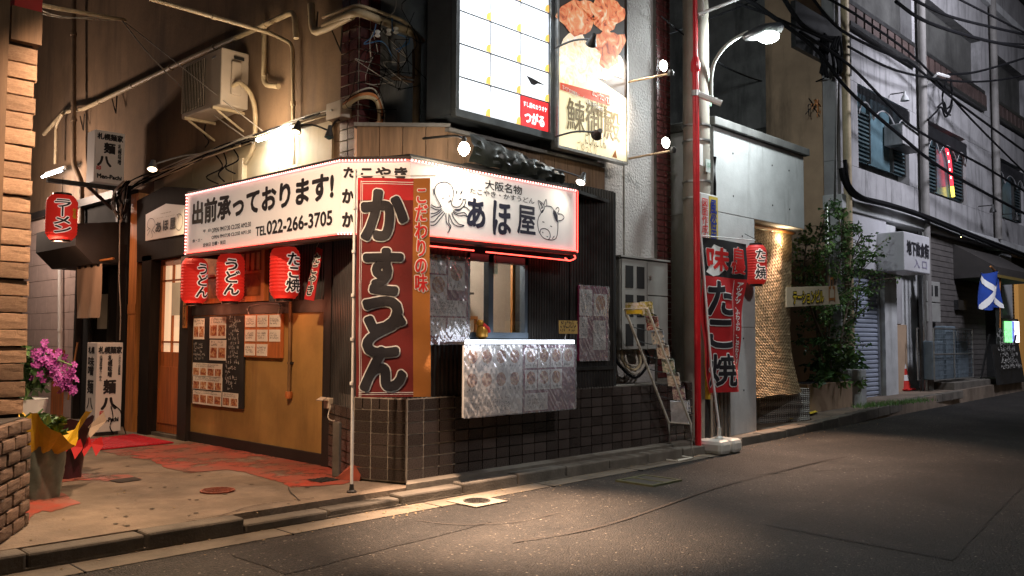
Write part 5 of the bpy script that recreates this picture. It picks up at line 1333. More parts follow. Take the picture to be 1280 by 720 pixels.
# box sign of the noodle shop
t = thing('box_sign', 'white vertical box sign with black characters on a dark bracket above the canopy', 'sign', (4.1, 10.85, 3.05))
q = [PY(117, 231, 10.7), PY(158, 231, 10.7), PY(158, 168, 10.7), PY(117, 160, 10.7)]
bx0, bx1, bz0_, bz1_ = q[0].x, q[1].x - .03, 3.03, 3.66
m_boxs = E('faint_lit_sign', (1, .78, .6), .06, (.56, .50, .46))
box(bx0, 10.7, bz0_, bx1, 10.95, bz1_).build('box', m_boxs, t, bevel=.01)
W = bx1 - bx0
def tb_(s, x, z, w_, h_, **k): txt(s, k.pop('mat', m_black), t, V3((bx0 + x * W, 10.697, bz0_ + z)), UX, UZ, w_ * W, h_, **k)
tb_('札幌麺家', .08, .52, .84, .075, bold=.004, rough=.004); tb_('麺', .30, .36, .36, .125, bold=.006); tb_('八', .10, .20, .44, .115, bold=.008)
tb_('札幌味噌', .76, .24, .12, .25, bold=.002, vert=True); tb_('Men-Pachi', .10, .05, .8, .05, bold=.004, rough=.004); tb_('印', .07, .145, .14, .05, mat=m_redprint, bold=.003)
t = thing('sign_bracket', 'dark angled bracket carrying the box sign and the ramen lantern', 'bracket', (3.9, 10.85, 2.9))
b = MB(); b.box(3.40, 10.78, 2.97, 4.3, 10.84, 3.02); b.box(4.2, 10.78, 2.55, 4.26, 10.84, 3.02); b.build('arm', m_darkwood, t)
MB().tube([(3.85, 10.81, 2.98), (4.24, 10.81, 2.66)], .022, 6).build('brace', m_darkwood, t)
# standing sign
t = thing('standing_sign', 'white standing box sign with black characters beside the red mat', 'sign', (3.8, 10.05, .1))
sx0, sx1, sy0, sy1, sz0, sz1 = 3.67, 3.95, 9.87, 10.16, .14, 1.12
box(sx0 + .02, sy0 + .02, .1, sx1 - .02, sy1 - .02, .15).build('base', m_metal_d, t)
box(sx0, sy0, sz0, sx1, sy1, sz1).build('box', m_boxs, t, bevel=.008)
W = sx1 - sx0
def ts(s, x, z, w_, h_, **k): txt(s, k.pop('mat', m_black), t, V3((sx0 + x * W, sy0 - .003, sz0 + z)), UX, UZ, w_ * W, h_, **k)
ts('札幌麺家', .06, .86, .88, .075, bold=.004, rough=.003); ts('麺', .28, .42, .46, .15, bold=.006); ts('八', .22, .25, .56, .12, bold=.009)
ts('札幌味噌', .42, .60, .17, .24, bold=.003, vert=True); ts('北海道味噌らーめん', .10, .56, .11, .28, bold=.001, vert=True); ts('こだわり自家製麺', .82, .62, .09, .22, bold=.001, vert=True)
ts('Men-Pachi', .10, .11, .78, .045, bold=.004, rough=.003); ts('印', .16, .175, .16, .055, mat=m_redprint, bold=.003)
for s, z, h_ in (('麺', .42, .15), ('八', .25, .12), ('札幌', .86, .07), ('味噌', .62, .2)):
    txt(s, m_black, t, V3((sx0 - .003, sy1 - .06, sz0 + z)), UYn, UZ, .17, h_, bold=.005, vert=(s == '味噌'))
MB().tube(smooth([(3.83, 9.85, .42), (3.85, 9.84, .3), (3.82, 9.84, .2), (3.86, 9.82, .11)]), .006, 5).build('cord', m_cable, t)
MB().tube(smooth([(3.85, 9.85, .44), (3.93, 9.84, .36), (3.96, 9.84, .22), (3.98, 9.8, .11)]), .006, 5).build('cord', m_cable, t)
# red mat
mt = thing('door_mat', 'red ribbed rubber mat on the forecourt in front of the shop doors', 'mat', (3.7, 9.15, .105))
P4 = [PZ(99, 552, .105), PZ(125, 562.5, .105), PZ(217, 554, .105), PZ(167, 544, .105)]
MB().extr(P4[::-1], V3((0, 0, .012))).build('mat', m_mat, mt)
b = MB()
for i in range(16):
    u = (i + .5) / 16; a = P4[0].lerp(P4[3], u); c = P4[1].lerp(P4[2], u); b.tube([a + UZ * .013, c + UZ * .013], .006, 4)
b.build('rib_pattern', m_mat, mt)

# flowers beside the brick pillar
def leaves(b, C, n, sp, size, droop=0, rd=random):
    for _ in range(n):
        d = V3((rd.gauss(0, 1), rd.gauss(0, 1), rd.gauss(0, .8))); d.normalize()
        p = V3(C) + V3((d.x * sp[0], d.y * sp[1], d.z * sp[2])) * rd.random() ** .45
        l = size * rd.uniform(.6, 1.2); ax = V3((rd.gauss(0, 1), rd.gauss(0, 1), rd.gauss(0, .6) - droop)).normalized(); s_ = ax.cross(V3((rd.random(), rd.random(), rd.random()))).normalized() * l * .28
        nn = ax.cross(s_).normalized() * l * .06
        b.add([p, p + ax * l * .45 + s_ + nn, p + ax * l, p + ax * l * .45 - s_ + nn], [(0, 1, 2, 3)])
    return b
g0 = PZ(53, 622, .1)
fp = thing('flower_pot', 'flower pot wrapped in grey green foil with crumpled yellow paper', 'potted plant', g0)
n = 28; prof = []
vs = []
for j in range(9):
    for i in range(n):
        a = 2 * math.pi * i / n; r = (.105 + .035 * j / 8) * (1 + .05 * math.sin(a * 7 + j) + .03 * math.sin(a * 13 - j * 2))
        vs.append(g0 + V3((math.cos(a) * r, math.sin(a) * r, .36 * j / 8)))
m_foil = M('grey_green_foil', (.20, .24, .21), .32, .3, 8, .5, 25, metal=.45)
MB().add(vs, [(j * n + i, j * n + (i + 1) % n, (j + 1) * n + (i + 1) % n, (j + 1) * n + i) for j in range(8) for i in range(n)]).build('foil_wrap', m_foil, fp, True)
vs = []; n = 36
for j in range(6):
    for i in range(n):
        a = 2 * math.pi * i / n; k = j / 5; r = .13 + .15 * k * (1 + .35 * math.sin(a * 4 + 1)) ; zq = .31 + .17 * k * (1 + .6 * math.sin(a * 3 + 2)) + .02 * math.sin(a * 11)
        vs.append(g0 + V3((math.cos(a) * r * .95, math.sin(a) * r * .95, zq)))
MB().add(vs, [(j * n + i, j * n + (i + 1) % n, (j + 1) * n + (i + 1) % n, (j + 1) * n + i) for j in range(5) for i in range(n)]).build('yellow_paper', M('yellow_wrap', (.72, .46, .03), .5, .15, 6, .2), fp)
rd = random.Random(4)
leaves(MB(), g0 + V3((0, 0, .48)), 160, (.13, .13, .12), .08, rd=rd).build('foliage', m_leaf_d, fp)
o0 = PZ(52, 604, .1) + V3((.0, .45, -.07))
op = thing('orchid_plant', 'purple flowering plant in a white pot standing behind the yellow wrapped pot', 'potted plant', o0)
MB().lathe(o0 + UZ * .0, [(.18, 0), (.19, .25), (.14, .34), (.10, .36), (.12, .42), (.16, .66), (.165, .67), (.14, .66)], 22).build('white_pot', m_white, op, True)
leaves(MB(), o0 + V3((-.02, 0, .86)), 220, (.20, .2, .2), .11, rd=rd).build('foliage', m_leaf_d, op)
leaves(MB(), o0 + V3((-.08, -.03, 1.02)), 60, (.12, .1, .12), .10, rd=rd).build('foliage', m_leaf, op)
m_pet = M('purple_petal', (.38, .06, .33), .6, .35, 30, .1); fb = MB()
for k in range(135):
    u = rd.random(); c = o0 + V3((.02 + .30 * u, -.12 + rd.gauss(0, .05), .98 + .02 * u - .25 * u * u + rd.gauss(0, .065)))
    ax = V3((rd.gauss(0, .5) , -1, rd.gauss(.2, .5))).normalized(); s1 = ax.cross(UZ).normalized(); s2 = ax.cross(s1)
    for j in range(5):
        a = j * 1.257 + k; d = s1 * math.cos(a) + s2 * math.sin(a); e_ = s1 * math.cos(a + .5) + s2 * math.sin(a + .5); f_ = s1 * math.cos(a - .5) + s2 * math.sin(a - .5); q = .032
        fb.add([c, c + e_ * q * .75 + ax * .006, c + d * q + ax * .002, c + f_ * q * .75 + ax * .006], [(0, 1, 2, 3)])
fb.build('blossom', m_pet, op, kind='stuff')
for k in range(4):
    MB().tube(smooth([o0 + V3((.0, 0, .66)), o0 + V3((.02 + .04 * k, -.06, .95)), o0 + V3((.12 + .06 * k, -.12, 1.02 - .03 * k))]), .006, 5).build('stem', m_leaf, op)
k0 = PZ(84, 597, .1)
kp = thing('wrapped_plant', 'plant pot wrapped in black and dark red paper behind the yellow one', 'potted plant', k0)
vs = []; n = 24
for j in range(10):
    for i in range(n):
        a = 2 * math.pi * i / n; k = j / 9; r = (.10 + .02 * k if j < 6 else .12 + .16 * (k - .6) * (1 + .5 * math.sin(a * 3))) * (1 + .05 * math.sin(a * 6 + j))
        vs.append(k0 + V3((math.cos(a) * r, math.sin(a) * r, .42 * k + (.12 * math.sin(a * 3 + 1) * (k - .6) if j > 5 else 0))))
MB().add(vs, [(j * n + i, j * n + (i + 1) % n, (j + 1) * n + (i + 1) % n, (j + 1) * n + i) for j in range(9) for i in range(n)]).build('paper_wrap', M('black_red_wrap', (.035, .008, .012), .4, .5, 5, .3), kp, True)
for k in range(5):
    a = k * 1.1; c = k0 + V3((math.cos(a) * .13, -.1 + math.sin(a) * .05, .26)); MB().add([c, c + V3((.07, -.02, .05)), c + V3((.09, -.02, -.02)), c + V3((.03, -.03, -.1))], [(0, 1, 2, 3)]).build('ribbon', m_redprint, kp)
MB().add([k0 + V3((.1, -.05, .36)), k0 + V3((.24, -.05, .5)), k0 + V3((.27, -.03, .42)), k0 + V3((.14, -.06, .3))], [(0, 1, 2, 3)]).build('tan_paper', m_noren, kp)
t = thing('leaning_broom', 'thin wooden stick leaning beside the dark noodle shop doorway', 'stick', (4.1, 12.1, .1))
MB().tube([PX(85, 500, 4.05), PX(97, 428, 4.15)], .012, 6).build('stick', m_post, t)

# ================================================================== LAMPS
def spot_lamp(label, base, head, aim, watts, col=(1, .78, .5), lit=True, ang=110, r=.035, arm_mat=m_metal_d, group=None, kind='SPOT', glow=30, size=.04):
    base, head, aim = V3(base), V3(head), V3(aim)
    t = thing('spot_lamp', label, 'lamp', base, group)
    mid = (base + head) / 2 + UZ * .03
    MB().tube(smooth([base, mid, head], 4), .009, 6).build('arm', arm_mat, t, True)
    d = (aim - head).normalized()
    MB().lathe(head - d * .05, [(r * .45, 0), (r * .55, .03), (r * 1.1, .1), (r * 1.15, .105)], 14, d).build('housing', arm_mat, t, True)
    MB().lathe(head + d * .04, [(r * .98, 0), (r * .98, .012), (r * .6, .028), (r * .1, .036)], 14, d).build('bulb', E('lamp_face', col, glow) if lit else m_glass_d, t, True)
    if lit and watts: light(t, kind, head + d * .10, watts, col, aim if kind == 'SPOT' else None, ang, .8, size)
    return t
# big bare bulb over the sign
c = PY(580, 186, 4.72)
t = thing('flood_bulb', 'dazzling bare round bulb on an arm above the white sign', 'lamp', c)
MB().lathe(c - UZ * .04, [(.012, -.01), (.03, .005), (.042, .03), (.042, .05), (.03, .075), (.015, .09)], 16).build('bulb', E('flood_bulb_glass', (1, .82, .55), 90), t, True)
MB().tube(smooth([c + V3((0, .0, .06)), c + V3((.05, .15, .13)), c + V3((.02, .5, .16))]), .01, 6).build('arm', m_metal_d, t, True)
MB().lathe(c + UZ * .045, [(.018, 0), (.02, .03), (.012, .05)], 12).build('socket', m_metal_d, t, True)
light(t, 'SPOT', c + V3((0, -.07, -.03)), 2900, (1, .66, .44), (4.22, 4.0, 0), 60, 1, .05)
light(t, 'POINT', c + V3((.06, .07, .05)), 14, (1, .84, .66), size=.04)
light(t, 'SPOT', c + V3((0, -.07, -.03)), 14, (1, .86, .68), (4.9, 4.95, 2.1), 170, .9, .045)
# spot at the end of the sign
h_ = PY(728, 222, 4.78)
spot_lamp('black spot lamp with white reflector shining at the right end of the sign', (h_.x - .1, 5.25, h_.z + .12), h_, (5.5, 4.75, 2.1), 5, (1, .9, .72), True, 130, .045, glow=6)
# spot at the left, over the wooden door
h_ = PX(191, 206, 3.80)
spot_lamp('small spot lamp above the gable sign shining on the forecourt', (4.38, h_.y - .1, h_.z + .2), h_, (3.2, h_.y - .9, .1), 90, (1, .72, .42), True, 120, .05, glow=12, arm_mat=m_metal)
# spot by the fluorescent tube aimed at the forecourt
h_ = PX(372, 158, 4.08)
spot_lamp('black spot lamp on a long arm beside the fluorescent tube', PX(410, 163, 4.2), h_, (3.0, 6.2, 0), 260, (1, .70, .42), True, 100, .04, glow=4)
t = thing('flood_lamp', 'flood lamp on an arm above the picture edge on the brick pillar', 'lamp', (1.66, 5.55, 3.35))
MB().tube(smooth([V3((1.66, 5.6, 3.35)), V3((1.7, 5.3, 3.55)), V3((1.85, 4.85, 3.5))]), .012, 6).build('arm', m_metal_d, t, True)
MB().lathe((1.85, 4.85, 3.5), [(.02, -.1), (.06, -.05), (.10, .03), (.105, .04)], 14, V3((.35, .1, -1))).build('housing', m_metal_d, t, True)
MB().lathe((1.86, 4.85, 3.47), [(.08, .0), (.08, .02), (.02, .03)], 14, V3((.35, .1, -1))).build('bulb', E('flood_face', (1, .78, .5), 20), t, True)
light(t, 'SPOT', (1.9, 4.85, 3.40), 560, (1, .66, .42), (3.3, 6.0, 0), 122, .9, .06)
h_ = PX(412, 164, 4.1)
spot_lamp('unlit black spot lamp hanging under the beige junction box', PX(425, 150, 4.35), h_, (3.9, 6.0, 1.5), 0, lit=False)
# fluorescent tubes
def tube_lamp(label, a, b_, off, watts, col, glow):
    t = thing('fluorescent_lamp', label, 'lamp', a)
    MB().tube([a, b_], .017, 10).build('tube', E('fluorescent_tube', col, glow), t, True)
    MB().tube([a + off, b_ + off], .026, 6).build('fitting', m_white, t)
    for p in (a, b_): MB().tube([p, p + off], .014, 6).build('holder', m_white, t)
    l = light(t, 'AREA', (a + b_) / 2 - off * .7, watts, col, (a + b_) / 2 - off * .7 + V3((-.35, -.1, -1))); l.data.shape = 'RECTANGLE'; l.data.size = (a - b_).length; l.data.size_y = .05
    l.rotation_euler = (V3((-.4, 0, -1))).to_track_quat('-Z', 'Y').to_euler()
    # light going back onto the wall
    return t
a, bq = PX(322, 175, 4.27), PX(364, 162, 4.27)
t = tube_lamp('bright fluorescent tube on the cream boards above the white sign', a, bq, V3((.06, 0, .04)), 14, (.92, .97, 1), 60)
light(t, 'POINT', (a + bq) / 2 + V3((-.26, 0, .05)), 34, (1, .76, .52), size=.2)
a, bq = PX(53, 221, 4.15), PX(77, 213, 4.15)
t = tube_lamp('fluorescent tube high at the far left beside the ramen lantern', a, bq, V3((.05, 0, .05)), 10, (.9, .92, 1), 25)
light(t, 'POINT', (a + bq) / 2 + V3((-.7, -.4, -.3)), 120, (1, .74, .58), size=.12)
# warm lamp low over the forecourt from the sign soffit
# lamps on arms in front of the food banner
for (bx_, by_, hx, hy, lab, wts) in ((694, 60, 741, 49, 'black spot lamp on an arm in front of the seafood photo', 6), (694, 171, 748, 166, 'black spot lamp on an arm in front of the gold banner lettering', 2)):
    B_ = PY(bx_, by_, 5.12); h_ = PY(hx, hy, 4.72)
    spot_lamp(lab, B_, h_, (h_.x + .25, 5.14, h_.z - .35 if wts == 6 else h_.z - .1), wts, (1, .86, .62), True, 120, .045, glow=3)
for (bx_, by_, hx, hy, lab) in ((783, 103, 830, 83, 'small lit lamp on the upper long arm right of the banner'), (783, 199, 833, 179, 'small lit lamp on the lower long arm right of the banner')):
    B_ = PY(bx_, by_, 5.17); h_ = PY(hx, hy, 4.85); e_ = PY(hx + 8, hy + 9, 4.85)
    t = thing('arm_lamp', lab, 'lamp', B_)
    MB().tube(smooth([B_, (B_ + e_) / 2, e_]), .012, 6).build('arm', M('tan_arm', (.35, .25, .15), .6), t, True)
    MB().lathe(e_ + V3((0, 0, -.02)), [(.03, 0), (.035, .03), (.02, .06)], 10, V3((-.4, -.3, 1))).build('holder', m_metal_d, t, True)
    MB().lathe(h_ + V3((0, 0, -.03)), [(.01, -.02), (.03, .0), (.042, .04), (.03, .075), (.008, .09)], 14, V3((-.3, 0, 1))).build('bulb', E('arm_lamp_glass', (1, .93, .82), 14), t, True)
    light(t, 'SPOT', h_ + V3((-.05, -.02, .1)), 50, (1, .84, .68), (6.9, 5.3, 3.4), 100, .9, .05)
# tarp bundle under the lightbox
b = MB(); T0, T1 = PY(590, 186, 5.05), PY(706, 216, 5.05); n = 40; vs = []
for j in range(9):
    for i in range(n + 1):
        p = T0.lerp(T1, i / n); zt_ = p.z + .12 * (1 - (i / n)) + .02; zb_ = p.z - .10
        q = noise.noise(V3((i * .5, j * .9, 3))) * .028 + .006 * math.sin(i * .9 + j)
        vs.append(V3((p.x, 5.08 + q - .035 * math.sin(j / 8 * 3.14), zt_ + (zb_ - zt_) * j / 8 + .006 * math.sin(i * .7))))
b.add(vs, [(j * (n + 1) + i, j * (n + 1) + i + 1, (j + 1) * (n + 1) + i + 1, (j + 1) * (n + 1) + i) for j in range(8) for i in range(n)])
o = b.build('rolled_tarp', M('black_wet_tarp', (.010, .012, .010), .42, .4, 6, .6, 14), None, True, origin=T0); tag(o, 'crumpled glossy black tarp under the lightbox sign', 'tarp')

# ================================================================== RED POLE, UTILITY POLE, STREET LIGHT
rpole = thing('red_pole', 'glossy red steel pole standing at the street corner in front of the utility pole', 'pole', (7.8, 4.9, 0))
T_, B_ = PY(860.5, -40, 4.92), PY(870.5, 567, 4.92)
Bx = V3((7.85, 4.9, 0)); Tx = V3((7.85, 4.9, 6))
MB().tube([V3((7.84, 4.9, 0)), V3((7.84, 4.9, 4.05))], .034, 14).build('shaft', m_red, rpole, True)
MB().tube([V3((7.84, 4.9, 4.05)), V3((7.84, 4.9, 6))], .026, 12).build('upper_shaft', m_red, rpole, True)
MB().lathe((7.84, 4.9, 4.02), [(.042, 0), (.05, .02), (.05, .1), (.03, .16)], 14).build('joint', m_red, rpole, True)
MB().lathe((7.84, 4.9, 3.76), [(.045, 0), (.045, .06)], 14).build('clamp', m_metal, rpole, True)
MB().tube([(7.86, 4.88, 3.78), (8.02, 4.7, 3.68)], .035, 8).build('reflector', m_white, rpole, True)
ax = PY(868, 14, 4.85); bx_ = PY(940, -8, 4.6)
MB().tube([V3((7.86, 4.88, ax.z)), bx_], .018, 8).build('sign_arm', m_white, rpole, True)
MB().tube([V3((7.93, 4.86, ax.z)), V3((7.93, 4.86, 6))], .012, 6).build('side_rod', m_white, rpole, True)
up = thing('utility_pole', 'grey concrete utility pole with street lamp arm bolted on', 'utility pole', (8.22, 5.12, 0))
MB().tube([(8.2, 5.12, 0), (8.2, 5.12, 9)], .155, 20, .13).build('shaft', M('pole_concrete', (.33, .30, .25), .85, .15, 3, .4, 40, stain=((.16, .15, .13), .5, 4, .55)), up, True)
for z in (2.72, 2.9, 3.35, 3.52): MB().lathe((8.2, 5.12, z), [(.16, 0), (.16, .02)], 20).build('steel_band', m_metal, up, True)
MB().tube([(8.33, 4.98, 2.2), (8.33, 4.97, 2.9), (8.35, 4.98, 3.2)], .018, 6).build('black_hose', m_cable, up, True)
MB().slab(V3((8.12, 4.96, 3.0)), UX, UZ, nB, .085, .14, .01).build('number_plate', M('pole_plate', (.6, .66, .62), .5), up)
txt('13-8', M('green_print', (.02, .2, .1)), up, V3((8.13, 4.945, 3.05)), UX, UZ, .065, .05, bold=.001)
MB().box(7.98, 4.94, 3.05, 8.04, 5.02, 3.28).build('white_box', m_white, up)
# old sign strip on the pole
t = thing('pole_sign', 'white and yellow vertical strip sign strapped on the utility pole', 'sign', (8.24, 4.93, 2.25))
a, bq = PY(876, 300, 4.93), PY(897, 245, 4.93)
box(a.x, 4.93, a.z - .4, bq.x, 4.96, bq.z).build('plate', M('plate_white', (.66, .66, .64), .5, .08), t, bevel=.01)
box(a.x + (bq.x - a.x) * .48, 4.925, a.z - .4, bq.x - .005, 4.93, bq.z - .02).build('yellow_field', M('faded_yellow', (.55, .42, .08), .6), t)
txtY('図面作成中', m_redprint, t, (877.5, 302), (884.5, 249), 4.925, bold=.001, vert=True)
txtY('風俗用', m_blue, t, (888, 305), (895.5, 251), 4.92, bold=.004, vert=True)
# street light
sl = thing('street_lamp', 'bright street lamp head on a curved pale arm fixed to the utility pole', 'street lamp', (8.35, 5.0, 3.5))
Ys = 4.62
pts = [PY(889, 122, 4.98), PY(889, 98, 4.95), PY(893, 78, 4.9), PY(905, 60, 4.8), PY(920, 48, 4.72), PY(935, 40, Ys)]
MB().tube(smooth(pts), .021, 10).build('arm', M('pale_green_arm', (.48, .52, .46), .45), sl, True)
MB().box(pts[0].x - .05, 4.98, pts[0].z - .1, pts[0].x + .02, 5.06, pts[0].z + .28).build('mounting_box', M('green_box', (.2, .33, .24), .5), sl, bevel=.01)
h0, h1 = PY(930, 47, Ys), PY(978, 33, Ys - .12)
dd = (h1 - h0); L = dd.length; dd.normalize()
MB().lathe(h0, [(.02, 0), (.045, .04), (.075, L * .35), (.085, L * .6), (.06, L * .9), (.02, L)], 16, dd).build('head', m_metal, sl, True)
hc = PY(960, 43, Ys - .1)
MB().lathe(hc - UZ * .03, [(.01, -.055), (.07, -.045), (.115, -.015), (.12, .02)], 20, V3((.12, 0, 1))).build('lens', E('street_lamp_lens', (.86, 1, .96), 28), sl, True)
light(sl, 'POINT', hc + V3((.02, -.04, -.14)), 270, (.90, .99, 1), size=.1)
s3 = thing('street_lamp', 'third street lamp across the road behind the viewpoint, outside the picture', 'street lamp', (6.2, -2.2, 0))
MB().tube([(6.2, -2.2, 0), (6.2, -2.2, 6.2)], .08, 12, .05).build('pole', m_metal, s3, True)
MB().tube(smooth([(6.2, -2.2, 6.2), (6.2, -1.9, 6.5), (6.2, -1.4, 6.55)]), .03, 8).build('arm', m_metal, s3, True)
MB().lathe((6.2, -1.2, 6.5), [(.02, -.06), (.16, -.03), (.18, .03), (.05, .08)], 16).build('head', E('street_lamp_lens_warm', (1, .93, .86), 20), s3, True)
light(s3, 'SPOT', (6.2, -1.15, 6.38), 800, (1, .93, .90), (6.6, 5.1, 2.2), 60, .8, .16)
# street lamp farther up the road, out of the picture to the right
s2 = thing('street_lamp', 'second street lamp on its own pole farther up the road, outside the picture', 'street lamp', (16.5, .3, .1))
MB().tube([(16.5, .3, .1), (16.5, .3, 7.6)], .08, 12, .05).build('pole', m_metal, s2, True)
MB().tube(smooth([(16.5, .3, 7.6), (16.5, .6, 8.0), (16.5, 1.2, 8.15)]), .03, 8).build('arm', m_metal, s2, True)
MB().lathe((16.5, 1.4, 8.1), [(.02, -.06), (.16, -.03), (.18, .03), (.05, .08)], 16).build('head', E('street_lamp_lens_cool', (.86, .88, 1), 20), s2, True)
light(s2, 'SPOT', (16.5, 1.4, 7.95), 2300, (.88, .88, 1), (19.0, 6.1, 5.2), 135, .9, .8)
# ================================================================== CONCRETE BOX BUILDING on the corner
cb = thing('concrete_building', 'pale smooth concrete building with overhanging upper box behind the utility pole', 'building', (9.5, 5.1, .1))
X0, X1, Y0 = 8.53, 10.77, 5.1
box(X0, Y0, 2.63, X1, 7.6, 3.60).build('upper_box', m_conc, cb, bevel=.008)
box(X0 - .05, Y0 - .05, 3.605, X1 + .08, 7.7, 3.70).build('roof_edge', m_conc_dark, cb, bevel=.008)
box(X0 + .002, Y0 + .003, .0, 9.44, 7.5, 2.628).build('wall', m_conc, cb)
box(9.44, 6.6, .0, X1, 6.7, 2.62).build('recess_wall', m_conc_warm, cb)
box(X1 - .02, 5.6, .0, X1 + .03, 6.7, 2.62).build('end_wall', m_conc_warm, cb)
b = MB()
for x in (8.95, 9.9, 10.35):
    for z in (2.85, 3.35): b.lathe((x, Y0 - .001, z), [(.012, 0), (.012, .002)], 8, V3((0, -1, 0)))
for z in (.6, 1.2, 1.8, 2.4): b.lathe((9.15, Y0 + .001, z), [(.012, 0), (.012, .002)], 8, V3((0, -1, 0)))
b.build('tie_hole', m_dark, cb, kind='stuff')
for z in (1.33, 2.0): box(8.54, Y0 + .0005, z, 9.44, Y0 + .004, z + .006).build('joint', m_grout_d, cb)
# alley between the tiled pier and the concrete building
box(8.0, 7.2, .1, 8.6, 7.5, 8).build('alley_wall', m_facade_dark, cb)
aw = thing('alley_wall', 'stained beige wall in the narrow gap behind the red pole', 'wall', (8.2, 5.8, .1))
box(8.0, 5.75, .1, 8.5, 5.9, 3.3).build('wall', M('alley_beige', (.27, .22, .15), .9, .3, 1.5, .5, 25, stain=((.06, .05, .04), .85, 1.6, .48)), aw)
box(8.02, 5.1, .1, 8.5, 5.13, .5).build('low_board', m_conc_warm, aw)
# yellow post and grey bars behind the banner
t = thing('bollard', 'yellow post half hidden behind the red takoyaki banner', 'bollard', (8.12, 4.98, .1))
MB().lathe((PY(882, 400, 5.0).x, 5.0, .55), [(.045, 0), (.045, .75), (.03, .79)], 14).build('shaft', M('yellow_post', (.62, .40, .03), .5, .1), t, True)
MB().lathe((PY(882, 400, 5.0).x, 5.0, .1), [(.05, 0), (.046, .45)], 14).build('lower_shaft', m_metal_d, t, True)
t = thing('folding_rack', 'grey metal ladder-like rack standing behind the water base', 'rack', (8.25, 5.0, .1))
for x in (8.1, 8.34): MB().tube([(x, 5.02, .1), (x + .02, 5.06, .95)], .012, 6).build('leg', m_metal, t)
for z in (.3, .5, .7): MB().tube([(8.1, 5.04, z), (8.34, 5.04, z)], .008, 6).build('rung', m_metal, t)
for x in (8.5, 8.58, 8.66): box(x, 5.02, .1, x + .045, 5.045, .68).build('grey_slat', m_metal, t)
# ceiling bulb under the overhang
c = PY(968, 287, 5.35); c.z = 2.55
t = thing('ceiling_lamp', 'warm bare bulb under the overhang above the bamboo screen', 'lamp', c)
MB().lathe(c, [(.01, -.05), (.04, -.035), (.05, 0), (.03, .04), (.03, .07)], 14).build('bulb', E('warm_bulb', (1, .72, .36), 28), t, True)
box(c.x - .5, 5.3, 2.6, c.x + .5, 5.36, 2.625).build('fitting', m_post, t)
light(t, 'SPOT', c + V3((0, -.14, -.07)), 620, (1, .62, .42), c + V3((-1.25, -1.15, -2.5)), 78, 1, .05)
light(t, 'POINT', c + V3((-.05, -.12, -.06)), 7, (1, .74, .44), size=.05)
# bamboo screen hanging and flaring out
bs = thing('bamboo_screen', 'woven bamboo reed screen hanging from the overhang and flaring out at its foot', 'screen', (10.1, 5.2, .5))
TL, TR = PY(940, 292, 5.25), PY(1000, 300, 5.25)
n, m = 46, 74; vs = []
for j in range(m + 1):
    k = j / m; z = 2.58 - (2.58 - .50) * k; y = 5.28 - .16 * max(0, k - .55) ** 2 * 4
    for i in range(n + 1):
        u = i / n; xr = 10.72 + .12 * max(0, k - .6) ** 1.5 * 2.2; x = 9.42 + (xr - 9.42) * u
        vs.append(V3((x, y + .03 * math.sin(u * 5 + k * 3) + (.004 if (i + j) % 2 else 0) + .006 * noise.noise(V3((x * 9, z * 14, 0))), z + .012 * math.sin(u * 9 + k * 4))))
def reed_mat(name, c, sx, sz):
    m, t, b = new_mat(name); N, L = t.nodes.new, t.links.new
    tc = N('ShaderNodeTexCoord'); w1 = N('ShaderNodeTexWave'); w1.bands_direction = 'Z'; w1.inputs['Scale'].default_value = sz; w1.inputs['Distortion'].default_value = 1.2
    w2 = N('ShaderNodeTexWave'); w2.bands_direction = 'X'; w2.inputs['Scale'].default_value = sx; w2.inputs['Distortion'].default_value = 1
    n1 = N('ShaderNodeTexNoise'); n1.inputs['Scale'].default_value = 9; n1.inputs['Detail'].default_value = 7
    for q in (w1, w2, n1): L(tc.outputs['Object'], q.inputs['Vector'])
    mu = N('ShaderNodeMath'); mu.operation = 'ADD'; L(w1.outputs['Fac'], mu.inputs[0]); L(w2.outputs['Fac'], mu.inputs[1])
    m3 = N('ShaderNodeMath'); m3.operation = 'MULTIPLY'; L(mu.outputs[0], m3.inputs[0]); L(n1.outputs[0], m3.inputs[1])
    cr = N('ShaderNodeValToRGB'); cr.color_ramp.elements[0].color = (c[0] * .25, c[1] * .22, c[2] * .2, 1); cr.color_ramp.elements[1].color = (*c, 1); cr.color_ramp.elements[0].position = .15; cr.color_ramp.elements[1].position = .7
    L(m3.outputs[0], cr.inputs[0]); L(cr.outputs[0], b.inputs['Base Color']); b.inputs['Roughness'].default_value = .75
    bp = N('ShaderNodeBump'); bp.inputs['Distance'].default_value = .006; L(mu.outputs[0], bp.inputs['Height']); L(bp.outputs[0], b.inputs['Normal'])
    return m
MB().add(vs, [(j * (n + 1) + i, j * (n + 1) + i + 1, (j + 1) * (n + 1) + i + 1, (j + 1) * (n + 1) + i) for j in range(m) for i in range(n)]).build('woven_reeds', reed_mat('woven_reed', (.48, .35, .19), 9, 17), bs)
MB().tube([(9.4, 5.26, 2.59), (10.76, 5.26, 2.59)], .02, 8).build('top_rod', m_post, bs)
t = thing('rattan_basket', 'low grey woven panel standing under the flared bamboo screen', 'basket', (10.2, 4.98, .1))
P, Q = PZ(949, 531, .1), PZ(1011, 525, .13)
MB().extr([P, Q, Q + UZ * .42, P + UZ * .42], V3((0, .35, 0))).build('woven_side', reed_mat('woven_grey_rattan', (.50, .48, .45), 9, 3), t)
for k in range(17): MB().tube([P + UZ * (.012 + .0248 * k) + V3((0, -.01, 0)), Q + UZ * (.012 + .0248 * k) + V3((0, -.01, 0))], .0115, 6).build('weave_band', bpy.data.materials['woven_grey_rattan'], t)

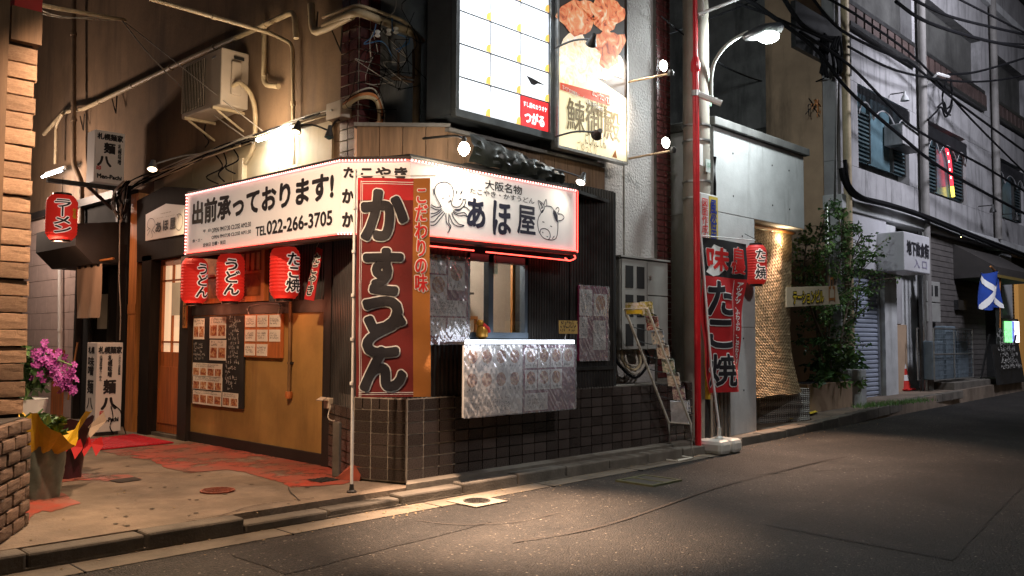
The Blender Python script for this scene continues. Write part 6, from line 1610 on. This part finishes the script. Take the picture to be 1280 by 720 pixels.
# ================================================================== PLANTER AND TREE
pl = thing('planter', 'mossy concrete planter wall at the foot of the slender tree', 'planter', (12.7, 5.7, .15))
a, bq = PY(1010, 505, 5.62), PY(1066, 505, 5.62)
box(a.x, 5.62, .05, bq.x, 6.05, .55).build('trough', m_conc_warm, pl, bevel=.012)
box(a.x + .04, 5.66, .5, bq.x - .04, 6.0, .555).build('soil', m_dark, pl)
box(13.62, 5.55, .1, 13.82, 6.1, .72).build('end_post', m_conc, pl, bevel=.01)
tr = thing('slender_tree', 'slender leafy tree with several thin stems in front of the white shutter building', 'tree', (12.9, 5.75, .5))
rd = random.Random(9)
def TP(x, y, Y=5.7): return PY(x, y, Y)
stems = [[(1040, 475), (1036, 430), (1040, 380), (1050, 330), (1052, 295), (1048, 268)], [(1046, 475), (1052, 420), (1062, 370), (1066, 320), (1078, 290)], [(1030, 475), (1022, 420), (1018, 360), (1022, 310), (1030, 275)], [(1036, 440), (1015, 390), (1006, 340), (1008, 300)], [(1050, 430), (1068, 400), (1074, 350), (1086, 310)]]
for i, s_ in enumerate(stems):
    MB().tube(smooth([TP(x, y, 5.75 + rd.uniform(-.15, .15) * (k > 0)) for k, (x, y) in enumerate(s_)]), .022, 7, .007).build('trunk', m_bark, tr, True)
b = MB(); b2 = MB(); tw_ = MB()
for i, s_ in enumerate(stems):
    pts = smooth([TP(x, y, 5.72) for x, y in s_], 8)
    for p in pts[6:]:
        for _ in range(2 if rd.random() < .35 else 1):
            d = V3((rd.gauss(0, .34), rd.gauss(0, .2), rd.gauss(.08, .14)))
            if p.z > 2.6: d *= .75
            q = p + d; tw_.tube([p, p + d * .5 + V3((0, 0, .02)), q], .005, 4)
            for s in (.55, .8, 1.0):
                c = p + d * s; leaves(b if rd.random() < .6 else b2, c, 8, (.09, .09, .07), .066, .5, rd)
for _ in range(30):   # dense shrub at the foot
    c = TP(rd.uniform(1004, 1078), rd.uniform(425, 478), 5.6 + rd.uniform(-.1, .3)); leaves(b if rd.random() < .5 else b2, c, 20, (.13, .13, .1), .13, .4, rd)
tw_.build('twigs', m_bark, tr, kind='stuff'); b.build('foliage', m_leaf, tr, kind='stuff'); b2.build('foliage', m_leaf_d, tr, kind='stuff')
# cream name board among the leaves
t = thing('building_sign', 'cream projecting name board with yellow black-edged characters among the leaves', 'sign', PY(1018, 382, 5.3))
q = [PY(983, 384, 5.25), PY(1050, 380, 5.25), PY(1046, 357, 5.25), PY(983, 359, 5.25)]
MB().extr(q, V3((0, .05, 0))).build('board', M('cream_board', (.66, .54, .38), .6, .1), t)
U_ = (q[1] - q[0]).normalized()
for mt, bo, li, dx in ((m_black, .018, .004, .008), (m_yellow, .005, .007, 0)):
    txt('テーションビル', mt, t, PY(991 + dx, 380, 5.25), U_, UZ, (PY(1029, 380, 5.25) - PY(991, 380, 5.25)).x, PY(1000, 363, 5.25).z - PY(1000, 379, 5.25).z, bold=bo, lift=li)
txt('凸', m_orange_cloth, t, PY(1036, 378, 5.25), U_, UZ, .2, .35, bold=.004)
MB().tube([PY(975, 356, 5.3), PY(985, 357, 5.3)], .02, 6).build('arm', m_metal, t)

# ================================================================== BIG APARTMENT BUILDING
ap = thing('apartment_building', 'large lavender grey apartment building with arched windows and many cables', 'building', (14.1, 6.1, .15))
FY = 6.1
box(14.1, 6.32, 0, 48, 16, 14).build('core', m_facade_dark, ap)
box(14.07, 6.32, 0, 14.098, 7.35, 14).build('ochre_side_wall', m_conc_warm, ap)
box(14.06, 7.35, 0, 14.098, 16, 4.95).build('sooty_side_wall', m_facade_dark, ap)
box(14.06, 7.35, 4.96, 14.098, 16, 14).build('grey_side_wall', m_conc_dark, ap)
# facade panels between openings: (x0,x1,z0,z1)
def fp_(x0, x1, z0, z1, y=FY, nm='facade_panel', mat=m_facade): return box(x0, y, z0, x1, 6.319, z1).build(nm, mat, ap)
W1 = (15.02, 17.45, 4.38, 5.62); W2 = (18.5, 20.95, 4.3, 5.55)
W3 = (23.3, 25.7, 4.3, 5.55); W4 = (27, 29.5, 4.3, 5.55)
xs = [14.1, 15.02, 17.45, 18.5, 20.95, 23.3, 25.7, 27, 29.5, 48]
for i in range(0, 9, 2): fp_(xs[i], xs[i + 1] - .006, 4.2, 5.7)
x = 14.1
while x < 48:
    fp_(x, x + 1.19, 3.62, 4.194); fp_(x, x + 1.19, 5.706, 6.55); x += 1.2
box(14.02, 5.98, 3.36, 48, 6.319, 3.61).build('cornice', m_conc, ap, bevel=.015)
# arched iron awnings and windows
m_iron = M('black_iron', (.02, .02, .022), .7, .3, bump=0, spec=.2)
m_teal = M('teal_louvre', (.045, .075, .085), .6, .3, 4, .1)
def apt_window(x0, x1, z0, z1, neon=False):
    w_ = x1 - x0
    ir = m_iron
    wi = box(x0, 6.22, z0, x1, 6.25, z1).build('window', M('teal_window_glass', (.10, .17, .20), .25, .3, 1.5, .05), ap)
    for a, bq in ((x0, x0 + .05), (x0 + w_ * .27, x0 + w_ * .29), (x0 + w_ * .72, x0 + w_ * .74), (x1 - .05, x1)): box(a, 6.16, z0, bq, 6.22, z1).build('frame', m_metal_d, wi)
    for xa, xb in ((x0 + .05, x0 + w_ * .27), (x0 + w_ * .74, x1 - .05)):
        k = MB(); z = z0 + .04
        while z < z1 - .3: k.box(xa, 6.17, z, xb, 6.2, z + .03); z += .075
        k.build('shutter', m_teal, wi)
    k = MB(); n = 40
    for i in range(n + 1):
        u = i / n; x = x0 + w_ * u
        arc = (u / .27 if u < .27 else (u - .27) / .46 if u < .73 else (u - .73) / .27)
        ht = .20 + .26 * abs(2 * arc - 1) ** 2.2
        k.box(x - .008, 6.075, z1 - ht, x + .008, 6.09, z1 + .04)
    k.build('arched_bars', m_iron, wi)
    pts = []
    for i in range(n * 2 + 1):
        u = i / (n * 2); arc = (u / .27 if u < .27 else (u - .27) / .46 if u < .73 else (u - .73) / .27); pts.append(V3((x0 + w_ * u, 6.085, z1 - .20 - .26 * abs(2 * arc - 1) ** 2.2)))
    MB().tube(pts, .014, 5).build('arch_rim', m_facade, wi)
    return wi
for q in (W1, W2, W3, W4): apt_window(*q)
a, bq = PY(1111, 181, 5.9), PY(1134, 158, 5.9)
t = thing('window_air_conditioner', 'small grey air conditioner box in the arched window', 'air conditioner', (16.6, 6, 5))
box(16.45, 5.85, 4.83, 17.25, 6.2, 5.22).build('casing', m_facade, t, bevel=.015); box(16.5, 5.83, 4.79, 17.3, 6.1, 4.82).build('shelf', m_metal_d, t)
t = thing('neon_sign', 'narrow vertical red and yellow neon sign in the far arched window', 'sign', (19.9, 6.15, 4.3))
ny = 6.14
pp = [PY(1183, 186, ny), PY(1187, 200, ny), PY(1189, 222, ny), PY(1190, 232, ny)]
MB().tube(smooth(pp), .032, 6).build('red_tube', E('neon_red', (1, .03, .05), 2.6), t)
for i in range(4): MB().lathe(PY(1184.5 + 1.2 * i, 192 + 10 * i, ny - .12), [(.02, 0), (.03, .01)], 8, V3((0, -1, 0))).build('white_letter', E('neon_white', (1, .85, .8), 3), t)
MB().tube([PY(1190, 233, ny), PY(1191.5, 246, ny)], .036, 6).build('yellow_tube', E('neon_yellow', (1, .75, .08), 3.2), t)
# upper floor: open galleries with dark rails
def gallery(x0, x1, z0, z1):
    g_ = box(x0, 6.9, z0, x1, 7.0, z1).build('gallery_window', m_glass_d, ap)
    box(x0, 6.0, z0 - .02, x1, 6.2, z0 + .06).build('sill', m_metal_d, g_)
    box(x0, 6.03, z0 + .38, x1, 6.09, z0 + .46).build('rail', m_metal_d, g_)
    k = MB(); x = x0
    while x < x1: k.box(x, 6.04, z0 + .06, x + .28, 6.08, z0 + .38); x += .36
    k.build('rail_boards', M('rail_brown', (.07, .045, .04), .7, .3), g_)
    for i in range(4): xx = x0 + (x1 - x0) * i / 3.4; box(xx, 6.75, z0, xx + .06, 6.899, z1).build('mullion', m_metal_d, g_)
xs = [(14.55, 17.75), (18.2, 22.3), (23.1, 26.5), (27.2, 31)]
# upper storey frame
prev = 14.1
for x0, x1 in xs:
    fp_(prev, x0, 6.556, 9.3); prev = x1
    fp_(x0, x1 - .004, 8.3, 9.3)
    gallery(x0, x1, 6.62, 8.28)
fp_(prev, 48, 6.556, 9.3)
for x0, x1 in xs: box(x0 + .01, 6.0, 9.31, x1 + .8, 6.319, 9.5).build('ledge', m_conc, ap)
fp_(14.1, 48, 9.51, 10.3); fp_(14.1, 48, 12, 14)
x = 14.4
while x < 40: gallery(x, x + 3.2, 10.35, 11.95); fp_(x + 3.2, x + 3.6, 10.31, 11.99); x += 3.6
# shutter house: white panel, shutter, pillar
zr = rise(15)
fp_(14.1, 14.5, 0, 3.355, 6.06, 'pilaster', m_conc)
fp_(14.506, 16.0, 2.42, 3.35, 6.02, 'white_panel', M('white_panel_paint', (.50, .50, .52), .7, .1, 2, .2, 40, stain=((.25, .25, .25), .5, 3, .55)))
sx0, sx1 = 14.62, 15.86
k = MB(); z = .12
vsx = []
while z < 2.4: vsx += [(6.18, z), (6.155, z + .02), (6.155, z + .055), (6.18, z + .075)]; z += .08
k.add([(x, y, z) for y, z in vsx for x in (sx0, sx1)], [(2 * i, 2 * i + 1, 2 * i + 3, 2 * i + 2) for i in range(len(vsx) - 1)])
k.build('roller_shutter', M('blue_grey_shutter', (.34, .38, .46), .45, .1, 3, .1, 30, stain=((.2, .2, .22), .5, 4, .55)), ap)
box(sx0 - .06, 6.12, .1, sx0, 6.3, 2.4).build('shutter_rail', m_metal, ap); box(sx1, 6.12, .1, sx1 + .05, 6.3, 2.4).build('shutter_rail', m_metal, ap)
fp_(15.92, 16.5, 0, 3.3, 6.04, 'pillar', m_conc)
box(16.5, 6.30, 0, 18.3, 6.315, 3.3).build('recess_back', m_conc, ap)
box(16.6, 6.27, 1.5, 17.4, 6.3, 2.6).build('grey_panel', m_facade, ap); box(16.5, 6.1, 2.58, 18.2, 6.18, 2.66).build('conduit', m_metal, ap)
box(16.55, 6.26, .12, 17.6, 6.3, 1.48).build('stained_panel', m_conc_warm, ap)
# dark brick/bar front
m_darkbr = M('dark_bar_wall', (.10, .09, .085), .7, .25, 6, .4, 30)
box(18.45, 6.08, 0, 22.0, 6.319, 3.34).build('bar_wall', m_darkbr, ap)
k = MB()
for r in range(26):
    z = .3 + r * .115; k.box(18.45, 6.07, z, 22.0, 6.079, z + .1)
k.build('wall_courses', m_darkbr, ap, kind='stuff')
box(22.0, 6.2, 0, 23.3, 6.319, 3.3).build('bar_entrance', m_dark, ap); box(23.3, 6.05, 0, 24.2, 6.319, 3.34).build('pillar', m_conc, ap)
box(24.2, 6.28, 0, 48, 6.315, 3.34).build('dark_shopfront', m_dark, ap)
k = MB(); z = 1.6
while z < 2.9: k.box(24.3, 6.2, z, 26.2, 6.25, z + .05); z += .08
k.build('shutter', m_metal_d, ap)
# step in front
box(18.2, 5.6, .1, 21.5, 6.1, .36).build('step', m_kerb, ap, bevel=.01)
def P6(x, y, Y=FY): return PY(x, y, Y)
# white box sign
t = thing('box_sign', 'white projecting box sign with black characters over the basement entrance', 'sign', P6(1140, 340, 5.6))
a, bq = PY(1131, 341, 5.55), PY(1162, 297, 5.55)
X0, X1, Z0_, Z1_ = a.x, bq.x, PY(1162, 343, 5.55).z, PY(1131, 289, 5.55).z
box(X0 - .0, 5.55, Z0_, X1, 6.05, Z1_).build('box', M('sign_plastic_grey', (.56, .56, .58), .4, .08), t, bevel=.02)
txt('地下飲食街', m_black, t, V3((X0 + .12, 5.548, Z0_ + .42 * (Z1_ - Z0_))), UX, UZ, (X1 - X0) * .85, (Z1_ - Z0_) * .36, bold=.012)
txt('入 口', M('faded_lavender_print', (.3, .28, .38), .6), t, V3((X0 + .35 * (X1 - X0), 5.548, Z0_ + .12 * (Z1_ - Z0_))), UX, UZ, (X1 - X0) * .5, (Z1_ - Z0_) * .22, bold=.004)
# meter boxes
t = thing('meter_box', 'pair of grey electric meter boxes with conduits beside the basement entrance', 'meter box', P6(1168, 400, 5.95))
a, bq = PY(1160, 402, 5.95), PY(1175, 353, 5.95); mid = PY(1165, 378, 5.95).z
for z0, z1 in ((a.z, mid - .01), (mid + .01, bq.z)):
    o = box(a.x, 5.95, z0, bq.x, 6.08, z1).build('box', m_cabinet, t, bevel=.01)
    if z0 > mid: 
        for i in range(2): box(a.x + .12 + .3 * i, 5.944, z0 + .12, a.x + .3 + .3 * i, 5.951, z1 - .08).build('window', m_dark, o)
for x, zt_ in ((17.55, 3.3), (17.75, 3.3), (18.05, 2.6)): MB().tube([(x, 5.98, .2), (x, 5.98, zt_)], .035, 8).build('conduit', m_metal if x > 17.6 else m_metal_d, t, True)
# traffic cone
c = PZ(1128, 487.5, rise(17.5) + .1)
cn = thing('traffic_cone', 'red and white striped traffic cone beside the roller shutter', 'traffic cone', c)
k = (PY(1128, 438, c.y).z - c.z) / .7
MB().slab(c + V3((-.17, -.17, 0)) * k, UX, V3((0, 1, 0)), UZ, .34 * k, .34 * k, .03 * k).build('base', m_redprint, cn, bevel=.01)
m_cone = M('cone_red', (.62, .04, .03), .5, .1)
prev = .03
for z0, z1, mt in ((.03, .17, m_cone), (.17, .27, m_white), (.27, .38, m_cone), (.38, .47, m_white), (.47, .62, m_cone), (.62, .7, m_cone)):
    f_ = lambda z: (.14 - .115 * (z / .7)) * k
    MB().lathe(c, [(f_(z0), z0 * k), (f_(z1), z1 * k)], 20).build('stripe', mt, cn, True)
# crates / grey mesh cage
t = thing('wire_cage', 'grey mesh cage with plastic crates against the dark bar wall', 'cage', P6(1190, 475, 5.75))
a, bq = PY(1166, 472, 5.75), PY(1213, 412, 5.75); X0, X1, Z0_, Z1_ = a.x, bq.x, .42, bq.z
m_mesh = M('cage_mesh', (.20, .25, .29), .5, .3, 5, .1, metal=.4)
for zq in (Z0_, (Z0_ + Z1_) / 2, Z1_):
    for y in (5.72, 6.02): MB().tube([(X0, y, zq), (X1, y, zq)], .016, 5).build('rail', m_metal, t)
for x in (X0, (X0 + X1) / 2, X1):
    for y in (5.72, 6.02): MB().tube([(x, y, Z0_), (x, y, Z1_)], .016, 5).build('rail', m_metal, t)
k = MB(); n = 24
for i in range(n + 1): x = X0 + (X1 - X0) * i / n; k.box(x - .006, 5.715, Z0_, x + .006, 5.72, Z1_)
for i in range(11): z = Z0_ + (Z1_ - Z0_) * i / 10; k.box(X0, 5.71, z - .005, X1, 5.715, z + .005)
k.build('wire_mesh', m_mesh, t)
for i in range(3): box(X0 + .15 + i * .75, 5.78, Z0_, X0 + .75 + i * .75, 6.0, Z0_ + .75 + .3 * (i % 2)).build('crate', M('blue_grey_crate', (.14, .18, .21), .5), t, bevel=.02)
# awning
t = thing('awning', 'dark cloth awning sloping out over the bar entrance', 'awning', P6(1215, 340, 5.4))
AX0, AX1 = P6(1190, 340).x, P6(1252, 340).x - .6
q = [V3((AX0, 6.07, 3.25)), V3((AX0, 5.25, 2.72)), V3((AX0, 5.25, 2.52)), V3((AX0, 6.07, 2.5))]
MB().extr(q, V3((AX1 - AX0, 0, 0))).build('canopy', m_awn, t)
MB().box(AX0, 5.238, 2.5, AX1, 5.249, 2.56).build('valance_trim', m_gold, t)
# lamp slit, dark menu lantern
t = thing('wall_light', 'slim wall light throwing a warm streak on the dark bar wall', 'lamp', P6(1200, 298, 6.0))
a = P6(1200, 296, 6.0); MB().box(a.x - .05, 5.97, a.z, a.x + .05, 6.07, a.z + .08).build('housing', m_metal_d, t)
MB().box(a.x - .03, 5.98, a.z - .01, a.x + .03, 6.05, a.z).build('lens', E('warm_slit', (1, .6, .3), 20), t)
light(t, 'SPOT', (a.x, 6.0, a.z - .03), 9, (1, .62, .32), (a.x, 6.06, .6), 26, .9, .02)
t = thing('wall_box', 'small dark box mounted on the bar wall under the light streak', 'box', P6(1200, 378, 6.0))
a, bq = P6(1197, 387, 6.0), P6(1207, 376, 6.0); box(a.x, 5.98, a.z, bq.x, 6.07, bq.z).build('box', m_metal_d, t)
# flag
t = thing('blue_flag', 'blue flag with pale diagonal cross hanging on a pole by the bar', 'flag', P6(1240, 388, 5.3))
m_flag = M('flag_blue', (.01, .05, .30), .8, .15)
def fl(u, v): return PY(1227 + 25 * u, 340 + 46 * v + 2 * math.sin(u * 6), 5.2) + V3((0, .07 * math.sin(u * 8 + v * 2), 0))
def flsheet(fn2, mat, nm, nx=12, ny=10, lift=0): return MB().add([fn2(i / nx, j / ny) + V3((0, -lift, 0)) for j in range(ny + 1) for i in range(nx + 1)], [(j * (nx + 1) + i, (j + 1) * (nx + 1) + i, (j + 1) * (nx + 1) + i + 1, j * (nx + 1) + i + 1) for j in range(ny) for i in range(nx)]).build(nm, mat, t)
flsheet(fl, m_flag, 'cloth')
flsheet(lambda u, v: fl(u, min(1, max(0, u + (v - .5) * .2))), m_white, 'pale_stripe', 12, 2, .012)
flsheet(lambda u, v: fl(u, min(1, max(0, 1 - u + (v - .5) * .2))), m_white, 'pale_stripe', 12, 2, .016)
MB().tube([PY(1238, 333, 5.25), PY(1250, 345, 5.3), PY(1250, 410, 5.3)], .02, 6).build('staff', m_post, t)
# lit signs and chalkboard
t = thing('lit_window_sign', 'small glowing green and white light box by the bar window', 'sign', P6(1265, 430, 6.0))
for x0, x1, cc, st in ((1256, 1262, (.25, 1, .3), 1.8), (1266, 1271, (1, .95, 1), 2.4), (1262.5, 1265, (.25, .3, 1), .9)):
    a, bq = P6(x0, 428, 6.0), P6(x1, 402, 6.0); box(a.x, 5.95, a.z, bq.x, 6.0, bq.z).build('lit_panel', E('lit_panel', cc, st), t)
a, bq = P6(1254, 431, 6.0), P6(1273, 399, 6.0); box(a.x, 6.0, a.z, bq.x, 6.05, bq.z).build('case', m_metal_d, t)
t = thing('lit_doorway', 'warm orange lit strip at a doorway at the right edge', 'door', P6(1278, 450))
a, bq = P6(1276, 470), P6(1284, 340); box(a.x, 6.1, .2, bq.x, 6.2, bq.z).build('door', E('warm_door', (1, .5, .12), .05), t)
t = thing('chalkboard', 'black A-frame chalkboard with white handwriting on the far pavement', 'chalkboard', P6(1262, 484, 5.4))
a, bq = PY(1246, 486, 5.45), PY(1278, 430, 5.45)
MB().slab(V3((a.x, 5.45, rise(24) + .05)), UX, V3((0, .12, 1)).normalized(), nB, bq.x - a.x, bq.z - rise(24) - .05, .03).build('board', m_blackboard, t)
scribble(MB(), V3((a.x + .15, 5.44, .55)), UX, V3((0, .12, 1)).normalized(), nB, (bq.x - a.x) * .8, .9, 7, .05, seed=5, th=.5).build('chalk_writing', m_chalk, t, kind='stuff')
for x in (a.x, bq.x - .05): MB().slab(V3((x, 5.8, rise(24) + .05)), UX, V3((0, -.2, 1)).normalized(), nB, .05, 1.1, .03).build('leg', m_metal_d, t)
# vertical pipes on the facade
for (x, y0, y1, r, lab) in ((14.25, .2, 13, .07, 'rusty cream drainpipe at the corner of the apartment building'), (17.95, .2, 13, .08, 'grey drainpipe between the two arched windows'), (22.9, 3.6, 13, .08, 'grey brown drainpipe right of the far arched window')):
    o = MB().tube([(x, 5.98, y0), (x, 5.98, y1)], r, 10).build('drainpipe', m_pipe if x < 15 else M('grey_drainpipe', (.2, .19, .18), .7, .2), None, True, origin=V3((x, 5.98, y0))); tag(o, lab, 'pipe')
o = MB().tube([(13.95, 6.2, .2), (13.95, 6.2, 3.4), (14.02, 6.1, 3.5), (14.02, 6.02, 6.0)], .025, 8).build('drainpipe', m_metal, None, True, origin=V3((13.95, 6.2, .2))); tag(o, 'thin pale conduit climbing the corner behind the tree', 'pipe')
# little hooded lamps on the facade
for i, (x, y, lab) in enumerate(((1131, 122, 'small hooded lamp on an arm above the nearer arched window'), (1241, 262, 'first small hooded lamp under the cornice right of the neon sign'), (1271, 272, 'farthest small hooded lamp near the right edge'))):
    c = PY(x, y, 5.75); t = thing('hooded_lamp', lab, 'lamp', c, 'small hooded lamps on the facade')
    MB().tube([PY(x - 18, y - 4, 6.08), c + UZ * .1], .012, 5).build('arm', m_metal_d, t); MB().lathe(c, [(.08, -.06), (.06, 0), (.025, .06), (.02, .12)], 12).build('shade', m_conc if i == 0 else m_metal_d, t, True)

# ================================================================== CABLES OVER THE STREET
def cab(label, pts, r=.02, group='black cables crossing in front of the apartment building'):
    return wire(label, [PY(x, y, Y) for x, y, Y in pts], r, m_cable, group, name='overhead_cable')
cab('thick cable running from the utility pole top down to the right past the arched windows', [(905, -20, 5.2), (965, 20, 5.4), (1020, 62, 5.6), (1060, 112, 5.7), (1120, 165, 5.7), (1185, 215, 5.6), (1290, 272, 5.4)], .03)
cab('thick cable curving down from above the street lamp to the knot at the facade corner', [(975, -10, 5.3), (1000, 28, 5.6), (1025, 45, 5.8), (1048, 48, 5.9)], .035)
cab('cable from the facade knot sloping down across the nearer arched window', [(1000, 40, 5.6), (1060, 80, 5.8), (1110, 130, 5.8), (1150, 165, 5.8), (1230, 208, 5.7), (1290, 245, 5.5)], .025)
cab('cable from the upper left corner of the facade crossing the drainpipe', [(1010, -10, 5.5), (1052, 38, 5.8), (1120, 72, 5.8), (1140, 80, 5.8), (1200, 130, 5.7), (1290, 196, 5.5)], .025)
cab('long cable sloping gently from the top of the facade to the right edge', [(1028, -6, 5.5), (1080, 25, 5.7), (1150, 78, 5.8), (1215, 150, 5.7), (1290, 225, 5.5)], .022)
cab('upper street cable crossing near the top of the balconies', [(1130, -8, 5.0), (1180, 18, 5.0), (1240, 34, 4.9), (1295, 46, 4.8)], .026)
cab('second upper street cable just below the top one', [(1120, 2, 5.0), (1160, 28, 5.0), (1230, 50, 4.9), (1295, 62, 4.8)], .03)
cab('third upper street cable with small clips', [(1133, 12, 5.1), (1180, 36, 5.0), (1240, 52, 4.9), (1295, 56, 4.8)], .018)
cab('thin top right cable at the roof edge of the picture', [(1185, -8, 5.0), (1240, 20, 4.9), (1295, 48, 4.8)], .02)
cab('sagging cable from the wire knot towards the right at balcony height', [(1185, 93, 5.8), (1215, 91, 5.5), (1250, 82, 5.2), (1295, 68, 4.9)], .026)
cab('lower sagging cable from the wire knot to the right edge', [(1060, 58, 5.8), (1120, 88, 5.8), (1190, 101, 5.6), (1240, 101, 5.3), (1295, 92, 5.0)], .022)
cab('thin cable from the street lamp to the wall hook by the facade corner', [(893, 75, 5.2), (920, 90, 6), (955, 102, 7.5), (1000, 107, 7), (1030, 98, 6.1)], .012)
cab('thin cable rising from behind the utility pole to the picture top', [(830, 45, 5.8), (900, 18, 5.5), (960, -5, 5.3)], .012)
cab('straight thin cable crossing behind the street lamp head', [(915, 2, 5.3), (960, 18, 5.4), (1010, 40, 5.6), (1040, 52, 5.8)], .018)
cab('thin wire between the tiled pier and the utility pole', [(826, 20, 5.2), (850, 40, 5.2), (880, 62, 5.2)], .008)
cab('thick bundled cable draped along the cornice', [(1052, 210, 5.9), (1056, 228, 5.9), (1072, 246, 5.88), (1110, 256, 5.88), (1160, 272, 5.88), (1215, 294, 5.88), (1290, 322, 5.88)], .05)
cab('second bundled cable draped along the cornice', [(1056, 200, 5.9), (1062, 232, 5.86), (1085, 250, 5.85), (1130, 262, 5.85), (1190, 286, 5.85), (1290, 326, 5.85)], .035)
t = thing('cable_knot', 'tangled black cable bundle hanging at the corner of the apartment building', 'cables', PY(1045, 70, 5.85))
rd = random.Random(31)
for i in range(16):
    x = rd.choice((1030, 1033, 1046, 1050)) + rd.uniform(-3, 3)
    MB().tube(smooth([PY(x, 46 + rd.uniform(-6, 4), 5.85), PY(x + rd.uniform(-6, 4), 60, 5.8), PY(x + rd.uniform(-3, 5), 78, 5.8), PY(x + rd.uniform(-3, 3), 92 + rd.uniform(-4, 5), 5.85)]), .022, 5).build('cable', m_cable, t, True)
MB().box(*(PY(995, 58, 6.0)), *(PY(1058, 44, 6.08))).build('steel_arm', m_metal_d, t)
t = thing('cable_knot', 'loose loops of black cable hanging from a white bracket between the arched windows', 'cables', PY(1185, 120, 5.8))
for pts in (((1184, 98), (1178, 120), (1182, 140), (1188, 144)), ((1188, 98), (1190, 118), (1188, 132), (1180, 138)), ((1172, 134), (1180, 128), (1184, 142), (1190, 132)), ((1160, 150), (1170, 140), (1176, 134), (1184, 142)), ((1190, 125), (1188, 138), (1182, 146), (1178, 136))):
    MB().tube(smooth([PY(x, y, 5.8) for x, y in pts]), .02, 5).build('cable', m_cable, t, True)
MB().tube([PY(1150, 112, 6.08), PY(1172, 92, 5.7)], .025, 5).tube([PY(1172, 92, 5.7), PY(1186, 96, 5.8)], .03, 5).build('bracket', m_white, t)
t = thing('wall_plant_wire', 'dry twigs and wire tangle on the stained side wall by the corner pipe', 'wire tangle', PY(1020, 135, 6.3))
for i in range(14):
    x = 1018 + rd.uniform(-6, 8); MB().tube(smooth([PY(x, 132, 6.4), PY(x + rd.uniform(-8, 8), 130 + rd.uniform(-10, 8), 6.35), PY(x + rd.uniform(-10, 10), 140 + rd.uniform(-8, 8), 6.35)]), .008, 4).build('twig', m_post if i % 2 else m_cable, t)
